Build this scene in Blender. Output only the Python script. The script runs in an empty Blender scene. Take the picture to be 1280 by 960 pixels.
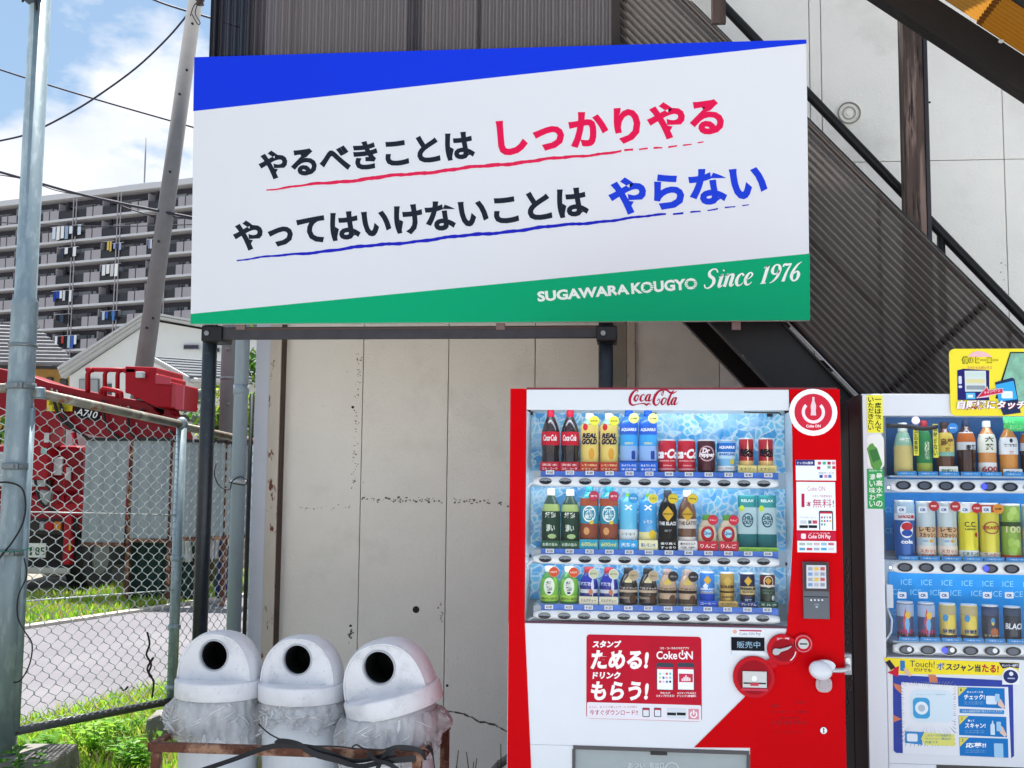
import bpy, bmesh, math, random
from mathutils import Vector, Matrix
random.seed(7)
C = bpy.context.scene.collection
PI = math.pi
# ------------------------------------------------------------------ camera
FPX = 1390.0
EYE = Vector((0, 0, 1.47))
YAW, PITCH, ROLL = math.radians(5.7), math.radians(5.34), math.radians(0.54)
CM = Matrix.Rotation(YAW, 4, 'Z') @ Matrix.Rotation(PI/2 + PITCH, 4, 'X') @ Matrix.Rotation(ROLL, 4, 'Z')
cam = bpy.data.objects.new('camera', bpy.data.cameras.new('camera'))
C.objects.link(cam)
cam.matrix_world = Matrix.Translation(EYE) @ CM
cam.data.sensor_width = 36
cam.data.lens = 36*FPX/1280
cam.data.clip_start = 0.05
cam.data.clip_end = 3000
bpy.context.scene.camera = cam
# ------------------------------------------------------------------ light
SUN_EL, SUN_AZ = math.radians(70), math.radians(-13)      # azimuth from +Y, clockwise
sdir = Vector((math.sin(SUN_AZ)*math.cos(SUN_EL), math.cos(SUN_AZ)*math.cos(SUN_EL), math.sin(SUN_EL)))
sl = bpy.data.lights.new('sun', 'SUN'); sl.energy = 5.0; sl.angle = math.radians(0.6); sl.color = (1, .95, .88)
so = bpy.data.objects.new('sun', sl); C.objects.link(so)
so.rotation_euler = sdir.to_track_quat('Z', 'Y').to_euler()
W = bpy.data.worlds.new('World'); bpy.context.scene.world = W; W.use_nodes = True
wt = W.node_tree; wn = wt.nodes; wl = wt.links
for n in list(wn): wn.remove(n)
def wnode(t, **k):
    n = wn.new(t)
    for a, b in k.items(): setattr(n, a, b)
    return n
sky = wnode('ShaderNodeTexSky', sky_type='NISHITA', sun_disc=False)
sky.sun_elevation = SUN_EL; sky.sun_rotation = SUN_AZ; sky.air_density = 1.0; sky.dust_density = 1.6; sky.ozone_density = 1.5
tc = wnode('ShaderNodeTexCoord')
mp = wnode('ShaderNodeMapping'); mp.inputs['Scale'].default_value = (1, 1, 1.9); mp.inputs['Location'].default_value = (0.9, 0.4, 0.3)
wl.new(tc.outputs['Generated'], mp.inputs[0])
nz = wnode('ShaderNodeTexNoise'); nz.inputs['Scale'].default_value = 3.2; nz.inputs['Detail'].default_value = 9; nz.inputs['Roughness'].default_value = .52
wl.new(mp.outputs[0], nz.inputs['Vector'])
cr = wnode('ShaderNodeValToRGB'); cr.color_ramp.elements[0].position = .46; cr.color_ramp.elements[1].position = .51
wl.new(nz.outputs['Fac'], cr.inputs[0])
nz2 = wnode('ShaderNodeTexNoise'); nz2.inputs['Scale'].default_value = 7; nz2.inputs['Detail'].default_value = 6
wl.new(mp.outputs[0], nz2.inputs['Vector'])
cr2 = wnode('ShaderNodeValToRGB')
cr2.color_ramp.elements[0].position = .3; cr2.color_ramp.elements[0].color = (5.6, 6.3, 7.4, 1)
cr2.color_ramp.elements[1].position = .62; cr2.color_ramp.elements[1].color = (8.2, 8.4, 8.9, 1)
wl.new(nz2.outputs['Fac'], cr2.inputs[0])
# thin veil that lifts the blue
veil = wnode('ShaderNodeMix', data_type='RGBA'); veil.inputs[0].default_value = .38
wl.new(sky.outputs[0], veil.inputs[6]); veil.inputs[7].default_value = (3.6, 6.0, 8.6, 1)
mx = wnode('ShaderNodeMix', data_type='RGBA')
wl.new(cr.outputs[0], mx.inputs[0]); wl.new(veil.outputs[2], mx.inputs[6]); wl.new(cr2.outputs[0], mx.inputs[7])
bg = wnode('ShaderNodeBackground'); bg.inputs['Strength'].default_value = .059
wl.new(mx.outputs[2], bg.inputs[0])
wo = wnode('ShaderNodeOutputWorld'); wl.new(bg.outputs[0], wo.inputs[0])
vs = bpy.context.scene.view_settings
bpy.context.scene.display_settings.display_device = 'sRGB'
vs.view_transform = 'Standard'; vs.look = 'None'; vs.gamma = 1; vs.exposure = 1.14
# ------------------------------------------------------------------ pixel helpers
CR = CM.to_3x3()
def ray(px, py): return CR @ Vector(((px-640)/FPX, (480-py)/FPX, -1))
def P(px, py, Y):
    r = ray(px, py); return EYE + r*(Y/r.y)
def D(px, py, d):
    return EYE + ray(px, py)*d
def G(px, py, z=0):
    r = ray(px, py); return EYE + r*((z-EYE.z)/r.z)
def XZ(px, py, Y):
    p = P(px, py, Y); return (p.x, p.z)
def RC(x0, y0, x1, y1, Y):            # pixel rectangle -> x0,z0,x1,z1 (metres) on plane Y
    mx_, my_ = (x0+x1)/2, (y0+y1)/2
    return P(x0, my_, Y).x, P(mx_, y1, Y).z, P(x1, my_, Y).x, P(mx_, y0, Y).z
# ------------------------------------------------------------------ materials
def lin(c):
    if isinstance(c, str):
        c = c.lstrip('#'); c = [int(c[i:i+2], 16)/255 for i in (0, 2, 4)]
        return tuple((v/12.92 if v <= .04045 else ((v+.055)/1.055)**2.4) for v in c)
    return tuple(c)
_m = {}
def mat(name, col=None, rough=.5, metal=0, var=0, vscale=8, bump=0, bscale=60, spots=None, coat=0, emit=0, spec=.5, stretch=None):
    """principled with optional colour variation, bump and coloured blotches (wear, rust, dirt)"""
    if name in _m: return _m[name]
    m = bpy.data.materials.new(name); m.use_nodes = True; _m[name] = m
    t = m.node_tree; N = t.nodes; L = t.links; b = N['Principled BSDF']
    c = lin(col)
    b.inputs['Roughness'].default_value = rough; b.inputs['Metallic'].default_value = metal
    b.inputs['Specular IOR Level'].default_value = spec
    b.inputs['Coat Weight'].default_value = coat; b.inputs['Coat Roughness'].default_value = .08
    b.inputs['Base Color'].default_value = (*c, 1)
    m.diffuse_color = (*c, 1)
    if emit:
        b.inputs['Emission Color'].default_value = (*c, 1); b.inputs['Emission Strength'].default_value = emit
    if var or bump or spots:
        g = N.new('ShaderNodeNewGeometry'); mpn = N.new('ShaderNodeMapping'); L.new(g.outputs['Position'], mpn.inputs[0])
        if stretch: mpn.inputs['Scale'].default_value = stretch
        src = None
        if var:
            n = N.new('ShaderNodeTexNoise'); n.inputs['Scale'].default_value = vscale; n.inputs['Detail'].default_value = 6; n.inputs['Roughness'].default_value = .65
            L.new(mpn.outputs[0], n.inputs['Vector'])
            r = N.new('ShaderNodeMapRange'); r.inputs[1].default_value = .3; r.inputs[2].default_value = .7; r.inputs[3].default_value = 1-var; r.inputs[4].default_value = 1+var
            L.new(n.outputs['Fac'], r.inputs[0])
            v = N.new('ShaderNodeVectorMath'); v.operation = 'SCALE'; v.inputs[0].default_value = c
            L.new(r.outputs[0], v.inputs['Scale']); src = v.outputs[0]
        for i, (sc, scale, lo, hi, amt) in enumerate(spots or []):
            n = N.new('ShaderNodeTexNoise'); n.inputs['Scale'].default_value = scale; n.inputs['Detail'].default_value = 8; n.inputs['Roughness'].default_value = .6
            mp2 = N.new('ShaderNodeMapping'); mp2.inputs['Location'].default_value = (3.1*i+1.7, 5.3*i, 2.2*i)
            L.new(mpn.outputs[0], mp2.inputs[0]); L.new(mp2.outputs[0], n.inputs['Vector'])
            r = N.new('ShaderNodeMapRange'); r.inputs[1].default_value = lo; r.inputs[2].default_value = hi; r.inputs[4].default_value = amt
            L.new(n.outputs['Fac'], r.inputs[0])
            x = N.new('ShaderNodeMix'); x.data_type = 'RGBA'; L.new(r.outputs[0], x.inputs[0])
            if src: L.new(src, x.inputs[6])
            else: x.inputs[6].default_value = (*c, 1)
            x.inputs[7].default_value = (*lin(sc), 1); src = x.outputs[2]
        if src: L.new(src, b.inputs['Base Color'])
        if bump:
            n = N.new('ShaderNodeTexNoise'); n.inputs['Scale'].default_value = bscale; n.inputs['Detail'].default_value = 4
            L.new(mpn.outputs[0], n.inputs['Vector'])
            bp = N.new('ShaderNodeBump'); bp.inputs['Strength'].default_value = min(1, bump); bp.inputs['Distance'].default_value = .004 if bump <= 1 else .004*bump
            L.new(n.outputs['Fac'], bp.inputs['Height']); L.new(bp.outputs[0], b.inputs['Normal'])
    return m
def glassy(name, tint, alpha, rough=.05, translucent=0, bumpscale=0, gcol=(1, 1, 1), ior=1.45):
    """pane or film: transparent body with a glossy coat; alpha = share that is solid colour"""
    if name in _m: return _m[name]
    m = bpy.data.materials.new(name); m.use_nodes = True; _m[name] = m
    t = m.node_tree; N = t.nodes; L = t.links
    for n in list(N): N.remove(n)
    tr = N.new('ShaderNodeBsdfTransparent'); gl = N.new('ShaderNodeBsdfGlossy'); gl.inputs['Roughness'].default_value = rough
    gl.inputs['Color'].default_value = (*gcol, 1)
    df = N.new('ShaderNodeBsdfDiffuse'); df.inputs[0].default_value = (*lin(tint), 1)
    if not isinstance(tint, str): tr.inputs[0].default_value = (1, 1, 1, 1)
    tl = N.new('ShaderNodeBsdfTranslucent'); tl.inputs[0].default_value = (*lin(tint), 1)
    a = N.new('ShaderNodeMixShader'); a.inputs[0].default_value = translucent; L.new(df.outputs[0], a.inputs[1]); L.new(tl.outputs[0], a.inputs[2])
    s = N.new('ShaderNodeMixShader'); s.inputs[0].default_value = alpha; L.new(tr.outputs[0], s.inputs[1]); L.new(a.outputs[0], s.inputs[2])
    f = N.new('ShaderNodeFresnel'); f.inputs[0].default_value = ior
    e = N.new('ShaderNodeMixShader'); L.new(f.outputs[0], e.inputs[0]); L.new(s.outputs[0], e.inputs[1]); L.new(gl.outputs[0], e.inputs[2])
    if bumpscale:
        g = N.new('ShaderNodeNewGeometry'); n = N.new('ShaderNodeTexNoise'); n.inputs['Scale'].default_value = bumpscale; n.inputs['Detail'].default_value = 5
        n.inputs['Distortion'].default_value = 1.5
        L.new(g.outputs['Position'], n.inputs['Vector']); bp = N.new('ShaderNodeBump'); bp.inputs['Distance'].default_value = .012
        L.new(n.outputs['Fac'], bp.inputs['Height']); L.new(bp.outputs[0], gl.inputs['Normal']); L.new(bp.outputs[0], df.inputs['Normal'])
    o = N.new('ShaderNodeOutputMaterial'); L.new(e.outputs[0], o.inputs[0])
    m.diffuse_color = (*lin(tint), 1)
    return m
def pr(c, rough=.35):                      # print / plain paint of one colour
    return mat('print_'+c.lstrip('#')+('' if rough == .35 else '_%d' % int(rough*100)), c, rough, spec=.12)
# ------------------------------------------------------------------ mesh builder
class MB:
    def __init__(s): s.v = []; s.f = []; s.sm = []
    def add(s, vs_, fs, smooth=False):
        o = len(s.v); s.v += [tuple(p) for p in vs_]; s.f += [tuple(i+o for i in f) for f in fs]; s.sm += [smooth]*len(fs); return s
    def box(s, x0, y0, z0, x1, y1, z1):
        return s.add([(x0,y0,z0),(x1,y0,z0),(x1,y1,z0),(x0,y1,z0),(x0,y0,z1),(x1,y0,z1),(x1,y1,z1),(x0,y1,z1)],
                     [(0,3,2,1),(4,5,6,7),(0,1,5,4),(1,2,6,5),(2,3,7,6),(3,0,4,7)])
    def prism(s, pts, y0, y1):             # pts (x,z), extruded in y
        n = len(pts)
        a = sum(pts[i][0]*pts[(i+1)%n][1]-pts[(i+1)%n][0]*pts[i][1] for i in range(n))
        if a < 0: pts = pts[::-1]
        return s.add([(x,y0,z) for x,z in pts]+[(x,y1,z) for x,z in pts],
                     [tuple(range(n)), tuple(range(2*n-1, n-1, -1))]+[(i,i+n,(i+1)%n+n,(i+1)%n) for i in range(n)])
    def hexa(s, b, t):                     # four bottom and four top points
        return s.add(list(b)+list(t), [(0,3,2,1),(4,5,6,7),(0,1,5,4),(1,2,6,5),(2,3,7,6),(3,0,4,7)])
    def slab(s, quad, th):                 # four 3D points thickened by vector
        return s.hexa(quad, [Vector(p)+Vector(th) for p in quad])
    def tube(s, pts, r, n=10, cap=True):
        pts = [Vector(p) for p in pts]; m = len(pts); rs = r if isinstance(r, (list, tuple)) else [r]*m
        vs_ = []; up = Vector((0, 0, 1))
        d0 = (pts[1]-pts[0]).normalized()
        if abs(d0.dot(up)) > .95: up = Vector((1, 0, 0))
        u = d0.cross(up).normalized()
        for i, p in enumerate(pts):
            d = (pts[min(i+1, m-1)]-pts[max(i-1, 0)]).normalized()
            u = (u-d*u.dot(d)).normalized(); w = d.cross(u)
            for k in range(n):
                a = 2*PI*k/n; vs_.append(p+(u*math.cos(a)+w*math.sin(a))*rs[i])
        fs = [(i*n+k, i*n+(k+1)%n, (i+1)*n+(k+1)%n, (i+1)*n+k) for i in range(m-1) for k in range(n)]
        s.add(vs_, fs, True)
        if cap:
            o = len(s.v)-m*n
            s.f += [tuple(o+k for k in range(n-1, -1, -1)), tuple(o+(m-1)*n+k for k in range(n))]; s.sm += [False, False]
        return s
    def lathe(s, prof, c=(0,0,0), n=20, cap=True, smooth=True, squash=1):
        vs_ = []; m = len(prof)
        for r, z in prof:
            for k in range(n):
                a = 2*PI*k/n; vs_.append((c[0]+r*math.cos(a), c[1]+r*math.sin(a)*squash, c[2]+z))
        s.add(vs_, [(i*n+k, i*n+(k+1)%n, (i+1)*n+(k+1)%n, (i+1)*n+k) for i in range(m-1) for k in range(n)], smooth)
        if cap:
            o = len(s.v)-m*n
            s.f += [tuple(o+k for k in range(n-1, -1, -1)), tuple(o+(m-1)*n+k for k in range(n))]; s.sm += [False, False]
        return s
    def disc(s, cx, cz, rx, y0, y1, rz=None, n=28, r_in=0, a0=0, a1=2*PI):   # disc, ring or arc facing -y
        rz = rz or rx
        full = abs(a1-a0-2*PI) < 1e-6
        if r_in == 0 and full:
            return s.prism([(cx+rx*math.cos(2*PI*k/n), cz+rz*math.sin(2*PI*k/n)) for k in range(n)], y0, y1)
        m = n if full else n+1; vs_ = []
        for k in range(m):
            a = a0+(a1-a0)*k/n; ca, sa = math.cos(a), math.sin(a); q = r_in/rx
            vs_ += [(cx+rx*ca,y0,cz+rz*sa),(cx+rx*q*ca,y0,cz+rz*q*sa),(cx+rx*ca,y1,cz+rz*sa),(cx+rx*q*ca,y1,cz+rz*q*sa)]
        fs = []
        for k in range(n):
            i, j = 4*k, 4*((k+1) % m)
            fs += [(i,i+1,j+1,j),(i+2,j+2,j+3,i+3),(i,j,j+2,i+2),(i+1,i+3,j+3,j+1)]
        if not full: fs += [(0,2,3,1),(4*n,4*n+1,4*n+3,4*n+2)]
        return s.add(vs_, fs)
def base(parent):
    while parent is not None and parent.parent is not None: parent = parent.parent
    return parent.location if parent is not None else Vector((0,0,0))
def link(name, me, m, parent=None):
    o = bpy.data.objects.new(name, me); C.objects.link(o)
    if m is not None: me.materials.clear(); me.materials.append(m)
    if parent is not None: o.parent = parent
    return o
def build(mb, name, m, parent=None, local=False, bevel=0, label=None, seg=2):
    me = bpy.data.meshes.new(name)
    off = Vector((0,0,0)) if (local or parent is None) else base(parent)
    me.from_pydata([(v[0]-off.x, v[1]-off.y, v[2]-off.z) for v in mb.v], [], mb.f)
    me.polygons.foreach_set('use_smooth', mb.sm); me.update()
    o = link(name, me, m, parent)
    if bevel:
        b = o.modifiers.new('bevel', 'BEVEL'); b.width = bevel; b.segments = seg; b.limit_method = 'ANGLE'; b.angle_limit = math.radians(40)
    if label: o['label'] = label
    return o
def thing(name, label, cat, loc=(0,0,0), group=None):
    o = bpy.data.objects.new(name, None); C.objects.link(o); o.location = loc; o.empty_display_size = .1
    return tag(o, label, cat, group)
def tag(o, label, cat, group=None):
    o['label'] = label; o['category'] = cat
    if group: o['group'] = group
    return o
def struct(o): o['kind'] = 'structure'; return o
def stuff(o, label=None, cat=None):
    o['kind'] = 'stuff'
    if label: o['label'] = label
    if cat: o['category'] = cat
    return o
def rrect(x0, z0, x1, z1, r, n=5):
    pts = []
    for cx, cz, a in ((x1-r, z1-r, 0), (x0+r, z1-r, PI/2), (x0+r, z0+r, PI), (x1-r, z0+r, 1.5*PI)):
        for k in range(n+1): pts.append((cx+r*math.cos(a+PI/2*k/n), cz+r*math.sin(a+PI/2*k/n)))
    return pts
# text ---------------------------------------------------------------
_t = {}
def glyphs(body, bold, shear=0, space=1):
    k = (body, bold, shear, space)
    if k not in _t:
        cu = bpy.data.curves.new('t', 'FONT'); cu.body = body; cu.offset = bold; cu.shear = shear; cu.resolution_u = 3; cu.space_character = space
        o = bpy.data.objects.new('t', cu); C.objects.link(o)
        bpy.context.view_layer.update()
        me = bpy.data.meshes.new_from_object(o.evaluated_get(bpy.context.evaluated_depsgraph_get()))
        vs_ = [tuple(v.co) for v in me.vertices]; fs = [tuple(p.vertices) for p in me.polygons]
        bpy.data.objects.remove(o); bpy.data.curves.remove(cu); bpy.data.meshes.remove(me)
        xs = [v[0] for v in vs_] or [0, 1]; ys = [v[1] for v in vs_] or [0, 1]
        a, b, c, d = min(xs), max(xs), min(ys), max(ys)
        _t[k] = ([((v[0]-a)/(b-a or 1), (v[1]-c)/(d-c or 1)) for v in vs_], fs)
    return _t[k]
def tq(body, BL, BR, TL, Y, col, parent, bold=.012, dy=.0015, shear=0, name='lettering', space=1):
    vs_, fs = glyphs(body, bold, shear, space)
    a, b, c = P(*BL, Y), P(*BR, Y), P(*TL, Y)
    mb = MB(); mb.add([a+(b-a)*u+(c-a)*v+Vector((0,-dy,0)) for u, v in vs_], fs)
    return build(mb, name, pr(col) if isinstance(col, str) else col, parent)
def tr(body, x0, y0, x1, y1, Y, col, parent, bold=.012, dy=.0015, shear=0, space=1, name='lettering'):
    return tq(body, (x0, y1), (x1, y1), (x0, y0), Y, col, parent, bold, dy, shear, name, space)
def tv(body, x0, y0, x1, y1, Y, col, parent, bold=.01, dy=.0015):     # vertical column of characters
    mb = MB(); h = (y1-y0)/len(body)
    for i, ch in enumerate(body):
        vs_, fs = glyphs(ch, bold)
        s = .55 if ch in 'はのいんでたきを' and False else .88
        X0, Z0, X1, Z1 = RC(x0, y0+i*h+h*(1-s)/2, x1, y0+(i+1)*h-h*(1-s)/2, Y)
        if ch == '一': Z0, Z1 = Z0+(Z1-Z0)*.44, Z0+(Z1-Z0)*.58
        mb.add([(X0+(X1-X0)*u, Y-dy, Z0+(Z1-Z0)*v) for u, v in vs_], fs)
    return build(mb, 'lettering', pr(col), parent)
def pb(name, x0, y0, x1, y1, Y, th, m, parent, bevel=0, label=None, r=0, dy=0):
    """pixel box: a plate whose back lies on plane Y-dy and whose front stands th nearer"""
    a, b, c, d = RC(x0, y0, x1, y1, Y); mb = MB()
    if r: mb.prism(rrect(a, b, c, d, r), Y-dy-th, Y-dy)
    else: mb.box(a, Y-dy-th, b, c, Y-dy, d)
    return build(mb, name, m if not isinstance(m, str) else pr(m), parent, bevel=bevel, label=label)
def pp(name, pts, Y, th, m, parent, bevel=0, label=None, dy=0, clamp=None):
    q = [XZ(x, y, Y) for x, y in pts]
    if clamp: q = [(min(max(x, clamp[0]), clamp[1]), min(z, clamp[2])) for x, z in q]
    mb = MB().prism(q, Y-dy-th, Y-dy)
    return build(mb, name, m if not isinstance(m, str) else pr(m), parent, bevel=bevel, label=label)
def pd(name, cx, cy, r, Y, th, m, parent, r_in=0, a0=0, a1=2*PI, dy=0, bevel=0, ry=None):
    c = P(cx, cy, Y); s = (P(cx+10, cy, Y).x-c.x)/10
    mb = MB().disc(c.x, c.z, r*s, Y-dy-th, Y-dy, rz=(ry or r)*s, r_in=r_in*s, a0=a0, a1=a1)
    return build(mb, name, m if not isinstance(m, str) else pr(m), parent, bevel=bevel)
# strokes with swelling width (script lettering)
def strokes(lst, fx, Y, dy, col, parent, name='lettering'):
    mb = MB()
    for pts in lst:          # pts: (u,v,width)
        q = []
        n = len(pts)
        for i in range(n-1):
            p0, p1, p2, p3 = pts[max(i-1,0)], pts[i], pts[i+1], pts[min(i+2,n-1)]
            for k in range(5):
                t = k/5
                q.append(tuple(.5*((2*p1[j])+(-p0[j]+p2[j])*t+(2*p0[j]-5*p1[j]+4*p2[j]-p3[j])*t*t+(-p0[j]+3*p1[j]-3*p2[j]+p3[j])*t**3) for j in range(3)))
        q.append(pts[-1])
        vs_ = []
        for i, (u, v, w) in enumerate(q):
            a, b = q[max(i-1,0)], q[min(i+1,len(q)-1)]
            dx, dz = b[0]-a[0], b[1]-a[1]; l = math.hypot(dx, dz) or 1
            nx, nz_ = -dz/l*w/2, dx/l*w/2
            for sgn in (1, -1):
                p = fx(u+nx*sgn, v+nz_*sgn); vs_.append((p[0], Y-dy-.00002*len(mb.v)*.01, p[1]))
        mb.add(vs_, [(2*i, 2*i+1, 2*i+3, 2*i+2) for i in range(len(q)-1)])
    return build(mb, name, pr(col), parent)

# shared materials
M_wall = mat('wall_render_panel', '#f0ece2', .9, var=.03, vscale=3, bump=1.1, bscale=85, spots=[('#a09a8c', 2.3, .56, .8, .3), ('#6c665c', 34, .70, .76, .6)])
M_wall2 = mat('upper_wall_render', '#f1efe9', .9, var=.04, vscale=2.5, bump=.8, bscale=75, spots=[('#98948a', 1.7, .55, .8, .4)])
M_dark = mat('black_steel', '#15171b', .45, metal=.3, var=.25, vscale=25)
M_blackpost = mat('black_painted_post', '#1d2730', .4, metal=.2, var=.25, vscale=30, spots=[('#4a5560', 45, .62, .7, .6)])
M_rust = mat('rusty_steel', '#5e3727', .8, var=.35, vscale=35, bump=.7, spots=[('#b08a70', 14, .5, .6, .7), ('#2e1a14', 40, .6, .7, .8)])
M_rustpaint = mat('peeling_cream_paint', '#c6bdb0', .7, var=.08, bump=.5, spots=[('#6b2f1c', 22, .60, .64, 1), ('#8a5a42', 9, .62, .68, .8)], stretch=(1, 1, .45))
M_galv = mat('galvanised_steel', '#8296a0', .45, metal=.35, var=.10, vscale=14, spots=[('#a9b9c0', 26, .5, .62, .5), ('#5f7078', 6, .6, .75, .5)], stretch=(1, 1, .35))
M_galvd = mat('weathered_rail', '#87857c', .55, metal=.3, var=.2, vscale=20, spots=[('#8a5330', 12, .57, .62, .9), ('#c9c6b8', 9, .56, .66, .6)])
M_black = mat('matt_black', '#0b0c0e', .6)
M_rubber = mat('black_rubber', '#101114', .7)
M_white = mat('white_paint', '#d6dbe2', .32, coat=.1, spec=.3, var=.015, vscale=5)
M_red = mat('red_paint', '#c2000b', .42, var=.03, vscale=3, spec=.04)
M_conc = mat('concrete', '#7d7b76', .9, var=.2, vscale=9, bump=1, bscale=70, spots=[('#3d3a35', 7, .56, .68, .7)])
M_chrome = mat('brushed_metal', '#b8bcc0', .3, metal=.9)
M_greyplastic = mat('grey_plastic', '#50565e', .4)

exec_later = []
# ================================================================== GROUND
def sheet(name, pts, m, z=0):
    return struct(build(MB().add([(p[0], p[1], z) for p in pts], [tuple(range(len(pts)))]), name, m))
M_ground = mat('dry_gravel_ground', '#8a857c', .95, var=.15, vscale=1.5, bump=1, bscale=90)
M_road = mat('old_asphalt', '#716f76', .9, var=.08, vscale=1.2, bump=1, bscale=220, spots=[('#5f5e63', 160, .55, .7, .5), ('#8d8c90', .8, .5, .7, .4)])
M_soil = mat('soil', '#5b5644', .95, var=.2, bump=1)
M_forecourt = mat('forecourt_concrete', '#c9cccf', .9, var=.12, vscale=2, bump=.6)
sheet('ground', [(-600,-300),(600,-300),(600,900),(-600,900)], M_ground, 0)
sheet('forecourt', [(-1.75,-6),(9,-6),(9,5.8),(-1.75,5.8)], M_forecourt, .006)
n0, n1, f0, f1 = G(22, 909), G(215, 858), G(33, 787), G(315, 745)
dn, df = (n1-n0).normalized(), (f1-f0).normalized()
road_near = [n0-dn*9, n0, n1, n1+dn*14]; road_far = [f1+df*14, f1, f0, f0-df*9]
sheet('road', [tuple(p) for p in road_near]+[tuple(p) for p in road_far], M_road, .004)
kb = MB()                                   # worn concrete edging of the far side
for i in range(14):
    a = f0-df*4+df*(i*.95); b = a+df*.93; nrm = Vector((-df.y, df.x, 0))*.14
    kb.hexa([a, b, b+nrm, a+nrm], [p+Vector((0,0,.035)) for p in (a, b, b+nrm, a+nrm)])
struct(build(kb, 'road_edging', mat('pale_edging', '#b9b3a8', .9, var=.1)))

def grass(name, label, region, n, hmin, hmax, cols, w=.006, lean=.5, seed=1, z=0):
    rnd = random.Random(seed); mb = [MB() for _ in cols]
    for _ in range(n):
        x, y = region(rnd)
        k = rnd.randrange(len(cols)); h = rnd.uniform(hmin, hmax); a = rnd.uniform(0, 2*PI)
        lx, ly = math.cos(a)*h*lean*rnd.random(), math.sin(a)*h*lean*rnd.random(); b = rnd.uniform(0, 2*PI); ww = w*rnd.uniform(.6, 1.5)
        dx, dy = math.cos(b)*ww, math.sin(b)*ww
        mb[k].add([(x-dx,y-dy,z),(x+dx,y+dy,z),(x+dx*.8+lx*.4,y+dy*.8+ly*.4,z+h*.6),(x-dx*.8+lx*.4,y-dy*.8+ly*.4,z+h*.6),(x+lx,y+ly,z+h)],
                  [(0,1,2,3),(3,2,4)])
    me = bpy.data.meshes.new(name); allm = MB(); mi = []
    for k, m_ in enumerate(mb):
        allm.add(m_.v, m_.f); mi += [k]*len(m_.f)
    me.from_pydata(allm.v, [], allm.f); me.update()
    o = link(name, me, None)
    for c in cols: me.materials.append(c)
    me.polygons.foreach_set('material_index', mi)
    return stuff(o, label, 'grass')
def leafmat(name, c, tr_=.5):
    m = bpy.data.materials.new(name); m.use_nodes = True; t = m.node_tree; N = t.nodes; L = t.links
    b = N['Principled BSDF']; b.inputs['Base Color'].default_value = (*lin(c), 1); b.inputs['Roughness'].default_value = .5
    tl = N.new('ShaderNodeBsdfTranslucent'); q = lin(c); tl.inputs[0].default_value = (min(1, q[0]*1.5), min(1, q[1]*1.5), q[2], 1)
    mx_ = N.new('ShaderNodeMixShader'); mx_.inputs[0].default_value = tr_
    L.new(b.outputs[0], mx_.inputs[1]); L.new(tl.outputs[0], mx_.inputs[2]); L.new(mx_.outputs[0], N['Material Output'].inputs[0])
    return m
G1, G2, G3, G4 = leafmat('grass_bright', '#8cb83e'), leafmat('grass_mid', '#669a34'), leafmat('grass_yellow', '#9aa84c'), leafmat('leaf_deep', '#3f6c2c')
nrmn = Vector((dn.y, -dn.x, 0))
def near_region(r):
    t = r.uniform(-2, 5.5); s = abs(r.gauss(0, .5)) if r.random() < .3 else r.uniform(0, 2.0)
    p = n0+dn*t+nrmn*(s+.10*r.random())
    return p.x, p.y
sheet('soil', [tuple(n0-dn*4-nrmn*.1), tuple(n1+dn*5-nrmn*.1), tuple(n1+dn*5+nrmn*2.2), tuple(n0-dn*4+nrmn*2.4)], M_soil, .003)
grass('roadside_grass', 'bright green grass growing under the chain-link fence', near_region, 30000, .03, .12, [G1, G2, G3, G1, leafmat('dry_straw', '#b5a877', .3)], w=.006, seed=2, lean=.8)
nf = Vector((-df.y, df.x, 0))
def far_region(r):
    p = f0-df*5+df*r.uniform(0, 13)+nf*(.15+r.random()**1.2*2.3)
    return p.x, p.y
grass('far_verge_grass', 'yellowish green grass verge across the road below the truck', far_region, 26000, .04, .13, [G1, G2, G3, leafmat('dry_straw', '#b0a272', .3)], w=.012, seed=3)
# broad-leaved weeds
def weed(name, label, x, y, h, n, spread, cols, leaf=.07, seed=0, z=0, lw=.2):
    rnd = random.Random(seed); root = thing(name, label, 'plant', (x, y, z))
    st = MB(); lf = MB()
    for i in range(n):
        a = rnd.uniform(0, 2*PI); hh = h*rnd.uniform(.55, 1); ex, ey = math.cos(a)*spread*rnd.random(), math.sin(a)*spread*rnd.random()
        pts = [(0+ex*.15, ey*.15, 0), (ex*.5, ey*.5, hh*.5), (ex, ey, hh)]
        st.tube(pts, [.003, .0025, .0015], 5)
        for j in range(9):
            t = .25+.75*j/8; px_, py_, pz = ex*t, ey*t, hh*t
            b = rnd.uniform(0, 2*PI); l = leaf*rnd.uniform(.7, 1.3); up = rnd.uniform(-.2, .6)
            dx, dy, dz = math.cos(b)*l, math.sin(b)*l, up*l; nx, ny = -math.sin(b)*l*lw, math.cos(b)*l*lw
            lf.add([(px_,py_,pz),(px_+dx*.45+nx,py_+dy*.45+ny,pz+dz*.7),(px_+dx,py_+dy,pz+dz*.6),(px_+dx*.45-nx,py_+dy*.45-ny,pz+dz*.7)], [(0,1,2,3)])
    build(st, 'stem', G2, root, local=True); stuff(build(lf, 'foliage', cols, root, local=True))
    return root
wl_ = ['leafy weed beside the left concrete block', 'leafy weed at the foot of the steel pole', 'weed clump in front of the rusty bin rack corner', 'tall weed clump between the two concrete blocks', 'low weed below the middle of the bottom fence rail', 'weed clump left of the rear concrete block']
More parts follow.
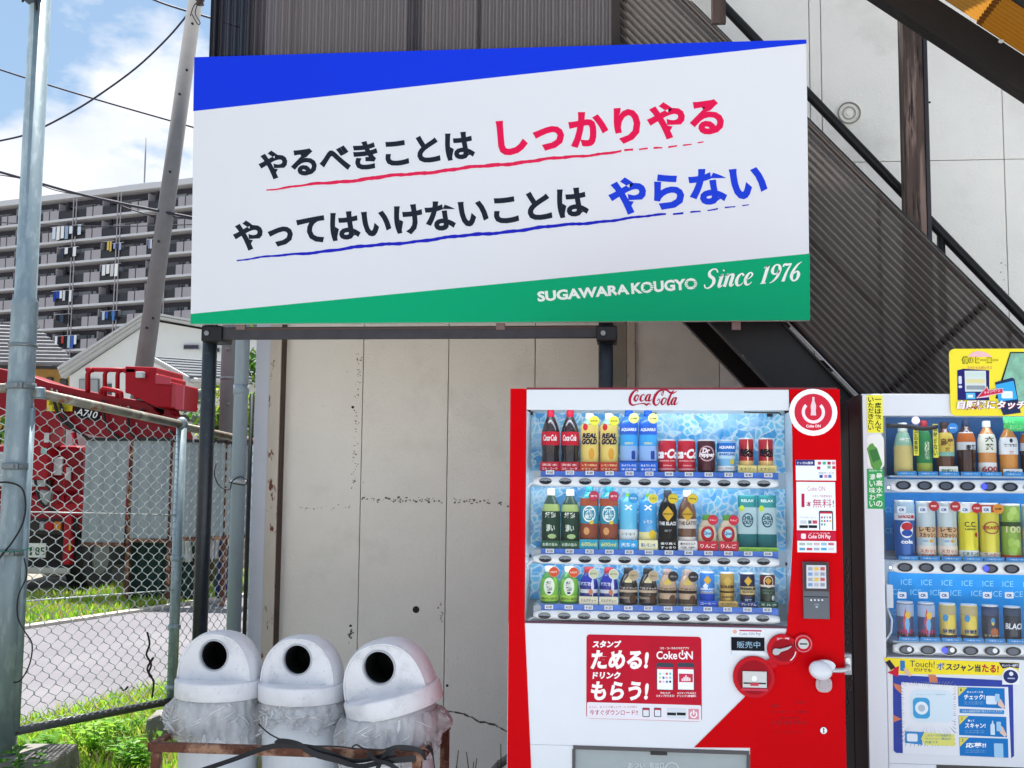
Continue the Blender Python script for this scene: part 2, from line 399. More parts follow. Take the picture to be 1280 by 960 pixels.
for i, (px, py, h, nn, c, lf) in enumerate([(66, 950, .14, 9, G2, .08), (14, 1005, .26, 7, G4, .09), (170, 972, .22, 26, G2, .06), (118, 948, .2, 26, G1, .055), (95, 925, .14, 16, G1, .05), (160, 925, .16, 18, G2, .05)]):
    g = G(px, py); weed('weed', wl_[i], g.x, g.y, h, nn, .2, c, lf, seed=i+10, lw=.2)
# ================================================================== BUILDING
YW = 5.8
xl = P(345, 600, YW).x
bld = thing('rendered_building', 'pale rendered building wall with panel joints behind the bins and machines', 'building', (xl, YW, 0))
core = MB().box(xl+.002, YW+.03, 0, 8, YW+6, 5.1)
build(core, 'wall_core', mat('joint_shadow_grey', '#4c4a46', .95), bld)
PW = .4605
xs = [xl+PW*k for k in range(6)]
def panel(x0, x1, z0, z1, m, nm='wall_panel', g=.0028):
    mb = MB().box(x0+g, YW, z0+g, x1-g, YW+.032, z1-g); return build(mb, nm, m, bld, bevel=.0015, seg=1)
zj = P(500, 627, YW).z; zu = P(1150, 201, YW).z
xb = [P(784, 440, YW).x, P(794, 440, YW).x]
for k in range(4):
    panel(xs[k], xs[k+1] if k < 3 else xb[0], .0, zu+1.6, M_wall, g=.0022)
x = xb[1]+.01; u0 = P(1027, 100, YW).x; u1 = P(1252, 100, YW).x
prev = xb[1]
for nx in (P(899, 440, YW).x, u0-.06, u0, u1, u1+(u1-u0), u1+2*(u1-u0), 8):
    mm = M_wall if nx < u0-.1 else M_wall2
    for a, b in ((0, zj), (zj, zu), (zu, 5.1)): panel(prev, nx, a, b, mm, g=.0022)
    prev = nx
bt = MB().box(xb[0], YW-.03, 0, xb[1], YW+.03, 4.6); build(bt, 'batten', M_rustpaint, bld, bevel=.003)
bt = MB().box(P(767, 440, YW).x, YW-.012, 0, P(782, 440, YW).x, YW+.02, 4.6); build(bt, 'cover_strip', mat('dull_strip', '#8f8b82', .8, var=.1), bld)
# corner post: rusty cream angle and white cladding strip
a, b = P(333, 600, YW-.06).x, P(347, 600, YW-.06).x
build(MB().box(a, YW-.06, 0, b, YW+.05, 5.1), 'corner_angle', M_rustpaint, bld, bevel=.002)
build(MB().box(b, YW-.05, 0, b+.012, YW, 5.1), 'angle_flange', mat('rust_edge', '#4d3c33', .8, var=.3, vscale=20, stretch=(1, 1, .3)), bld)
a2 = P(315, 600, YW-.05).x
build(MB().box(a2, YW-.05, 0, a-.002, YW+.3, 5.1), 'corner_cladding', mat('white_cladding', '#c8ccd6', .5, var=.03), bld, bevel=.004)
# cracks, holes, mortar scars
def sliver(pts, wpx, Y, col, parent, name='crack', dy=.001, seed=0):
    r = random.Random(seed); mb = MB(); q = []
    for i in range(len(pts)-1):
        (x0, y0), (x1, y1) = pts[i], pts[i+1]; n = max(2, int(math.hypot(x1-x0, y1-y0)/5))
        for k in range(n): q.append((x0+(x1-x0)*k/n+r.uniform(-.7, .7), y0+(y1-y0)*k/n+r.uniform(-.8, .8)))
    q.append(pts[-1])
    for i in range(len(q)-1):
        w0, w1 = wpx*r.uniform(.3, 1), wpx*r.uniform(.3, 1)
        A, B = q[i], q[i+1]
        vs_ = [P(A[0], A[1]-w0/2, Y), P(A[0]+.2, A[1]+w0/2, Y), P(B[0]+.2, B[1]+w1/2, Y), P(B[0], B[1]-w1/2, Y)]
        mb.add([v+Vector((0,-dy,0)) for v in vs_], [(0,1,2,3)])
    return build(mb, name, col if not isinstance(col, str) else pr(col, .9), parent)
sliver([(556, 889), (575, 891), (600, 902), (618, 906), (640, 918)], 3, YW, '#5d564c', bld, seed=1)
def scars(pts, n, col, seed, s=1.6):
    r = random.Random(seed); mb = MB()
    for _ in range(n):
        i = r.randrange(len(pts)-1); t = r.random(); A, B = pts[i], pts[i+1]
        x, y = A[0]+(B[0]-A[0])*t+r.gauss(0, 1.6), A[1]+(B[1]-A[1])*t+r.gauss(0, 1.6); w, h = r.uniform(.4, s), r.uniform(.3, s*.8)
        k = 6
        mb.add([P(x+w*math.cos(2*PI*j/k)*r.uniform(.5, 1.2), y+h*math.sin(2*PI*j/k)*r.uniform(.5, 1.2), YW)+Vector((0,-.0012,0)) for j in range(k)], [tuple(range(k))])
    return stuff(build(mb, 'mortar_scar', pr(col, .9), bld))
scars([(449, 440), (447, 500), (444, 560), (441, 618)], 70, '#8f8a80', 3)
scars([(452, 624), (500, 625), (560, 625), (636, 629)], 90, '#76716a', 4, 2.2)
scars([(370, 636), (440, 634)], 20, '#8c867b', 5, 1.3)
scars([(440, 780), (437, 800)], 22, '#4a4640', 6, 2)
scars([(1253, 320), (1256, 420)], 20, '#85827c', 7, 1.5)
scars([(552, 755), (551, 780)], 14, '#4a4640', 9, 1.8)
for (x, y, r_) in ((520, 762, 4.2), (450, 816, 4.5), (441, 509, 1.7), (559, 857, 1.6), (1162, 128, 1.4)):
    pd('drilled_hole', x, y, r_, YW, .0015, M_black, bld)
pd('vent_cover', 1061, 142, 15.5, YW, .006, M_wall2, bld)
pd('vent_ring', 1061, 142, 14.5, YW, .013, mat('old_ring', '#8e8a80', .9, var=.2), bld, r_in=12.8)
pd('vent_ring', 1061, 142, 8.5, YW, .012, mat('old_ring2', '#a6a298', .9, var=.2), bld, r_in=7)
pd('vent_knob', 1061, 142, 4, YW, .014, M_wall2, bld)
# ------------------------------------------------ landing, stairs and their corrugated cladding
YC = 4.98
stair = thing('outdoor_staircase', 'dark steel outdoor staircase clad in smoky corrugated sheets behind the signboard', 'staircase', (P(1000, 300, YC).x, YC, 0))
def smoky(name, tint, face, edge, gloss=.25):
    """smoked corrugated plastic: seen edge-on the sheet is thicker, so it lets less through"""
    m = glassy(name, tint, face, rough=gloss, translucent=.35); N = m.node_tree.nodes; L = m.node_tree.links
    lw = N.new('ShaderNodeLayerWeight'); lw.inputs[0].default_value = .5; r = N.new('ShaderNodeMapRange')
    r.inputs[1].default_value = .05; r.inputs[2].default_value = .55; r.inputs[3].default_value = face; r.inputs[4].default_value = edge
    L.new(lw.outputs['Facing'], r.inputs[0])
    for n in N:
        if n.type == 'MIX_SHADER' and any(l.from_node.type == 'BSDF_TRANSPARENT' for l in n.inputs[1].links): L.new(r.outputs[0], n.inputs[0])
    return m
M_smoke = smoky('smoky_polycarbonate', '#6f6967', .84, .992)
M_smoke2 = smoky('smoky_polycarbonate_dark', '#24222c', .965, .99)
M_smoke3 = smoky('smoky_polycarbonate_grey', '#5c575b', .88, .97)
def corr_vert(x0, x1, z0, z1, Y, pitch, amp, m, parent):
    mb = MB(); n = int((x1-x0)/pitch*8); vs_ = []
    for i in range(n+1):
        xx = x0+(x1-x0)*i/n; yy = Y+amp*math.sin(2*PI*(xx-x0)/pitch); vs_ += [(xx,yy,z0),(xx,yy,z1)]
    mb.add(vs_, [(2*i,2*i+2,2*i+3,2*i+1) for i in range(n)], True)
    return build(mb, 'corrugated_sheet', m, parent)
zt = 4.35; zb = 3.34
cuts = [262, 316, 512, 600, 768]
ms = [M_smoke2, M_smoke3, M_smoke3, M_smoke3]
for i in range(4):
    a, b = P(cuts[i], 30, YC).x, P(cuts[i+1], 30, YC).x
    corr_vert(a-.012*(i > 0), b+.012, zb-.35+.005*i, zt, YC-.002*i+.006, .033, .011, ms[i], stair)
# framing behind the balustrade
for x in (262, 316, 512, 768):
    a = P(x, 30, YC).x; build(MB().box(a, YC+.015, 2.66, a+.045, YC+.06, zt), 'balustrade_post', M_dark, stair, bevel=.002)
for z in (3.5, 4.1): build(MB().box(P(262, 30, YC).x, YC+.062, z, P(768, 30, YC).x, YC+.09, z+.04), 'balustrade_rail', M_dark, stair)
pb('cladding_trim', 765, -60, 775, 75, YC-.012, .02, mat('weathered_dark_wood', '#2d2624', .85, var=.3, vscale=25, bump=.6, stretch=(1, 1, .12)), stair)
# landing floor
x0, x1 = P(262, 30, YC).x, P(905, 30, YC).x
build(MB().box(x0, YC+.02, 2.62, P(800, 400, YC).x, YW-.002, 2.72), 'landing_floor', mat('dark_soffit', '#3b3531', .9, var=.2), stair)
# small white clips along the bottom of the sheets, seen above the sign
cl = MB()
for x in (311, 361, 369, 378, 388, 397, 405, 423, 432, 476):
    a, b, c, d = RC(x-1.6, 64, x+1.6, 68, YC); cl.box(a, YC-.03, b, c, YC-.02, d)
# upper/lower lines of the stair cladding
UP = lambda x: x-865.0
LO = lambda x: 417+(x-1002)*1.06
tu = (P(1280, UP(1280), YC)-P(905, UP(905), YC)); tu.normalize()
Pu = P(1002, UP(1002), YC); Pl = P(1002, LO(1002), YC)
hgt = Pu.z-Pl.z
def corr_diag(s0, s1, m, off, v0=0, v1=1):
    """strip between lower (v=0) and upper (v=1) line, corrugated with ribs along the slope"""
    mb = MB(); nr = 25; n = int(nr*8*(v1-v0)); vs_ = []
    for i in range(n+1):
        v = v0+(v1-v0)*i/n; yy = YC+off+.018*math.sin(2*PI*v*nr)
        for s in (s0, s1):
            q = Pl+tu*s; vs_.append((q.x, yy, q.z+hgt*v))
    mb.add(vs_, [(2*i,2*i+1,2*i+3,2*i+2) for i in range(n)], True)
    return build(mb, 'corrugated_sheet', m, stair)
sA = (P(775, 20, YC).x-Pl.x)/tu.x
corr_diag(sA, -.45, M_smoke, 0); corr_diag(-.47, .52, M_smoke, .003); corr_diag(.50, 1.32, M_smoke, .006); corr_diag(1.3, 2.6, M_smoke, .009)
def along(s, v=0, y=0): q = Pl+tu*s; return Vector((q.x, YC+y, q.z+hgt*v))
dn_ = Vector((0, 0, -1))
for v, w in ((1.0, .018), (.02, .02)):
    build(MB().tube([along(sA, v, .03), along(3, v, .03)], w, 6), 'edge_rail', M_dark, stair)
build(MB().tube([along(-.1, -.012, .004), along(.82, -.012, .004)], .0035, 5), 'edge_highlight', mat('highlight_grey', '#c8c8cc', .4), stair)  # pale line painting the light caught along the cladding's bottom edge
for s, v0, v1 in ((.44, 0, 1), (-1.0, 0, 1), (1.25, 0, 1)):   # perpendicular stiffeners seen through the sheet
    a, b = along(s, v0, .035), along(s, v1, .035); per = Vector((-tu.z, 0, tu.x))
    build(MB().tube([a, a+per*hgt*tu.x], .02, 6), 'stiffener', M_dark, stair)
build(MB().tube([along(-.6, .48, .04), along(.5, .48, .04)], .014, 6), 'stiffener', M_dark, stair)
# stringers
zL = .34
for yy in (.045, .62):
    a, b = along(-1.6, -.03, yy), along(3.0, -.03, yy)
    build(MB().hexa([a+dn_*zL, b+dn_*zL, b+dn_*zL+Vector((0,.012,0)), a+dn_*zL+Vector((0,.012,0))], [a, b, b+Vector((0,.012,0)), a+Vector((0,.012,0))]), 'stringer', M_dark, stair)
    for dz in (0, zL): 
        q0, q1 = a+dn_*dz, b+dn_*dz
        build(MB().hexa([q0+Vector((0,-.03,-.012)), q1+Vector((0,-.03,-.012)), q1+Vector((0,.03,-.012)), q0+Vector((0,.03,-.012))], [q0+Vector((0,-.03,0)), q1+Vector((0,-.03,0)), q1+Vector((0,.03,0)), q0+Vector((0,.03,0))]), 'stringer_flange', mat('black_steel_worn', '#1b1e24', .4, metal=.3, var=.2, spots=[('#8c8f95', 7, .64, .68, .8)]), stair)
for i in range(17):
    q = along(-1.5+i*.28, -.03, 0); z = q.z-.17
    build(MB().box(q.x-.02, YC+.06, z-.02, q.x+.24, YC+.6, z+.015), 'tread', M_dark, stair, bevel=.003)
# handrail beyond the cladding
YH = 5.42
h0, h1 = P(905, 8, YH), P(1285, 404, YH); hd = (h1-h0)
build(MB().tube([h0-hd*.15, h0, h1, h1+hd*.4], .0235, 14), 'handrail', M_dark, stair)
for px in (1176, 960): 
    q = P(px, 8+(px-905)*396/380, YH); build(MB().tube([q, q+Vector((0,0,-.45))], .019, 10), 'baluster', M_dark, stair)
M_wood = mat('weathered_wood', '#4a3d38', .85, var=.45, vscale=22, bump=1, bscale=90, spots=[('#8a7670', 24, .50, .60, .8), ('#151112', 60, .54, .62, .95), ('#2a211f', 9, .55, .62, .7)], stretch=(1, 1, .07))
YP = 5.2
wp = thing('timber_post', 'weathered timber post rising in front of the upper wall, right of the signboard', 'post', (P(1146, 250, YP).x, YP, 0))
a, b = P(1131, 150, YP).x, P(1156, 150, YP).x
build(MB().box(a, YP, 1.6, b, YP+.1, 5.1), 'post_shaft', M_wood, wp, bevel=.006)
build(MB().box(b+.001, YP-.005, 1.6, P(1161, 150, YP).x, YP+.09, 5.1), 'dark_edge_strip', mat('dark_strip', '#2c2b33', .6, var=.1), wp)
a, b = P(889, 10, YC-.03).x, P(907, 10, YC-.03).x
tag(build(MB().box(a, YC-.05, P(900, 34, YC).z, b, YC-.02, 4.5), 'timber_batten', M_wood, bevel=.003), 'short dark timber batten above the top right of the signboard', 'batten')
# amber canopy
YB = 4.9
can = thing('stair_canopy', 'amber corrugated canopy on a dark timber rafter at the top right corner', 'canopy', (P(1200, 20, YB).x, YB, 3.5))
q0, q1 = P(1175, 0, YB), P(1280, 68.6, YB); cs = (q1.z-q0.z)/(q1.x-q0.x)
lo, hi = 2.5, YB
for _ in range(40):
    m_ = (lo+hi)/2; e = P(1264, 0, m_)
    if e.z-(q0.z+cs*(e.x-q0.x)) > 0: hi = m_
    else: lo = m_
YO = (lo+hi)/2
def amber(name, c, t):
    m = bpy.data.materials.new(name); m.use_nodes = True; N = m.node_tree.nodes; L = m.node_tree.links
    b = N['Principled BSDF']; b.inputs['Base Color'].default_value = (*lin(c), 1); b.inputs['Roughness'].default_value = .4
    tl = N.new('ShaderNodeBsdfTranslucent'); tl.inputs[0].default_value = (*lin(t), 1); x = N.new('ShaderNodeMixShader'); x.inputs[0].default_value = .6
    L.new(b.outputs[0], x.inputs[1]); L.new(tl.outputs[0], x.inputs[2]); L.new(x.outputs[0], N['Material Output'].inputs[0]); return m
A1, A2 = amber('amber_sheet', '#a57a38', '#9c6c26'), amber('amber_sheet_dense', '#6e4a14', '#5c3a08')  # second sheet is a darker, less transmissive amber
def canopy(xa, xb_, m, dz):
    y0, y1 = YO-.02, YB+.02; n = int((y1-y0)/.032*8); vs_ = []
    for i in range(n+1):
        yy = y0+(y1-y0)*i/n; k = .006*math.sin(2*PI*(yy-y0)/.032)+dz
        for xx in (xa, xb_): vs_.append((xx, yy, q0.z+cs*(xx-q0.x)+k))
    return build(MB().add(vs_, [(2*i,2*i+1,2*i+3,2*i+2) for i in range(n)], True), 'canopy_sheet', m, can)
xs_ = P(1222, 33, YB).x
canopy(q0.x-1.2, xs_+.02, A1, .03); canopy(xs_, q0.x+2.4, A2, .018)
def cz(x): return q0.z+cs*(x-q0.x)
def rafter(name, ya, yb, top, dep, x0, x1, m):
    return build(MB().hexa([(x0,ya,cz(x0)+top-dep),(x1,ya,cz(x1)+top-dep),(x1,yb,cz(x1)+top-dep),(x0,yb,cz(x0)+top-dep)], [(x0,ya,cz(x0)+top),(x1,ya,cz(x1)+top),(x1,yb,cz(x1)+top),(x0,yb,cz(x0)+top)]), name, m, can, bevel=.006)
M_rafter = mat('burnt_rafter', '#0e0a09', .85, var=.5, vscale=20, bump=1, bscale=80, spots=[('#2a201c', 8, .5, .65, .7)], stretch=(.3, 1, .3))
zz = P(1222, 79, YB).z-cz(P(1222, 79, YB).x)
rafter('rafter', YB, YB+.09, 0, -zz*.98, q0.x-1.4, q0.x+2.6, M_rafter)
rafter('fascia', YO-.04, YO-.02, .03, .05, q0.x-1.4, q0.x+2.6, M_rafter)
pd('screw_cap', 1251, 52, 3.4, YB, .006, '#c9d0d0', can, ry=2.2)
# ================================================================== SIGNBOARD
YS = 4.85
sgn = thing('signboard', 'large white signboard with blue and green bands and Japanese slogans on a black pipe stand', 'signboard', (P(625, 400, YS).x, YS, 0))
c0, c1, c2, c3 = XZ(238, 405, YS), XZ(1012.5, 400.5, YS), XZ(1008, 49.5, YS), XZ(243, 71.5, YS)
build(MB().prism([c0, c1, c2, c3], YS, YS+.03), 'panel', mat('sign_white', '#dde1e7', .35, spec=.25), sgn, bevel=.0015, seg=1)
pp('blue_band', [(243, 71.5), (1008, 49.5), (1008, 54.5), (625, 96), (241.5, 139)], YS, .0008, mat('sign_blue', '#0e36da', .3, spec=.12, var=.015, vscale=2), sgn)
pp('green_band', [(238.4, 392.5), (1012.2, 317), (1012.6, 400.4), (238, 405)], YS, .0008, mat('sign_green', '#00a672', .3, spec=.12, var=.015, vscale=2), sgn)
0 and build(MB().box(P(615.5, 200, YS).x-.001, YS-.0013, 2.21, P(615.5, 200, YS).x+.0005, YS-.0009, 3.44), 'panel_seam', pr('#d6dee6'), sgn)
INK, PINK, BLU = '#1d2331', '#e0144f', '#1d3fd2'
tq('やるべきことは', (325.5, 226), (595, 198.5), (321.5, 190), YS, INK, sgn, bold=.040, dy=.001)
tq('しっかりやる', (624, 196), (907, 167), (619, 150), YS, PINK, sgn, bold=.042, dy=.001)
tq('やってはいけないことは', (293.5, 315.5), (737.5, 270.5), (289.5, 277.5), YS, INK, sgn, bold=.040, dy=.001)
tq('やらない', (763.5, 271), (961, 248), (758, 224.5), YS, BLU, sgn, bold=.044, dy=.001)
def brush(x0, y0, x1, y1, w, col, seed):
    r = random.Random(seed); mb = MB(); n = 150
    L_ = [(x0+(x1-x0)*i/n, y0+(y1-y0)*i/n) for i in range(n+1)]
    ph = r.uniform(0, 6); prev = None
    for i in range(n):
        t = i/n
        ww = w*(min(1, .45+t*3) if t < .3 else 1)*(1 if t < .62 else max(.14, 1-(t-.62)*1.9))*r.uniform(.75, 1.1)
        if t > .80 and (math.sin(i*1.3+ph) > .55-1.2*(t-.8)): prev = None; continue
        off = .8*math.sin(i*.23+ph)+.4*math.sin(i*.71)
        if prev is None: prev = (off-ww/2, off+ww/2)
        cur = (off-ww/2, off+ww/2)
        a, b = L_[i], L_[i+1]
        mb.add([P(a[0], a[1]+prev[0], YS)+Vector((0,-.0011,0)), P(a[0], a[1]+prev[1], YS)+Vector((0,-.0011,0)), P(b[0], b[1]+cur[1], YS)+Vector((0,-.0011,0)), P(b[0], b[1]+cur[0], YS)+Vector((0,-.0011,0))], [(0,1,2,3)])
        prev = cur
    return stuff(build(mb, 'brush_underline', pr(col), sgn))
brush(333, 237, 883, 178, 4.6, '#dc2252', 4); brush(296, 325.5, 945, 256, 4.4, '#1b22b8', 9)
tq('SUGAWARA', (672.3, 377.5), (787, 368), (671.3, 364.5), YS, '#e9f4ee', sgn, bold=.042, dy=.0016)
tq('KOUGYO', (789.5, 367.8), (872, 361.2), (788.5, 353.8), YS, '#e9f4ee', sgn, bold=.042, dy=.0016)
for (cx, cy) in ((811, 359.4), (864, 355.2)):
    for k in range(4):
        mb = MB(); y = cy-3.6+k*2.4
        for s_ in (-1, 1):
            q = [P(cx+s_*4.4-2.6, y, YS), P(cx+s_*4.4+2.6, y-.4, YS), P(cx+s_*4.4+2.6, y+.3, YS), P(cx+s_*4.4-2.6, y+.7, YS)]
            mb.add([v+Vector((0,-.0022,0)) for v in q], [(3,2,1,0)])
        build(mb, 'letter_stripe', mat('sign_green', None), sgn)
# "Since 1976" in an italic serif, drawn as swelling strokes
T, t_ = .15, .055
SER = {
 'S': (.62, [[(.58,.80,t_),(.50,.97,.06),(.34,1.0,.08),(.20,.86,T*.8),(.24,.66,T),(.42,.48,T),(.44,.24,T),(.28,.03,.09),(.10,.04,.06),(.03,.22,t_)]]),
 'i': (.30, [[(.04,.52,.03),(.16,.64,.08),(.18,.62,T),(.10,.12,T),(.14,.01,.09),(.26,.12,.03)], [(.20,.86,.02),(.23,.88,.13),(.26,.9,.02)]]),
 'n': (.52, [[(.02,.52,.03),(.13,.64,.09),(.15,.6,T),(.05,.0,T)], [(.10,.34,.04),(.24,.60,.07),(.37,.62,.13),(.38,.5,T),(.32,.14,T),(.36,.01,.09),(.48,.12,.03)]]),
 'c': (.40, [[(.36,.50,.10),(.28,.63,.07),(.14,.52,.12),(.06,.26,T),(.12,.03,.11),(.26,.02,.06),(.36,.14,.03)]]),
 'e': (.42, [[(.08,.28,.04),(.26,.36,.05),(.36,.52,.08),(.27,.64,.07),(.14,.52,.12),(.06,.26,T),(.12,.03,.11),(.26,.02,.06),(.37,.14,.03)]]),
 ' ': (.30, []),
 '1': (.42, [[(.14,.80,.04),(.30,.90,.09),(.31,.86,T),(.17,.02,T)], [(.05,.0,.05),(.30,.0,.05)]]),
 '9': (.50, [[(.42,.62,.12),(.34,.46,.07),(.18,.46,.10),(.12,.66,T),(.22,.90,.08),(.38,.90,.09),(.46,.68,T),(.38,.32,.13),(.22,.08,.08),(.06,-.02,.03)]]),
 '7': (.46, [[(.10,.78,.05),(.14,.90,.11),(.30,.88,.12),(.46,.92,.06)], [(.46,.92,.05),(.28,.50,.11),(.16,.0,.15)]]),
 '6': (.48, [[(.46,.96,.03),(.30,.84,.08),(.14,.56,.13),(.06,.24,T),(.16,.0,.08),(.32,.06,.11),(.38,.30,T),(.30,.48,.08),(.14,.36,.06)]]),
}
def script_line(txt, BL, BR, TL, Y, col, parent, dy=.0016):
    wsum = sum(SER[c][0] for c in txt); a, b, c_ = P(*BL, Y), P(*BR, Y), P(*TL, Y); lst = []; u = 0; sc = wsum
    for ch in txt:
        w, st = SER[ch]
        for s in st: lst.append([(u+p[0], p[1], p[2]) for p in s])
        u += w
    def fx(u_, v_): q = a+(b-a)*(u_/wsum)+(c_-a)*v_; return (q.x, q.z)
    return strokes(lst, fx, Y, dy, col, parent)
script_line('Since 1976', (879, 361), (1000, 350), (882, 337.5), YS, '#eef6f2', sgn)
# stand: posts, beam, clamps
YPp = 4.97
for (x, lab) in ((263, None), (757.5, None)):
    a = P(x, 415, YPp)
    build(MB().tube([(a.x, YPp, 0), (a.x, YPp, 3.3)], .0335, 20), 'post', M_blackpost, sgn)
ya, yb = P(240, 412, YS+.05).z, 0
z0, z1 = P(500, 424, 4.92).z, P(500, 409, 4.92).z
build(MB().box(P(258, 415, 4.92).x, 4.89, z0, P(765, 415, 4.92).x, 4.925, z1), 'beam', mat('grey_brown_beam', '#3c3c42', .6, metal=.2, var=.2, vscale=20), sgn, bevel=.003)
build(MB().box(P(300, 415, 4.92).x, 4.888, z1-.012, P(765, 415, 4.92).x, 4.8895, z1-.006), 'beam_groove', mat('rust_line', '#5d4740', .8), sgn)
for x in (264, 757.5):
    a, b, c, d = RC(x-12, 407, x+14, 427, 4.88)
    build(MB().box(a, 4.87, b, c, 5.02, d), 'clamp', M_dark, sgn, bevel=.008)
    build(MB().tube([(a+.03, 4.86, (b+d)/2), (a+.03, 4.872, (b+d)/2)], .012, 6), 'clamp_bolt', mat('zinc_bolt', '#8a8d90', .4, metal=.7), sgn)
for x in (300, 625, 920):
    a, b, c, d = RC(x-5, 398, x+6, 412, YS+.03); build(MB().box(a, YS+.031, b, c, YS+.05, d), 'bracket', mat('rosy_bracket', '#7d6a66', .6), sgn)
# ================================================================== DRAIN PIPE, THIN ROD, POLES
a = P(304, 440, 5.62); M_pvc = mat('grey_pvc', '#8d9fab', .4, var=.04, vscale=5, spots=[('#6d7c86', 9, .6, .75, .4)], stretch=(1, 1, .3))
dp = thing('drain_pipe', 'grey plastic drain pipe beside the building corner, loop of wire tied round it', 'pipe', (P(297, 600, 5.62).x, 5.62, 0))
xx = P(298, 600, 5.62).x
build(MB().tube([(xx, 5.62, 0), (xx, 5.62, 6.4)], .037, 22), 'pipe', M_pvc, dp)
build(MB().lathe([(.0405, 0), (.0405, .05)], (xx, 5.62, P(300, 493, 5.62).z), 22), 'pipe_coupling', M_pvc, dp)
build(MB().lathe([(.040, 0), (.040, .022)], (xx, 5.62, P(300, 605, 5.62).z), 22), 'pipe_clip', mat('clip_grey', '#b8bec2', .4, metal=.3), dp)
def ptube(pts, Y, r, m, name, label=None, cat=None, parent=None, smooth=4, n=8):
    q = [P(p[0], p[1], p[2] if len(p) > 2 else Y) for p in pts]; out = []
    for i in range(len(q)-1):
        p0, p1, p2, p3 = q[max(i-1, 0)], q[i], q[i+1], q[min(i+2, len(q)-1)]
        for k in range(smooth):
            t = k/smooth
            out.append(.5*((2*p1)+(p2-p0)*t+(2*p0-5*p1+4*p2-p3)*t*t+(3*p1-p0-3*p2+p3)*t**3))
    out.append(q[-1])
    o = build(MB().tube(out, r, n), name, m, parent)
    if label: tag(o, label, cat)
    return o
ptube([(271, 577, 5.6), (268, 593, 5.56), (275, 608, 5.56), (287, 612, 5.56), (290, 602, 5.56), (300, 596, 5.56), (309, 600, 5.56), (306, 606, 5.56), (296, 605, 5.56), (287, 603, 5.56)], 5.56, .0032, M_black, 'cable', 'black wire loop tied round the drain pipe', 'wire')
a = P(311.5, 600, 5.95)
tag(build(MB().tube([(a.x, 5.95, 0), (a.x, 5.95, P(311, 492, 5.95).z)], .012, 8), 'fence_end_rod', M_dark), 'thin dark rod between the drain pipe and the white corner strip', 'rod')
def lerp3(a, b, t): return a+(b-a)*t
sp = thing('steel_pole', 'thick galvanised steel pole at the left edge with clamps and hanging cables', 'pole', (P(5, 960, 5.3).x, 5.3, 0))
b0 = G(4, 989); 
YG = b0.y
b0 = P(5, 985, YG); t0 = P(47.5, -60, YG); bx = P(5, 985, YG).x
def polex(py): return 47-(py-0)*(42/960.)
pxs = [P(polex(y), y, YG) for y in (985, 620, 612, 608, 380, 374, 300, -60)]
# plumb line: the pole is vertical in the world at its mean position
PXm = P(polex(520), 520, YG).x
R0 = .054
prof = [(R0*1.18, 0), (R0*1.18, 1.1), (R0*1.16, P(20, 378, YG).z-.02), (R0*1.22, P(20, 378, YG).z), (R0*.98, P(20, 378, YG).z+.02), (R0*.94, 4.4)]
build(MB().lathe(prof, (PXm, YG, 0), 28), 'pole_shaft', M_galv, sp)
for py in (432, 483, 583, 690):
    z = P(20, py, YG).z; rr = R0*1.2+.002 if py > 378 else R0
    build(MB().lathe([(rr, -.008), (rr+.003, -.008), (rr+.003, .008), (rr, .008)] if py == 432 else [(rr, -.016), (rr+.005, -.016), (rr+.005, .016), (rr, .016)], (PXm, YG, z), 28), 'band_clamp', mat('clamp_steel', '#7b868c', .4, metal=.6, var=.1), sp)
    if py != 432:
        build(MB().box(PXm-.02, YG-rr-.022, z-.014, PXm+.055, YG-rr-.004, z+.014), 'clamp_lug', mat('clamp_steel', None), sp, bevel=.003)
        build(MB().tube([(PXm+.03, YG-rr-.03, z), (PXm+.03, YG-rr-.02, z)], .009, 6), 'clamp_bolt', mat('zinc_bolt', None), sp)
z = P(40, 2, YG).z
build(MB().box(PXm-.05, YG-.1, z-.03, PXm+.03, YG+.05, z+.2), 'pole_bracket', mat('blue_steel', '#39485c', .5, var=.3), sp, bevel=.01)
ptube([(28, 2, YG-.1), (34, -6, YG-.12), (44, 0, YG-.1), (46, 12, YG-.06)], YG-.1, .006, M_black, 'cable', parent=sp)
ptube([(-10, 604), (10, 603), (27, 610), (32, 630), (28, 655), (15, 678), (2, 694), (-8, 712)], YG-.09, .0045, M_black, 'cable', 'thick black cable curving across the steel pole', 'cable', smooth=6)
ptube([(30, 697), (33, 720), (23, 745), (22, 770), (30, 788), (40, 805), (37, 830), (26, 850), (17, 853)], YG-.085, .0035, M_black, 'cable', 'thin black cable dangling down the steel pole', 'cable', smooth=6)
ptube([(-6, 688), (12, 690), (28, 688), (40, 684)], YG-.1, .0025, pr('#2d7a62'), 'cable', 'thin green wire wrapped round the steel pole clamp', 'wire')
# ================================================================== CHAIN-LINK FENCE
M_wire = mat('galvanised_wire', '#bcc4c6', .35, metal=.15, var=.15, vscale=12)
fp0, fp1 = D(28, 487, 5.4), D(228, 530, 6.6)
fp0 = Vector((PXm+.05, YG, P(45, 488, YG).z))
zb0 = P(24, 914, YG).z
p1b = D(212, 873, 6.6)
fp1x = D(221, 700, 6.6)
A0 = Vector((PXm+.06, YG, 0)); A1 = Vector((fp1x.x, fp1x.y, 0))
zt0, zt1 = P(48, 490, YG).z, D(228, 530, 6.6).z
zb1 = D(212, 873, 6.6).z
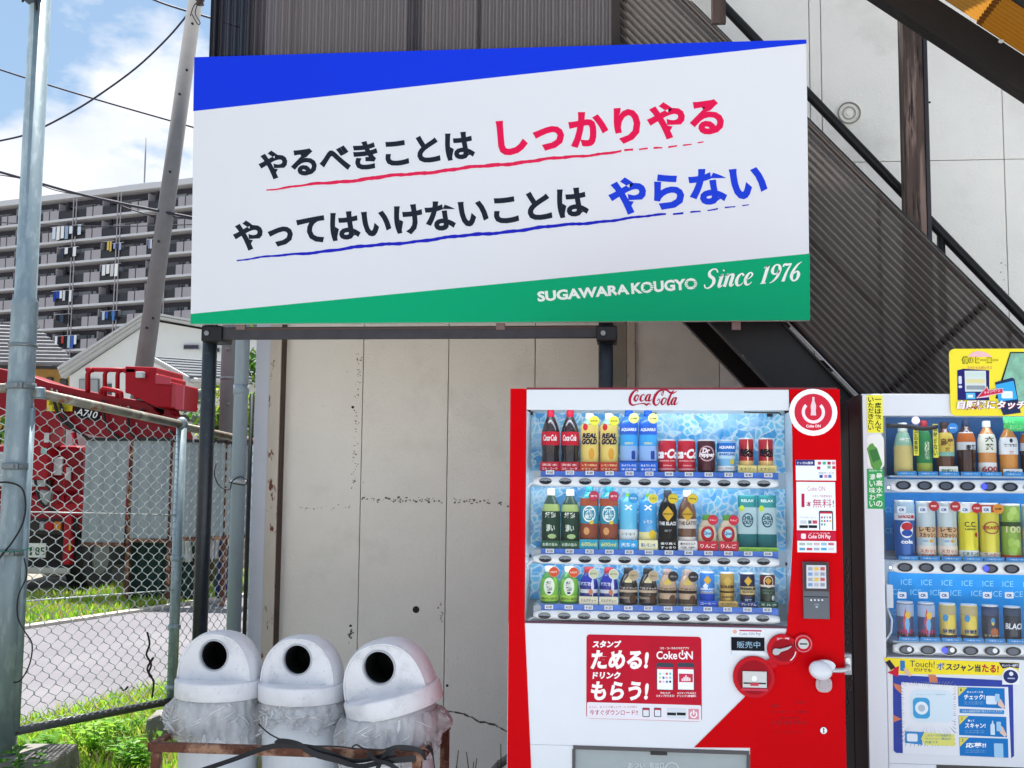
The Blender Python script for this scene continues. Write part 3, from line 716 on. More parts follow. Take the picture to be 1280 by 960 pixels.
# third stretch
A2 = A1+(A1-A0).normalized()*.55+Vector((.07, .9, 0))*1.25
q = None
best = 9
for k in range(400):       # where the line to A2 passes below pixel column 320
    t = k/200.; pt = A1+(A2-A1)*t; v = CM.inverted().to_3x3() @ (pt-EYE)
fen = thing('chain_link_fence', 'galvanised chain-link fence with rusty top rail between steel pole and building', 'fence', tuple(A1))
def proj(p):
    v = CR.inverted() @ (Vector(p)-EYE); return (640-FPX*v.x/v.z, 480+FPX*v.y/v.z)
tdir = Vector((.10, 1, 0)).normalized()
k = 0
while proj(A1+tdir*k+Vector((0,0,1.78)))[0] < 321 and k < 6: k += .02
A2 = A1+tdir*k
zt2 = EYE.z+(D(320, 552, 1).z-EYE.z)*( (CR.inverted() @ (A2-EYE)).z*-1 )
def post_(p, z1, name='fence_post', r=.03, m=M_galv):
    build(MB().tube([(p.x, p.y, .05), (p.x, p.y, z1)], r, 16), name, m, fen)
post_(A1, zt1+.0)
build(MB().lathe([(.034, 0), (.036, .02), (.03, .05), (.012, .065)], (A1.x, A1.y, zt1-.02), 16), 'post_cap', M_galv, fen)
for zc in (.27, .62, 1.02): build(MB().lathe([(.031, 0), (.037, .004), (.037, .028), (.031, .032)], (A1.x, A1.y, zc), 16), 'post_band', M_galv, fen)
post_(A2, zt2)
build(MB().tube([(A0.x, A0.y, zt0), (A1.x, A1.y, zt1)], .0245, 14), 'top_rail', M_galvd, fen)
build(MB().lathe([(.028, 0), (.03, .01), (.03, .05), (.026, .055)], (A0.x+.02, A0.y+.03, zt0-.03), 14), 'rail_socket', M_galv, fen)
build(MB().tube([(A1.x, A1.y, zt1-.01), (A2.x, A2.y, zt2)], .0235, 14), 'top_rail', M_galvd, fen)
build(MB().tube([(A0.x, A0.y, zb0), (A1.x, A1.y, zb1)], .022, 14), 'bottom_rail', mat('dark_rail', '#565a5c', .5, metal=.3, var=.2, vscale=18), fen)
build(MB().tube([(A1.x, A1.y, zb1), (A2.x, A2.y, zb1-.02)], .022, 14), 'bottom_rail', mat('dark_rail', None), fen)
build(MB().tube([(A0.x, A0.y, zt0-.08), (A0.x, A0.y, zb0)], .02, 12), 'stretcher_bar', M_galv, fen)
midw = [.30, .66]
def mesh_panel(a, b, za0, za1, zb0_, zb1_, step=.102, rise=.074, seed=0, rad=.0024):
    """woven zigzag wires; each wire runs down the fence and hooks its neighbours"""
    L_ = (b-a).length; d = (b-a)/L_; n = int(L_/(step/2)); mb = MB(); rnd = random.Random(seed); side = Vector((-d.y, d.x, 0))
    for i in range(n):
        u0_ = i*step/2; pts = []; j = 0
        t = (u0_+step/4)/L_; top = za0+(zb0_-za0)*t; bot = za1+(zb1_-za1)*t
        nz_ = int((top-bot)/(rise/2))
        for k in range(nz_+1):
            # tooth reaches halfway into the neighbour strip, with a rounded knuckle
            ph = (k+i) % 2; u = u0_+(step*.5*(1.04 if ph else -.04)); z = bot+k*rise/2
            y = .0035*(1 if ph else -1)
            uu = min(max(u, 0), L_)+rnd.uniform(-.0016, .0016)
            c = a+d*uu+side*y; pts.append(Vector((c.x, c.y, z-.008))); pts.append(Vector((c.x, c.y, z+.008)))
        mb.tube(pts, rad, 4, cap=False)
    return stuff(build(mb, 'wire_mesh', M_wire, fen))
mesh_panel(A0+Vector((0.01,0,0)), A1, zt0-.035, zb0+.02, zt1-.035, zb1+.02, seed=1)
mesh_panel(A1, A2, zt1-.05, zb1+.02, zt2-.035, zb1, seed=2)
B0 = Vector((PXm-.06, YG, 0)); B1 = Vector((PXm-1.3, YG+.35, 0))
mesh_panel(B1, B0, zt0-.035, zb0+.02, zt0-.035, zb0+.02, seed=3)
build(MB().tube([(B1.x, B1.y, zt0+.02), (B0.x, B0.y, zt0+.02)], .024, 14), 'top_rail', M_galvd, fen)
for py0, py1 in ((640, 644), (752, 737)):           # tension wires
    z0_, z1_ = P(45, py0, YG).z, D(221, py1, 6.6).z
    build(MB().tube([(A0.x, A0.y, z0_), (A1.x, A1.y, z1_)], .004, 6), 'tension_wire', M_wire, fen)
vn = thing('dried_vine', 'dry dark vine tangled in the chain-link fence', 'vine', tuple(D(188, 800, 6.4)))
for pts in ([(184, 790), (187, 805), (183, 818), (189, 830), (186, 842), (192, 852), (190, 872)], [(187, 828), (192, 822), (184, 836), (190, 846)], [(150, 858), (155, 863), (160, 858)]):
    ptube([(x, y, 6.15) for x, y in pts], 6.15, .006, mat('dry_vine', '#2a2622', .9), 'stem', parent=vn)
# concrete blocks
def block(name, label, x, y, sx, sy, sz, rot):
    root = thing(name, label, 'block', (x, y, 0), 'concrete fence footings'); root.rotation_euler[2] = rot
    mb = MB().hexa([(-sx/2,-sy/2,0),(sx/2,-sy/2,0),(sx/2,sy/2,0),(-sx/2,sy/2,0)], [(-sx*.45,-sy*.45,sz),(sx*.45,-sy*.45,sz),(sx*.45,sy*.45,sz),(-sx*.45,sy*.45,sz)])
    build(mb, 'concrete_body', M_conc, root, local=True, bevel=.015); return root
bl1 = block('concrete_block', 'weathered concrete footing under the fence post by the left bin', A1.x+.02, A1.y-.02, .27, .3, .14, .2)
build(MB().tube([(0,0,.14),(0,0,.2)], .05, 12), 'post_socket', mat('rust_socket', '#4a3a33', .8, var=.3), bl1, local=True)
bl2 = block('concrete_block', 'concrete footing at the foot of the thick steel pole, lower left corner', PXm+.13, YG+.1, .3, .36, .17, .1)
# ================================================================== BINS, BAGS, RACK
M_bin = mat('grey_bin_plastic', '#d3d9e0', .5, var=.06, vscale=9, bump=.25, bscale=200, spots=[('#8f97a2', 11, .54, .76, .35), ('#e0e4e8', 30, .56, .66, .3)], stretch=(1, 1, .6))
M_lid = mat('pale_lid_plastic', '#dcdee3', .5, var=.05, vscale=9, bump=.25, bscale=200, spots=[('#8e939c', 9, .54, .74, .42), ('#9aa0a8', 75, .60, .70, .5)])
M_bag = glassy('clear_bag_film', '#fdfdfe', .30, rough=.11, translucent=.0, bumpscale=80)
def bake(o):
    me = bpy.data.meshes.new_from_object(o.evaluated_get(bpy.context.evaluated_depsgraph_get()))
    o.modifiers.clear(); o.data = me
def make_lid(root, R, rot, tilt=(0, 0), name='lid'):
    H = R*1.13; mb = MB(); nu, nv = 40, 16; vs_ = []
    col = R*1.07; ch = R*.42
    # collar
    build_ = bmesh.new()
    yc = -R*.40
    for j in range(nv+1):
        ph = PI/2*j/nv
        for i in range(nu):
            a = 2*PI*i/nu; r = R*math.cos(ph)**.8; x, y, z = r*math.cos(a), r*math.sin(a), H*math.sin(ph)**.95
            vs_.append((x, max(y, yc) if j < nv else y, z))
    fs = [(j*nu+i, j*nu+(i+1)%nu, (j+1)*nu+(i+1)%nu, (j+1)*nu+i) for j in range(nv) for i in range(nu)]
    fs.append(tuple(range(nu-1, -1, -1)))
    mb.add(vs_, fs, True)
    return mb, yc, H, col, ch
def bin_(name, label, px, ytop, ycol0, ycol1, wpx, Y, rot, tilt=(0,0), lidlabel=None):
    c = P(px, ycol1, Y); s = (P(px+wpx/2, ycol1, Y)-P(px-wpx/2, ycol1, Y)).length/2   # collar radius
    R = s/1.07; zc = c.z
    root = thing(name, label, 'bin', (c.x, Y, 0), 'grey round bins in the rusty rack'); root.rotation_euler[2] = rot
    mb = MB().lathe([(R*.80, .02), (R*.84, .05), (R*.97, zc-.06), (R*.98, zc+.03)], (0,0,0), 40)
    build(mb, 'bin_body', M_bin, root, local=True)
    mb, yc, H, col, ch = make_lid(root, R, rot)
    lid = build(mb, 'lid', M_lid, root, local=True)
    # real hole through the flat front
    hr = R*.345; hz = H*.52
    cut = build(MB().add(*(lambda v: (v, [tuple(range(24)), tuple(range(47, 23, -1))]+[(i, i+24, (i+1)%24+24, (i+1)%24) for i in range(24)]))([(hr*math.cos(2*PI*i/24), yc-.03, hz+hr*math.sin(2*PI*i/24)) for i in range(24)]+[(hr*math.cos(2*PI*i/24), yc+R*.9, hz+hr*math.sin(2*PI*i/24)) for i in range(24)])), 'cut', None)
    bm = bmesh.new(); bm.from_mesh(cut.data); bmesh.ops.recalc_face_normals(bm, faces=bm.faces); bm.to_mesh(cut.data); bm.free()
    bm = bmesh.new(); bm.from_mesh(lid.data); bmesh.ops.remove_doubles(bm, verts=bm.verts, dist=.0004); bmesh.ops.recalc_face_normals(bm, faces=bm.faces); bm.to_mesh(lid.data); bm.free()
    mp_ = root.matrix_world
    cut.parent = root
    lid.matrix_basis = Matrix(); bpy.context.view_layer.update()
    bo = lid.modifiers.new('b', 'BOOLEAN'); bo.object = cut; bo.operation = 'DIFFERENCE'; bo.solver = 'EXACT'
    bpy.context.view_layer.update()
    bake(lid); bpy.data.objects.remove(cut)
    lid.data.materials.clear(); lid.data.materials.append(M_lid)
    lid.data.polygons.foreach_set('use_smooth', [True]*len(lid.data.polygons))
    e = lid.modifiers.new('split', 'EDGE_SPLIT'); e.split_angle = math.radians(34)
    lm = Matrix.Translation((0, 0, zc+ch*.95)) @ Matrix.Rotation(tilt[0], 4, 'Y') @ Matrix.Rotation(tilt[1], 4, 'X')
    lid.matrix_local = lm
    # children of the lid: collar, throat ring, black lining that paints the shade in the hole
    cb = MB().lathe([(col*.99, -ch*.95), (col, -ch*.9), (col*1.0, -ch*.08), (col*.985, 0), (R*.9, .0015), (.001, .0015)], (0,0,0), 44, cap=False)
    cb.lathe([(col*.93, -ch*.95), (col*.99, -ch*.95)], (0,0,0), 44, cap=False)
    build(cb, 'collar', M_lid, lid, local=True)
    rg = MB().disc(0, hz, hr*1.10, yc-.004, yc+.02, r_in=hr*.99, n=36)
    build(rg, 'throat_ring', mat('lid_ring', '#a9adb5', .5, var=.05), lid, local=True)
    lip = []
    for k in range(37):
        ph = PI*k/36; pp_ = ph if ph < PI/2 else PI-ph; r_ = R*math.cos(pp_)**.8; xx_ = math.sqrt(max(0, r_*r_-yc*yc))
        if r_*r_ < yc*yc: continue
        lip.append((xx_ if ph < PI/2 else -xx_, yc-.001, H*math.sin(pp_)**.95))
    build(MB().tube(lip, .0045, 8), 'hood_lip', M_lid, lid, local=True)
    th = MB()
    n = 30
    th.add([(hr*.985*math.cos(2*PI*i/n), yc+.012, hz+hr*.985*math.sin(2*PI*i/n)) for i in range(n)]+[(hr*.985*math.cos(2*PI*i/n), yc+R*.85, hz+hr*.985*math.sin(2*PI*i/n)) for i in range(n)], [(i, (i+1)%n, (i+1)%n+n, i+n) for i in range(n)]+[tuple(range(2*n-1, n-1, -1))], True)
    build(th, 'throat', M_black, lid, local=True)
    return root, R, zc, c
def bag(label, px, Y, R, z0, cx, depth, flare, seed, lean=0, side=0):
    rnd = random.Random(seed); root = None; n, m = 150, 36; vs_ = []; from mathutils import noise as nz_
    ph = [rnd.uniform(0, 6.28) for _ in range(12)]
    for j in range(m+1):
        t = j/m
        for i in range(n):
            a = 2*PI*i/n
            k = sum(math.sin(a*f+ph[q]+t*g)*w for q, (f, g, w) in enumerate(((3, 2, .006), (7, -3, .005), (13, 5, .005), (21, -4, .005), (34, 5, .004), (5, 8, .004))))
            fl = flare*(math.sin(PI*min(1, t*1.15))**.7)
            r = R*.985+.004+fl*(.55+.45*math.sin(a*2+ph[7]))+k*(.3+t)*1.3+max(0, math.cos(a-side))**4*flare*1.6*t*(1.3-t)
            q_ = Vector((math.cos(a)*3.2, math.sin(a)*3.2, t*2.2+seed)); w_ = abs(nz_.noise(q_*1.7))+.6*abs(nz_.noise(q_*3.9))+.3*abs(nz_.noise(q_*8.5)); r += .013*w_*(.35+t)-.002
            dep = depth*(1+.28*math.sin(a+ph[8])+.16*math.sin(3*a+ph[9])+.05*math.sin(11*a+ph[10]))
            z = z0+.002-dep*t+lean*math.cos(a)*.05
            vs_.append((cx+r*math.cos(a), Y+r*math.sin(a), z))
    mb = MB().add(vs_, [(j*n+i, (j+1)*n+i, (j+1)*n+(i+1)%n, j*n+(i+1)%n) for j in range(m) for i in range(n)], True)
    o = build(mb, 'bin_liner', M_bag); tag(o, label, 'plastic bag', 'clear liners hanging out of the bins')
    fold = MB()
    for _ in range(46):                 # doubled film along the creases
        i0 = rnd.randrange(n); j0 = rnd.randrange(2, m-8); L2 = rnd.randrange(4, 12); di = rnd.choice((-1, 0, 1)); pts = []
        for q in range(L2):
            j = min(m, j0+q); i = (i0+di*q) % n; v = Vector(vs_[j*n+i]); c_ = Vector((cx, Y, v.z)); pts.append(v+(v-c_).normalized()*.002)
        if len(pts) > 2: fold.tube(pts, [.0008+.0022*math.sin(PI*k/(len(pts)-1)) for k in range(len(pts))], 4, cap=False)
    hem = [Vector(vs_[m*n+i % n]) for i in range(0, n+1, 1)]; fold.tube([hem[i % n] for i in range(n+1)], .0022, 4, cap=False)
    stuff(build(fold, 'film_folds', glassy('folded_film', '#fbfcfe', .55, rough=.2), o, local=True)); return o
YB1 = 4.42
r1, R1, zc1, c1_ = bin_('litter_bin', 'left grey round bin with domed lid, nearest the chain-link fence', 275, 790, 841, 868, 107, YB1, math.radians(-5))
r2, R2, zc2, c2_ = bin_('litter_bin', 'middle of the three grey round bins with domed lid', 378, 795, 846, 873, 107, YB1, math.radians(-5))
r3, R3, zc3, c3_ = bin_('litter_bin', 'right grey bin with its domed lid sitting crooked, next to the red machine', 489, 792, 857, 886, 121, YB1-.06, math.radians(-8), tilt=(math.radians(-14), math.radians(4)))
bag('clear plastic liner with a long loose corner hanging from the left bin', 275, YB1, R1, zc1, c1_.x, .155, .028, 3, side=PI*1.1)
bag('clear plastic liner showing below the lid of the middle bin', 378, YB1, R2, zc2, c2_.x, .12, .016, 5, side=0)
bag('clear plastic liner ballooning out at the right of the crooked-lid bin', 489, YB1-.06, R3, zc3-.01, c3_.x, .14, .034, 9, lean=.4, side=0)
rk = thing('bin_rack', 'rusty angle-iron rack holding the three grey bins', 'rack', (P(356, 935, 4.1).x, 4.1, 0))
f_l, f_r = P(186, 925, 4.12), P(528, 944, 4.12); zr = (f_l.z+f_r.z)/2
b_l, b_r = P(225, 914, 4.62), P(556, 922, 4.66)
cn = [Vector((f_l.x, f_l.y, zr)), Vector((f_r.x, f_r.y, zr)), Vector((b_r.x+.02, b_r.y, zr)), Vector((f_l.x-.0, b_l.y, zr))]
def angle_bar(a, b, w, name, out):
    d = (b-a).normalized(); o = Vector((d.y, -d.x, 0))*out; u = Vector((0,0,1)); mb = MB()
    a = a+d*.0045+u*.0007*(len(rk.children)%2); b = b-d*.0005+u*.0007*(len(rk.children)%2)
    mb.hexa([a-u*w, b-u*w, b-u*w+o*.004, a-u*w+o*.004], [a, b, b+o*.004, a+o*.004])
    mb.hexa([a-u*.004, b-u*.004, b-u*.004-o*w*.9, a-u*.004-o*w*.9], [a+u*.0005, b+u*.0005, b+u*.0005-o*w*.9, a+u*.0005-o*w*.9])
    return build(mb, name, M_rust, rk)
for i in range(4): angle_bar(cn[i], cn[(i+1)%4], .031, 'rack_rail', 1)
lowc = [c-Vector((0,0,zr-.12)) for c in cn]
for i in range(4): angle_bar(lowc[i], lowc[(i+1)%4], .031, 'rack_rail', 1)
for c in cn: build(MB().box(c.x+.006, c.y+.006, 0, c.x+.04, c.y+.04, zr-.006) if c.x < -.9 else MB().box(c.x-.04, c.y+.006, 0, c.x-.006, c.y+.04, zr-.006), 'rack_leg', M_rust, rk, bevel=.002)
def strap(pts, Y, w, label, name='strap', cat='strap', parent=None):
    q = [P(p[0], p[1], p[2] if len(p) > 2 else Y) for p in pts]; out = []
    for i in range(len(q)-1):
        p0, p1, p2, p3 = q[max(i-1, 0)], q[i], q[i+1], q[min(i+2, len(q)-1)]
        for k in range(6):
            t = k/6; out.append(.5*((2*p1)+(p2-p0)*t+(2*p0-5*p1+4*p2-p3)*t*t+(3*p1-p0-3*p2+p3)*t**3))
    out.append(q[-1]); mb = MB(); vs_ = []; n = len(out)
    for i, p in enumerate(out):
        d = (out[min(i+1, n-1)]-out[max(i-1, 0)]).normalized(); up = Vector((0, -.25, 1)); nr = (up-d*up.dot(d)).normalized()
        tw = math.sin(i*.25)*.3; nr2 = (nr*math.cos(tw)+d.cross(nr)*math.sin(tw))
        th = d.cross(nr2)*.001
        vs_ += [p+nr2*w/2+th, p-nr2*w/2+th, p-nr2*w/2-th, p+nr2*w/2-th]
    mb.add(vs_, [(4*i+a, 4*i+(a+1)%4, 4*i+4+(a+1)%4, 4*i+4+a) for i in range(n-1) for a in range(4)])
    o = build(mb, name, mat('black_webbing', '#14171d', .65, var=.15, vscale=40), parent)
    if label: tag(o, label, cat)
    return o
YF = 4.08
strp = thing('rack_strap', 'flat black strap wound and knotted along the front rail of the rusty rack', 'strap', (P(440, 940, YF).x, YF, .4))
strap([(225, 972), (290, 950), (335, 934), (365, 932), (400, 937), (440, 951), (475, 946), (495, 942)], YF, .020, None, parent=strp)
strap([(345, 930), (352, 926), (372, 930), (392, 942), (420, 950), (450, 958), (480, 952), (520, 948)], YF-.01, .022, None, parent=strp)
strap([(470, 965), (480, 945), (492, 935), (512, 935), (527, 940), (532, 950)], YF-.015, .018, None, parent=strp)
strap([(534, 932), (540, 940), (543, 960), (544, 985)], YF+.03, .02, None, parent=strp)
strap([(460, 940), (470, 950), (486, 955), (505, 968)], YF-.02, .018, None, parent=strp)
ptube([(323, 905), (338, 918), (358, 927), (380, 932), (420, 933), (445, 936)], YF-.005, .0028, M_black, 'cord', 'thin black cord running from the middle bin to the rack rail', 'cord')
ptube([(440, 934), (446, 931), (455, 936), (475, 938), (492, 934), (505, 938), (530, 938), (536, 942)], YF-.004, .003, M_black, 'cord', 'thin black cord curling over the right end of the rack rail', 'cord')
# plants by the wall between rack and red machine
def leafy(name, label, x, y, leaves, m, seed=0):
    root = thing(name, label, 'plant', (x, y, 0), 'weeds between the rack and the red machine'); rnd = random.Random(seed)
    st = MB()
    for (px, py, tx, ty, w) in leaves:
        a, b = P(px, py, y)-Vector((x, y, 0)), P(tx, ty, y)-Vector((x, y, 0))
        st.tube([(rnd.uniform(-.02, .02), 0, 0), (a.x*.6, rnd.uniform(-.02, .05), a.z*.5), tuple(a)], [.004, .003, .002], 5)
        d = b-a; nr = Vector((-d.z, rnd.uniform(-.6, .6)*d.length, d.x)).normalized()*w; mb = MB(); vs_ = []
        for k in range(7):
            t = k/6; c = a+d*t+Vector((0, rnd.uniform(-.003, .003), -.03*t*t)); ww = math.sin(PI*min(1, t*.93+.07))*1
            vs_ += [c+nr*ww+Vector((0,-.006,0)), c, c-nr*ww+Vector((0,-.006,0))]
        mb.add(vs_, [(3*k+j, 3*k+j+1, 3*k+j+4, 3*k+j+3) for k in range(6) for j in range(2)], True)
        build(mb, 'leaf', m, root)
    build(st, 'stem', G4, root, local=True)
LF1, LF2 = leafmat('leaf_olive', '#56702f', .3), leafmat('leaf_dark', '#324522', .25)
gx = lambda px, Y: P(px, 900, Y).x
leafy('wall_plant', 'narrow-leaved plant right beside the rack corner post', gx(565, 5.2), 5.2, [(555, 930, 571, 950, .010), (556, 945, 548, 962, .012), (575, 962, 560, 975, .01), (573, 938, 588, 958, .007)], LF2, 1)
leafy('wall_plant', 'thin curling plant in the middle of the gap before the wall', gx(590, 5.3), 5.3, [(583, 940, 592, 952, .006), (592, 952, 580, 962, .006), (596, 948, 606, 966, .007), (570, 958, 590, 950, .006)], LF1, 2)
leafy('wall_plant', 'broad-leaved plant touching the left side of the red machine', gx(625, 5.0), 5.0, [(614, 960, 604, 975, .02), (622, 950, 630, 938, .012), (606, 968, 616, 950, .014), (626, 930, 636, 924, .006), (628, 962, 618, 948, .012)], LF1, 3)
ptube([(612, 972), (622, 958), (640, 944)], 5.1, .018, M_conc, 'hose', 'grey hose curving behind the left foot of the red machine', 'hose')
# ================================================================== BEYOND THE FENCE
def T(name, label, cat, px, py, Y, group=None): q = P(px, py, Y); return thing(name, label, cat, (q.x, q.y, 0), group)
# grey hoarding panels
YHo = 13.3
hd_ = T('grey_hoarding', 'row of grey sheet panels in a rusty frame across the road', 'hoarding', 200, 740, YHo)
M_gp = mat('grey_sheet_panel', '#8a969c', .6, var=.05, vscale=2)
for a, b, c, d in ((105, 551, 158, 678), (165, 551, 211, 673), (215, 553, 246, 671), (250, 554, 280, 670), (283, 556, 314, 669)):
    x0, z0, x1, z1 = RC(a, b, c, d, YHo); mb = MB(); n = int((x1-x0)/.04); vs_ = []
    for i in range(n+1):
        x = x0+(x1-x0)*i/n; y = YHo+(.008 if (i//2) % 2 else -.008); vs_ += [(x,y,z0),(x,y,z1)]
    mb.add(vs_, [(2*i,2*i+2,2*i+3,2*i+1) for i in range(n)]); build(mb, 'sheet_panel', M_gp, hd_)
    build(MB().box(x0, YHo-.02, z0-.05, x1, YHo+.04, z0), 'bottom_rail', M_rust, hd_)
    build(MB().box(x0, YHo-.02, z1, x1, YHo+.04, z1+.04), 'top_rail', M_dark, hd_)
for px in (161.5, 213, 248, 281):
    x = P(px, 600, YHo).x; build(MB().box(x-.025, YHo+.03, 0, x+.025, YHo+.09, P(px, 550, YHo).z), 'frame_post', M_rust, hd_)
# green net under the panels
x0, z0, x1, z1 = RC(158, 676, 246, 745, YHo+.25); mb = MB(); n = 44; vs_ = []
for i in range(n+1):
    x = x0+(x1-x0)*i/n; y = YHo+.25+.05*math.sin(i*1.1)+.03*math.sin(i*2.7); vs_ += [(x,y,0.05),(x,y,z1+.1)]
mb.add(vs_, [(2*i,2*i+2,2*i+3,2*i+1) for i in range(n)], True)
tag(build(mb, 'green_net', mat('green_net', '#24453f', .8, var=.3, vscale=9)), 'dark green net hanging below the grey panels', 'net')
def cloth(px0, py0, px1, py1, Y, m, label, cat='cloth', seed=0):
    rnd = random.Random(seed); x0, z0, x1, z1 = RC(px0, py0, px1, py1, Y); n = 10; vs_ = []; ph = rnd.uniform(0, 6)
    for i in range(n+1):
        x = x0+(x1-x0)*i/n
        for j in range(6):
            t = j/5; vs_.append((x0+(x1-x0)*(.5+(i/n-.5)*(1-.25*math.sin(PI*t+ph))), Y+.04*math.sin(i*1.3+ph), z1+(z0-z1)*t*(1-.08*rnd.random()*(j == 5))))
    o = build(MB().add(vs_, [(i*6+j,(i+1)*6+j,(i+1)*6+j+1,i*6+j+1) for i in range(n) for j in range(5)], True), 'hanging_cloth', m)
    s = o.modifiers.new('s', 'SOLIDIFY'); s.thickness = .01
    return tag(o, label, cat)
cloth(270, 674, 286, 749, YHo+.2, mat('navy_cloth', '#1c2c66', .8, var=.15), 'navy blue cloth hanging under the grey panels beside the drain pipe', seed=1)
cloth(262, 668, 274, 700, YHo+.15, mat('white_cloth', '#cfd0d4', .8, var=.15), 'white cloth bundle hanging left of the navy cloth', seed=2)
cloth(224, 672, 238, 704, YHo+.15, mat('pale_cloth', '#bcc6c4', .8, var=.15), 'pale cloth bundle just right of the fence post', seed=3)
cloth(278, 672, 290, 682, YHo+.1, mat('white_cloth', None), 'small white rag over the top of the navy cloth', seed=4)
cloth(304, 668, 315, 712, YHo+.1, mat('cream_cloth', '#b9b3a2', .8, var=.2), 'cream cloth bag right of the drain pipe under the panels', seed=5)
# rod beside the pole
# crane truck
YT = 14.3
tk = T('crane_truck', 'red crane truck facing the road behind the fence, boom sloping down to a red platform', 'truck', 45, 750, YT)
M_tred = mat('truck_red', '#86081a', .4, coat=.05, spec=.2, var=.06, vscale=2)
M_tred2 = mat('truck_red_bright', '#9c0c1e', .4, coat=.05, spec=.2, var=.06, vscale=2)
def tb(name, a, b, c, d, Y, th, m, bevel=.02, par=None): 
    x0, z0, x1, z1 = RC(a, b, c, d, Y); return build(MB().box(x0, Y, z0, x1, Y+th, z1), name, m if not isinstance(m, str) else pr(m), par or tk, bevel=bevel)
tb('cab_body', -62, 618, 104, 664, YT, 1.7, M_tred, .05)
tb('cab_upper', -56, 556, 100, 620, YT+.12, 1.5, M_tred, .08)
tb('windscreen', -44, 565, 58, 608, YT+.08, .03, mat('truck_glass', '#9fb0bb', .1, spec=.8), .01)
tb('window_pillar', 60, 566, 64, 612, YT+.06, .05, M_black, .01)
tb('side_window', 65, 572, 77, 594, YT+.05, .05, '#d7dde2', .01)  # white of the glass reflection is put into the pane's colour
tb('side_window', 81, 584, 87, 600, YT+.05, .05, '#cfd4d8', .01)
tb('door_frame', 78, 580, 80, 655, YT-.02, .03, M_tred2, .005)
tb('hood_panel', 70, 630, 104, 645, YT-.04, .05, M_tred2, .01)
tb('lamp_housing', -40, 648, 96, 668, YT-.05, .1, M_black, .01)
for a, b, c in ((49, 55, '#8f9498'), (56, 66, '#9c1420'), (67, 76, '#c97a2c')): tb('headlight', a, 652, b, 663, YT-.09, .05, c, .01)
for a, b, c in ((-30, -24, '#8f9498'), (-23, -13, '#9c1420')): tb('headlight', a, 652, b, 663, YT-.09, .05, c, .01)
tb('chassis', -50, 664, 100, 712, YT+.3, 4, M_black, .02)
tb('number_plate', 33, 679, 57, 697, YT-.02, .02, '#dfe4dc', .004)
tr('85', 44, 684, 56, 694, YT-.02, '#2c5c46', tk, dy=.004, name='plate_number'); tr('1', 37, 684, 40, 694, YT-.02, '#2c5c46', tk, dy=.004, name='plate_number')
tb('bumper', -40, 709, 84, 717, YT-.08, .1, '#b7b6ae', .02)
tb('outrigger', 79, 645, 88, 706, YT-.1, .12, M_tred2, .01)
tb('reflector', 86, 678, 88, 688, YT-.12, .02, '#c9a02c', .003)
mb = MB().prism([XZ(x, y, YT-.2) for x, y in ((54, 612), (68, 614), (66, 626), (59, 634), (52, 624))], YT-.28, YT-.2); build(mb, 'mirror', mat('mirror_grey', '#7f878a', .3, metal=.4), tk, bevel=.01)
for px, yy in ((112, YT+.5), (-25, YT+.5), (112, YT+3)):
    q = P(px, 715, yy); w = build(MB().tube([(q.x-.14, yy, .48), (q.x+.14, yy, .48)], .48, 26), 'wheel', M_rubber, tk, bevel=.02)
    build(MB().tube([(q.x-.16, yy, .48), (q.x+.16, yy, .48)], .24, 20), 'rim', mat('rim_grey', '#6d7174', .5, metal=.5), w)
tb('crane_column', 36, 487, 62, 600, YT-.1, .4, M_tred2, .03)
tb('notice', 55, 541, 61, 553, YT-.12, .01, '#d7dbe0', .002); tb('notice', 51, 560, 58, 567, YT-.12, .01, '#8fc0c0', .002)
bm_ = [(-40, 452), (30, 467), (62, 478), (100, 487), (189, 503), (194, 512), (222, 537), (226, 546), (214, 556), (120, 545), (60, 532), (-40, 512)]
build(MB().prism([XZ(x, y, 13.9) for x, y in bm_], 13.9, 14.35), 'boom', M_tred, tk, bevel=.02)
build(MB().prism([XZ(x, y, 13.85) for x, y in ((-40, 470), (40, 486), (150, 506), (190, 516), (190, 519), (150, 510), (40, 492), (-40, 476))], 13.87, 13.9), 'boom_edge', M_tred2, tk)
pb('yellow_label', 59.5, 498, 91.5, 514, 13.88, .01, '#d9c52e', tk, dy=.01)
tr('高圧線注意', 62, 501, 90, 507, 13.85, '#5a5320', tk, dy=.02); tr('感電危険', 66, 508, 88, 513, 13.85, '#5a5320', tk, dy=.02)
pp('black_label', [(94, 508), (124, 513), (124, 527), (94, 521)], 13.88, .01, '#15161c', tk, dy=.01)
tq('A710', (95.5, 518.5), (122, 523.5), (97, 510), 13.85, '#e8e8ea', tk, dy=.02, shear=.2)
tb('sub_frame', 62, 527, 150, 535, 14.2, .2, M_tred2, .02); tb('hydraulic_cylinder', 100, 524, 152, 530, 14.05, .1, M_chrome, .02)
# basket
z3 = lambda x, y: (90+x*.177, 390+y*.177)
bk = build(MB().prism([XZ(*z3(x, y), 14.0) for x, y in ((468, 405), (682, 413), (682, 460), (700, 462), (700, 512), (793, 514), (785, 690), (680, 686), (640, 668), (560, 625), (500, 596), (468, 590))], 13.6, 14.5), 'platform', mat('platform_red', '#a0081f', .4, spec=.2, var=.04), tk, bevel=.02)
build(MB().prism([XZ(*z3(x, y), 13.58) for x, y in ((735, 515), (793, 515), (785, 690), (735, 688))], 13.56, 13.6), 'platform_panel', mat('platform_red2', '#b83248', .4), tk)
build(MB().prism([XZ(*z3(x, y), 13.58) for x, y in ((592, 440), (695, 462), (695, 512), (592, 505))], 13.57, 13.6), 'platform_panel', mat('platform_red2', None), tk)
build(MB().prism([XZ(*z3(x, y), 13.9) for x, y in ((470, 588), (560, 620), (660, 680), (640, 688), (560, 665), (470, 605))], 13.9, 14.3), 'platform_bracket', M_black, tk)
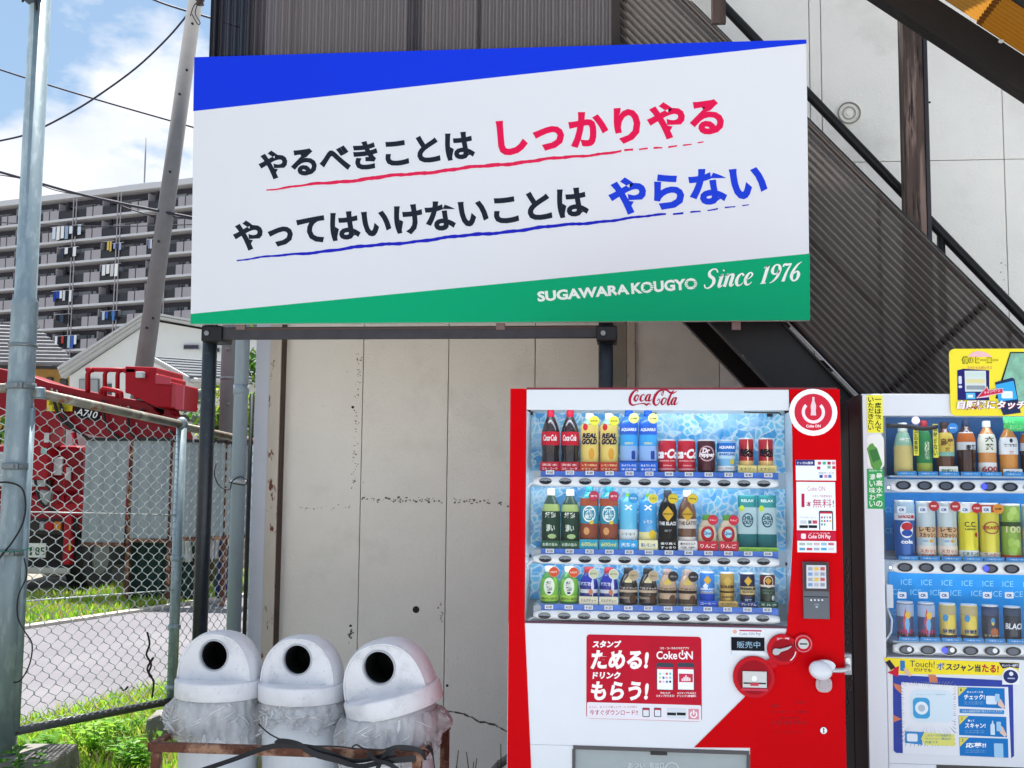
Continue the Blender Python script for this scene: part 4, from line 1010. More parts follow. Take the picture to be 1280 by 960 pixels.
build(MB().prism([XZ(*z3(x, y), 14.0) for x, y in ((672, 685), (715, 690), (722, 720), (760, 740), (756, 770), (690, 770), (640, 740), (672, 718))], 13.9, 14.2), 'swivel', M_tred, tk, bevel=.01)
tb('work_lamp', *z3(447, 420), *z3(500, 463), 13.5, .08, '#c8cdd2', .01)
tb('lamp_arm', *z3(360, 397), *z3(448, 430), 13.6, .06, M_tred2, .01)
tb('basket_post', *z3(435, 465), *z3(466, 612), 13.7, .06, M_tred2, .01)
def tt(pts, r, m, Y=13.9, name='guard_rail'): return build(MB().tube([P(*z3(x, y), Y) for x, y in pts], r, 8), name, m, tk)
tt([(100, 406), (450, 411)], .03, M_tred2); tt([(150, 408), (125, 415), (112, 440), (112, 560)], .035, M_tred2)
tt([(262, 409), (240, 420), (232, 445), (232, 585)], .03, M_tred2); tt([(350, 411), (328, 422), (322, 445), (320, 602)], .03, M_tred2)
tt([(203, 580), (206, 550), (222, 540), (330, 560), (348, 572), (350, 606)], .03, M_tred2, 13.7)
for (xa, ya, xb_, yb_) in ((64, 486, 96, 540), (70, 488, 110, 548), (128, 500, 150, 548), (160, 508, 176, 552), (44, 600, 70, 640), (20, 500, 34, 590)):
    ptube([(xa, ya, 13.84), ((xa+xb_)/2-6, (ya+yb_)/2+8, 13.82), (xb_, yb_, 13.84)], 13.84, .02, M_rubber, 'hydraulic_hose', parent=tk)
for x_, y_ in ((66, 492), (88, 495), (132, 506), (150, 509), (178, 514), (205, 531), (214, 541)): 
    q = P(x_, y_, 13.86); build(MB().tube([q, q+Vector((0, -.03, 0))], .03, 6), 'boom_bolt', M_dark, tk)
# small site shed with red frame behind the hoarding
sh = T('site_shed', 'low white site shed with a red pipe frame behind the grey panels', 'shed', 150, 600, 16.5)
x0, z0, x1, z1 = RC(80, 525, 230, 640, 16.5)
build(MB().box(x0, 16.5, 0, x1, 18.5, z1), 'shed_wall', mat('shed_white', '#c3c6c8', .6, var=.05), sh, bevel=.02)
build(MB().box(x0-.1, 16.4, z1, x1+.1, 18.6, z1+.08), 'shed_roof', mat('shed_roof', '#4a4d50', .6), sh)
for a, b in (((92, 535), (140, 541)), ((92, 541), (103, 600)), ((140, 541), (120, 600))):
    build(MB().tube([P(*a, 16.3), P(*b, 16.3)], .04, 8), 'frame_pipe', M_tred2, sh)
x0, z0, x1, z1 = RC(60, 520, 80, 600, 17); tag(build(MB().hexa([(x0,17,0),(x1,17,0),(x1,18,0),(x0,18,0)], [(x0,17,z1-.2),(x1,17,z1),(x1,18,z1),(x0,18,z1-.2)]), 'storage_hut', mat('beige_hut', '#8d7f70', .8, var=.1), bevel=.02), 'beige hut wall behind the red crane column', 'hut')
# ---- houses
def far_prism(parent, name, pts, d, depth, m, bevel=0, off=0):
    q = [D(x, y, d) for x, y in pts]; fw = Vector((-math.sin(YAW), math.cos(YAW), 0)); q = [p+fw*off for p in q]; n = len(q)
    nz_ = sum((q[i].x*q[(i+1)%n].z-q[(i+1)%n].x*q[i].z) for i in range(n))
    if nz_ < 0: q = q[::-1]
    mb = MB().add(q+[p+fw*depth for p in q], [tuple(range(n)), tuple(range(2*n-1, n-1, -1))]+[(i, i+n, (i+1)%n+n, (i+1)%n) for i in range(n)])
    return build(mb, name, m if not isinstance(m, str) else pr(m), parent, bevel=bevel)
M_hw = mat('house_white', '#d3d7d8', .7, var=.03, vscale=.6, spots=[('#b9bfc2', .7, .55, .8, .5)])
wh = thing('white_house', 'large white house with a long gabled roof behind the red platform', 'house', tuple(D(200, 600, 36)*1))
far_prism(wh, 'house_wall', [(87, 470), (190, 401), (345, 428), (345, 640), (87, 640)], 36, 8, M_hw)
M_fas = mat('fascia_grey', '#b3b7ba', .5, var=.05)
for k, (o1, o2) in enumerate(((0, 3.2), (3.8, 7.4), (8, 12))):
    far_prism(wh, 'fascia_board', [(79, 461+o1), (188, 391.5+o1*.8), (188, 391.5+o2*.8), (80, 461+o2)], 36, 8.2 if k == 0 else .4, M_fas, off=-.5+.12*k)
for k, (o1, o2) in enumerate(((0, 2.6), (3.2, 6.2))):
    far_prism(wh, 'fascia_board', [(188, 391.5+o1), (350, 421+o1), (350, 421+o2), (188, 391.5+o2)], 36, 8.2 if k == 0 else .4, M_fas, off=-.5+.12*k)
def window(parent, a, b, c, d, dep, bars=1, fr='#5b6066', gl='#39424c'):
    f = far_prism(parent, 'window', [(a, b), (c, b), (c, d), (a, d)], dep, .12, fr, off=-.08)
    g = far_prism(f, 'pane', [(a+.9, b+.9), (c-.9, b+.9), (c-.9, d-.9), (a+.9, d-.9)], dep, .03, mat('far_glass_'+gl.strip('#'), gl, .1), off=-.11)
    for k in range(1, bars+1):
        x = a+(c-a)*k/(bars+1); far_prism(f, 'glazing_bar', [(x-.5, b), (x+.5, b), (x+.5, d), (x-.5, d)], dep, .05, fr, off=-.16)
window(wh, 100, 474, 124.5, 492, 36, 1, '#6a6f74', '#8f979c'); window(wh, 133, 480, 141, 496, 36)
window(wh, 230, 431, 250, 437.5, 36, 0, '#b5b9bc', '#1d2440'); window(wh, 254, 435, 276, 441, 36, 0, '#b5b9bc', '#1d2440')
wg = thing('white_house_annex', 'lower white house wing with grey shingle roof right of the red platform', 'house', tuple(D(240, 600, 30)))
far_prism(wg, 'annex_wall', [(140, 476), (184, 446), (237, 476), (345, 479), (345, 640), (140, 640)], 30, 3, M_hw)
M_sh = mat('grey_shingle', '#565b62', .85, var=.15, vscale=1.2)
rp = [D(186, 441, 30), D(238, 472, 29.4), D(345, 475, 29.4), D(345, 449, 32), D(200, 444, 32)]
nrow = 7
for k in range(nrow):
    t0_, t1_ = k/nrow, (k+1)/nrow
    A, B, Cc, E = D(238, 472, 29.4), D(345, 475.5, 29.4), D(345, 457, 32.5), D(190, 445.5, 32.5)
    a, b, c, d = lerp3(A, E, t0_), lerp3(B, Cc, t0_), lerp3(B, Cc, t1_), lerp3(A, E, t1_)
    build(MB().slab([a+Vector((0,0,-.0)), b, c-Vector((0,0,.03)), d-Vector((0,0,.03))], (0, 0, .06)), 'shingle_row', M_sh, wg)
far_prism(wg, 'eave_board', [(236, 473.5), (345, 476.5), (345, 480), (236, 477)], 29.4, .3, M_fas, off=-.05)
for k in (0, 1): far_prism(wg, 'barge_board', [(183, 441+3.6*k), (238, 471.5+3.6*k), (238, 474.8+3.6*k), (183, 444+3.6*k)], 29.5, .5, M_fas, off=-.3+.1*k)
far_prism(wg, 'corner_pipe', [(229, 476), (231, 476), (231, 640), (229, 640)], 29.5, .1, '#9ba1a4')
window(wg, 243, 491, 256, 505.5, 30, 2, '#7a8086', '#4c565e')
th_ = thing('tiled_house', 'house with a grey tiled hip roof and yellow walls at the left edge', 'house', tuple(D(20, 600, 40)))
far_prism(th_, 'house_wall', [(-60, 452), (86, 458), (86, 640), (-60, 640)], 40, 6, mat('yellow_render', '#b08a4e', .8, var=.06))
M_tile = mat('roof_tile', '#6d6c70', .6, var=.15, vscale=3, spots=[('#8e8d90', 1.5, .5, .7, .5)])
nr = 11
for k in range(nr):
    t = k/nr; t2 = (k+1)/nr
    yl0, yl1 = 455-(455-404)*t, 455-(455-404)*t2
    xr0, xr1 = 97-(97-44)*t, 97-(97-44)*t2; yr0, yr1 = 457-(457-408)*t, 457-(457-408)*t2
    d0, d1 = 39-.0+5*t, 39+5*t2
    a, b, c, d = D(-70, yl0, d0), D(xr0, yr0, d0), D(xr1, yr1, d1), D(-70, yl1, d1)
    build(MB().slab([a, b, c-Vector((0,0,.10)), d-Vector((0,0,.10))], (0, 0, .12)), 'tile_row', M_tile, th_)
far_prism(th_, 'eave_gutter', [(-70, 455), (96, 458), (96, 461), (-70, 459)], 38.9, .3, '#33363b')
far_prism(th_, 'ridge_cap', [(-70, 401.5), (44, 405), (45, 408), (-70, 405)], 44, .4, '#56575c')
window(th_, 59, 472, 67, 484, 40, 0, '#3a3f45', '#2c3238'); window(th_, 76, 474, 85, 486, 40, 0, '#3a3f45', '#2c3238'); window(th_, 5, 468, 14, 480, 40, 0)
# ---- apartment block
ar = math.radians(22.8+5.7)     # facade turned against the picture plane (5.7 is the camera's own yaw)
AO = D(110, 270, 147)
rt, fwd = Vector((math.cos(YAW), math.sin(YAW), 0)), Vector((-math.sin(YAW), math.cos(YAW), 0))
t8 = math.radians(22.8)
AU = rt*math.cos(t8)-fwd*math.sin(t8); AN = Vector((AU.y, -AU.x, 0))      # AN points to the camera
def A_(px, py):
    r = ray(px, py); n = AN; k = (AO-EYE).dot(n)/r.dot(n); q = EYE+r*k; return ((q-AO).dot(AU), q.z)
ap = thing('apartment_block', 'long grey apartment block with rows of balconies behind the houses', 'building', tuple(Vector((AO.x, AO.y, 0))))
def abox(name, u0, u1, z0, z1, n0_, n1_, m, parent=ap):
    q = [AO+AU*u+AN*n for u, n in ((u0, n0_), (u1, n0_), (u1, n1_), (u0, n1_))]
    q = [Vector((p.x, p.y, 0)) for p in q]
    return build(MB().hexa([p+Vector((0,0,z0)) for p in q], [p+Vector((0,0,z1)) for p in q]), name, m if not isinstance(m, str) else pr(m), parent)
ztop = A_(110, 271)[1]; FH = 2.93
bay0 = A_(60.5, 348)[0]; bay1 = A_(231, 340)[0]; BAY = (bay1-bay0)/3
uA, uB = bay0-BAY*2.6, bay0+BAY*6
M_aw = mat('apt_wall', '#454450', .85, var=.06, vscale=.3); M_ap = mat('apt_panel', '#a19ea6', .8, var=.05, vscale=.4); M_as = mat('apt_slab', '#c6c9d0', .7); M_adk = mat('apt_dark', '#1a1c22', .5)
M_agl = mat('apt_glass', '#1c222c', .08, spec=.8); M_aframe = mat('apt_frame', '#777c84', .5); M_rail = mat('apt_rail', '#22242b', .5)
abox('outer_wall', uA, uB, 0, ztop+FH+.2, -10, -1.7, M_aw)
abox('parapet', uA, uB, ztop+FH-.1, ztop+FH+.65, -9, .05, M_as)
def aroof(a, b, c, d, dn_=-4):
    (u0, z1_), (u1, _) = A_(a, b), A_(c, b); z0_ = ztop+FH; abox('penthouse', u0, u1, z0_, z1_, dn_-4, dn_, M_as)
aroof(120, 223, 168, 240); aroof(138, 229, 170, 240, -3)
(u_, z_) = A_(150, 158); q = AO+AU*u_-AN*5; build(MB().tube([(q.x, q.y, ztop+FH), (q.x, q.y, z_)], .10, 6), 'lightning_rod', M_aframe, ap)
zlow = A_(110, 445)[1]
rndA = random.Random(4); nfl = int((ztop-zlow)/FH)+3
for f in range(nfl):
    zf = ztop-f*FH
    abox('balcony_slab', uA, uB, zf-.26, zf+.04, -1.7, .12, M_as)
    abox('beam_band', uA, uB, zf-.85, zf-.26, -1.72, -1.55, M_aw)
    for b in range(-3, 7):
        uc = bay0+b*BAY
        if uc+BAY < uA or uc > uB-2: continue
        w = 1.35
        p_ = abox('balcony_panel', uc-w, uc+w, zf-.2 if f % 3 else zf, zf+1.28, -.05, .1, M_ap)
        abox('panel_joint', uc-.30, uc-.18, zf, zf+1.29, .1, .13, M_adk, p_)
        abox('balcony_rail', uc+w, uc+BAY-w, zf+1.05, zf+1.14, 0, .06, M_rail)
        abox('rail_infill', uc+w, uc+BAY-w, zf+.1, zf+1.0, 0, .03, M_rail)
        # wall openings
        wd = abox('window', uc+w+.15, uc+BAY-w-.1, zf+.06, zf+2.15, -1.7, -1.6, M_aframe)
        g = (BAY-2*w-.25)/2
        for k in (0, 1): abox('pane', uc+w+.25+k*g, uc+w+.05+(k+1)*g, zf+.12, zf+2.05, -1.62, -1.57, M_agl if rndA.random() < .7 else mat('apt_curtain', '#9aa1a8', .6), wd)
        wd = abox('window', uc-.9, uc+.9, zf+.9, zf+2.1, -1.7, -1.6, M_adk)
        abox('pillar', uc+w+.0, uc+w+.35, zf, zf+FH-.26, -1.7, -1.2, M_aw)
        abox('partition', uc+w-.1, uc+w-.02, zf, zf+2.2, -1.7, .0, M_ap)
        if rndA.random() < .6: abox('door_leaf', uc-w+.2, uc-w+.75, zf+.1, zf+2.0, -1.6, -1.5, mat('apt_curtain', '#9aa1a8', .6))
for u in [bay0+b*BAY+BAY*.52 for b in (-2, -1, 0, 1, 2, 3, 4)]:
    for du in (0, .5): abox('downpipe', u+du, u+du+.12, zlow-3, ztop+FH-.2, .12, .2, M_ap)
# laundry
lcols = ['#e2e6ea', '#c9d6e8', '#3d62b8', '#22262e', '#c7b04a', '#a8c4d8', '#b9423c', '#e8e8e8']
def laundry(px0, px1, py0, py1, cols, label):
    (u0, z1_), (u1, z0_) = A_(px0, py0), A_(px1, py1); q = AO+AU*u0
    root = thing('laundry', label, 'laundry', (q.x, q.y, z0_), 'washing on the apartment balconies'); n = len(cols); rnd = random.Random(px0)
    for i, c in enumerate(cols):
        a = u0+(u1-u0)*i/n; b = a+(u1-u0)/n*.8; h = (z1_-z0_)*rnd.uniform(.55, 1)
        m = pr(c, .8); qa, qb = AO+AU*a+AN*.25, AO+AU*b+AN*(.3)
        mb = MB().hexa([Vector((qa.x, qa.y, z1_-h)), Vector((qb.x, qb.y, z1_-h*.95)), Vector((qb.x, qb.y, z1_-h))+AN*.06, Vector((qa.x, qa.y, z1_-h))+AN*.06], [Vector((qa.x, qa.y, z1_)), Vector((qb.x, qb.y, z1_)), Vector((qb.x, qb.y, z1_))+AN*.06, Vector((qa.x, qa.y, z1_))+AN*.06])
        build(mb, 'garment', m, root)
    u = u0; qa, qb = AO+AU*(u0-.3)+AN*.3, AO+AU*(u1+.3)+AN*.3
    build(MB().tube([(qa.x, qa.y, z1_+.03), (qb.x, qb.y, z1_+.03)], .035, 5), 'washing_pole', M_as, root)
laundry(68, 104, 285, 298, ['#c9d6e8', '#e2e6ea', '#e2e6ea', '#8fa9c9', '#dfe6ee', '#22262e', '#c9d6e8'], 'pale shirts on a balcony of the second visible floor, right of the steel pole')
laundry(78, 98, 311, 322, ['#3b4254', '#dfe6ee', '#22262e', '#dfe6ee'], 'dark and white washing on the third visible floor of the apartments')
laundry(133, 142, 303, 316, ['#22262e', '#d9bd62', '#c9b06a'], 'yellow towel hanging on an apartment balcony')
laundry(144, 154, 305, 313, ['#8f9fd0', '#3b4254', '#a8b4d8'], 'bluish washing just right of the yellow towel')
laundry(130, 150, 332, 347, ['#dfe6ee', '#e8e8e8', '#c8ccd2', '#f0f0f0'], 'white washing on the fourth visible floor of the apartments')
laundry(69, 92, 365, 378, ['#1f3f9c', '#2b4fb0', '#dfe6ee', '#c9cfd8', '#22262e', '#dfe6ee'], 'bright blue and white washing in the middle of the apartment facade')
laundry(72, 88, 394, 405, ['#22262e', '#3b4a5e', '#22262e'], 'dark washing near the tiled roof on the apartment facade')
laundry(130, 150, 390, 402, ['#b8c8da', '#3d62b8', '#22303e', '#4d7cc0', '#22262e'], 'blue and dark washing left of the leaning pole')
laundry(71, 98, 421, 436, ['#dfe6ee', '#22262e', '#b9423c', '#22262e', '#a8c4d8', '#3d62b8', '#dfe6ee'], 'washing with one red item above the white house roof')
laundry(188, 192, 300, 312, ['#8f9fd0', '#dfe6ee'], 'small lilac washing beside the leaning pole')
# ---- utility poles
M_up = mat('concrete_pole', '#767678', .85, var=.08, vscale=6, bump=.4)
YU = 17.
def upole(name, label, p0, p1, r0, r1, bolts):
    root = thing(name, label, 'utility pole', tuple(p0), None)
    build(MB().tube([p0, p1], [r0, r1], 24), 'pole_shaft', M_up, root)
    for t, s_ in bolts:
        q = lerp3(p0, p1, t); build(MB().tube([q+Vector((0,-r0*.8,0)), q+Vector((s_*.13,-r0-.06,0))], .012, 6), 'step_bolt', M_aframe, root)
    return root
pA, pB = P(166, 560, YU), P(254, -70, YU); pA = lerp3(pA, pB, -(pA.z)/(pB.z-pA.z))
lp = upole('leaning_utility_pole', 'leaning grey concrete utility pole left of the signboard', pA, pB, .158, .112, [])
for (px, py) in ((241, 30), (234, 88), (199, 302), (192, 398), (213, 215), (184, 410), (225, 118)):
    q = P(px, py, YU-.19); build(MB().tube([q, q+Vector((0,-.03,0))], .02, 8), 'bolt_hole', M_black, lp)
q = P(201, 264, YU-.17); 
pA2 = P(284.5, 620, 15.); pB2 = P(288, 300, 15.)
upl = upole('utility_pole', 'upright brown-grey utility pole between the black sign post and the drain pipe', Vector((pA2.x, 15., 0)), Vector((pA2.x, 15., 6.2)), .155, .145, [])
for (px, py) in ((283, 436), (283, 505)):
    q = P(px, py, 14.85); build(MB().tube([q, q+Vector((.06,-.06,0))], .015, 8), 'step_bolt', mat('zinc_bolt', None), upl)
build(MB().lathe([(.157, 0), (.16, .02), (.157, .04)], (pA2.x, 15, P(283, 475, 15).z), 20), 'pole_band', mat('zinc_bolt', None), upl)
# ---- overhead wires
M_ww = mat('overhead_wire', '#1c2038', .6)
def wire(pts, Y, r, label, ext=0):
    return ptube([(p[0], p[1]) for p in pts], Y, r, M_ww, 'overhead_wire', label, 'wire', smooth=5, n=6)
wire([(-60, 66), (0, 87), (60, 106), (140, 130), (238, 158), (262, 166)], 17.4, .016, 'overhead wire descending from the left to the signboard top left corner')
wire([(-30, 182), (0, 176), (30, 169), (56, 158), (90, 140), (122, 120), (170, 85), (210, 47), (236, 16), (246, 2)], 17.2, .016, 'overhead wire rising from the steel pole to the top of the leaning pole')
wire([(188, -2), (215, 8), (262, 22), (300, 34)], 17.3, .018, 'short thick wire crossing the top of the leaning pole')
wire([(-20, 210), (0, 215), (50, 229), (93, 241), (150, 254), (200, 264), (260, 276)], 16.9, .024, 'thick lowest wire bundle crossing in front of the apartment roof')
wire([(-20, 216), (30, 224), (70, 238), (110, 245), (150, 252)], 17.0, .009, 'thin wire looping just beneath the lowest wire bundle')
wire([(150, 257), (185, 268), (215, 270), (262, 278)], 17.0, .012, 'thin wire running to the leaning pole below the bundle')
wire([(-20, 277), (60, 281), (140, 283), (262, 280)], 17.1, .009, 'thin level wire across the upper apartment floors')
wire([(238, 20), (242, 8), (248, 2), (244, 16), (250, 28), (247, 30), (240, 18)], 16.8, .008, 'tangle of thin wires at the top of the leaning pole')
q = P(250, 2, 16.8)
ins = thing('insulator', 'dark insulator fitting at the top of the leaning utility pole', 'insulator', tuple(q))
build(MB().lathe([(.02, -.06), (.07, -.05), (.05, 0), (.075, .02), (.03, .07)], tuple(q), 12), 'insulator_body', mat('insulator_brown', '#33242a', .4), ins)
# ---- shrub and tree behind the drain pipe
def crown(name, label, px, py, Y, rx, rz, n, cols, seed, leaf=.10):
    rnd = random.Random(seed); c = P(px, py, Y); root = thing(name, label, 'tree', (c.x, Y, 0))
    build(MB().tube([(c.x, Y, 0), (c.x+.03, Y, c.z*.6), (c.x-.02, Y, c.z)], [.06, .045, .02], 8), 'trunk', mat('bark', '#4a3f35', .9, var=.3), root)
    br = MB()
    for _ in range(8):
        a = rnd.uniform(0, 6.3); br.tube([(c.x, Y, c.z*.6), (c.x+math.cos(a)*rx*.7, Y+math.sin(a)*rx*.7, c.z+rnd.uniform(-.3, .9)*rz)], [.03, .01], 5)
    build(br, 'limbs', mat('bark', None), root)
    for k, m in enumerate(cols):
        mb = MB(); cl_ = [(rnd.gauss(0, .5), rnd.gauss(0, .5), rnd.gauss(0, .55)) for _ in range(14)]
        for _ in range(n//len(cols)):
            g_ = rnd.choice(cl_); v = Vector((g_[0]*rx+rnd.gauss(0, .18)*rx, g_[1]*rx+rnd.gauss(0, .18)*rx, g_[2]*rz+rnd.gauss(0, .15)*rz)); p = c+v
            a, b = Vector((rnd.gauss(0, 1), rnd.gauss(0, 1), rnd.gauss(0, 1))).normalized()*leaf, Vector((rnd.gauss(0, 1), rnd.gauss(0, 1), rnd.gauss(0, 1))).normalized()*leaf*.5
            mb.add([p, p+a*.5+b, p+a, p+a*.5-b], [(0,1,2,3)])
        stuff(build(mb, 'crown', m, root))
crown('small_tree', 'small leafy tree seen between drain pipe and white corner strip', 323, 515, 16, .20, .75, 900, [G1, G4, LF1], 3)
crown('small_tree', 'leafy shrub behind the upright pole at the black sign post', 268, 540, 15.6, .28, .45, 700, [LF1, G3, G4], 8, .08)
crown('hedge_bush', 'dark bush behind the steel pole at the far left', -5, 600, 15.2, .6, .8, 1500, [G4, LF2], 5)
# ================================================================== DRINKS
SH = {
 'bottle': ([(.86,0),(.98,.015),(1,.05),(1,.60),(.98,.66),(.80,.76),(.52,.84),(.40,.88),(.38,.915)], .033, (.885, 1.0, .44)),
 'cola':   ([(.84,0),(.96,.015),(1,.05),(.96,.20),(.90,.30),(1,.42),(1,.58),(.96,.66),(.78,.76),(.52,.85),(.36,.90),(.34,.92)], .034, (.885, 1.0, .40)),
 'square': ([(.92,0),(1,.02),(1,.80),(.9,.84),(.62,.88),(.5,.90),(.48,.93)], .033, (.90, 1.0, .46)),
 'small':  ([(.86,0),(.98,.02),(1,.07),(1,.50),(.94,.60),(.74,.74),(.52,.83),(.48,.86)], .0335, (.84, 1.0, .50)),
 'can':    ([(.80,0),(.98,.05),(1,.08),(1,.90),(.90,.965),(.90,.985)], .033, None),
 'slim':   ([(.80,0),(.98,.04),(1,.06),(1,.92),(.92,.97),(.92,.985)], .0265, None),
 'pouch':  ([(.95,0),(1,.02),(1,.97),(.98,1)], .034, None),
}
def rad_at(prof, r, t):
    for (a, z0), (b, z1) in zip(prof, prof[1:]):
        if z0 <= t <= z1: return r*(a+(b-a)*((t-z0)/(z1-z0 or 1)))
    return r*prof[-1][0]
def wrapped(body, cx, zc, w, h, r, bold=.02, shear=0, squash=1):
    vs_, fs = glyphs(body, bold, shear); bm = bmesh.new()
    vv = [bm.verts.new((cx+(u-.5)*w, 0, zc+(v-.5)*h)) for u, v in vs_]
    for f in fs:
        try: bm.faces.new([vv[i] for i in f])
        except ValueError: pass
    x = -w/2+cx
    while x < w/2+cx:
        bmesh.ops.bisect_plane(bm, geom=bm.verts[:]+bm.edges[:]+bm.faces[:], plane_co=(x, 0, 0), plane_no=(1, 0, 0)); x += r*.3
    out = []
    for v in bm.verts:
        a = max(-1.5, min(1.5, v.co.x/r)); out.append((r*math.sin(a), -r*math.cos(a)*squash, v.co.z))
    bm.verts.index_update(); ff = [[v.index for v in f.verts] for f in bm.faces]; bm.free()
    return MB().add(out, ff)
_lq = {}
def drink(label, cat, shape, px, ybase, ytop, Y, spec, group, name=None):
    c = P(px, ybase, Y); top = P(px, ytop, Y); h = top.z-c.z; prof, r, cap = SH[shape]; s = spec
    r = r*s.get('rs', 1); sq = .45 if shape == 'pouch' else (.9 if shape == 'square' else 1)
    root = thing(name or {'can': 'drink_can', 'slim': 'slim_can', 'pouch': 'drink_pouch'}.get(shape, 'drink_bottle'), label, cat, (c.x, Y, c.z), group)
    col = s['col']; bodym = mat('drink_'+col.lstrip('#')+s.get('fin', ''), col, .12 if cap else .3, metal=0 if cap else .25, coat=.5 if cap else .1)
    pf = [(r*a, h*z) for a, z in prof]
    build(MB().lathe(pf, (0,0,0), 28, squash=sq), 'body', bodym, root, local=True)
    if cap and s.get('cap'):
        z0, z1, cr_ = cap
        build(MB().lathe([(r*cr_*1.02, h*z0), (r*cr_*1.06, h*(z0+.012)), (r*cr_, h*(z1-.01)), (r*cr_*.9, h*z1)], (0,0,0), 22), 'cap', pr(s['cap']), root, local=True)
    if not cap and shape != 'pouch':
        build(MB().lathe([(r*.93, h*.955), (r*.95, h*.97), (r*.95, h), (r*.86, h)], (0,0,0), 28), 'rim', mat('can_rim', '#d9dde0', .3, metal=.3), root, local=True)
    for i, b in enumerate(s.get('bands', ())):
        z0, z1, bc = b[:3]; ts = sorted({z0, z1, *[z for _, z in prof if z0 < z < z1]}); e = .0006+.00035*i
        build(MB().lathe([(rad_at(prof, r, t)+e, h*t) for t in ts], (0,0,0), 28, cap=False, squash=sq), 'label_band', pr(bc), root, local=True)
    for i, t in enumerate(s.get('text', ())):
        body, u, zc, w, hh, tc = t[:6]; bd = t[6] if len(t) > 6 else .03; shr = t[7] if len(t) > 7 else 0
        rr = rad_at(prof, r, zc)+.0022
        build(wrapped(body, u*r, zc*h, w*r*2, hh*h, rr, bd, shr, sq), 'lettering', pr(tc), root, local=True)
    for i, g in enumerate(s.get('spots', ())):      # discs, diamonds and blobs wrapped on the front
        kind, u, zc, rx, rz, gc = g; rr = rad_at(prof, r, zc)+.0013+.0003*i
        n = 4 if kind == 'dia' else 20; mb = MB(); vs_ = []; rings = 4
        for q in range(rings+1):
            for k in range(n*(4 if kind == 'dia' else 1)):
                N_ = n*(4 if kind == 'dia' else 1); a = 2*PI*k/N_; 
                if kind == 'dia': m_ = 1/(abs(math.cos(a))+abs(math.sin(a)))
                elif kind == 'box': m_ = 1/max(abs(math.cos(a)), abs(math.sin(a)))
                elif kind == 'ring': m_ = 1
                else: m_ = 1
                f = (q/rings) if kind != 'ring' else (.82+.18*q/rings)
                x = u*r+rx*r*math.cos(a)*m_*f; z = zc*h+rz*h*math.sin(a)*m_*f; an = max(-1.5, min(1.5, x/rr)); vs_.append((rr*math.sin(an), -rr*math.cos(an)*sq, z))
        N_ = n*(4 if kind == 'dia' else 1)
        mb.add(vs_, [(q*N_+k, q*N_+(k+1)%N_, (q+1)*N_+(k+1)%N_, (q+1)*N_+k) for q in range(rings) for k in range(N_)], True)
        build(mb, 'printed_mark', pr(gc), root, local=True)
    if 'tag' in s:
        tc, ring, tt_ = s['tag'][:3]; ty = s['tag'][3] if len(s['tag']) > 3 else .86
        tg = build(MB().disc(r*.55, h*ty, .0185, -r-.014, -r-.012), 'promo_disc', pr(ring), root, local=True)
        build(MB().disc(r*.55, h*ty, .0165, -r-.0148, -r-.0141), 'disc_print', pr(tc), tg, local=True)
        vs_, fs = glyphs(tt_, .03); build(MB().add([(r*.55+(u-.5)*.024, -r-.0155, h*ty+(v-.5)*.007) for u, v in vs_], fs), 'lettering', pr(s['tag'][4] if len(s['tag']) > 4 else '#4a4a20'), tg, local=True)
    if 'card' in s:
        cc, tc, t1, t2 = s['card'][:4]; hh = s['card'][4] if len(s['card']) > 4 else .034; w = max(r*1.03, .0335)
        cd = build(MB().prism(rrect(-w, -.001, w, hh, .002, 2), -r-.009, -r-.006), 'base_card', pr(cc), root, local=True)
        for k, t in enumerate((t1, t2)):
            if not t: continue
            vs_, fs = glyphs(t, .02); zc = hh*(.68-.42*k) if t2 else hh*.5; h2 = hh*.26 if t2 else hh*.42
            build(MB().add([((u-.5)*w*1.6, -r-.0096, zc+(v-.5)*h2) for u, v in vs_], fs), 'lettering', pr(tc), cd, local=True)
    return root
FM = 4.07                                             # door plane of the red machine
YD = FM+.085
gT, gM, gB = 'drinks on the top shelf of the red machine', 'drinks on the middle shelf of the red machine', 'drinks on the bottom shelf of the red machine'
DIA = lambda c='#d9b53c': ('dia', 0, .62, .62, .14, c)
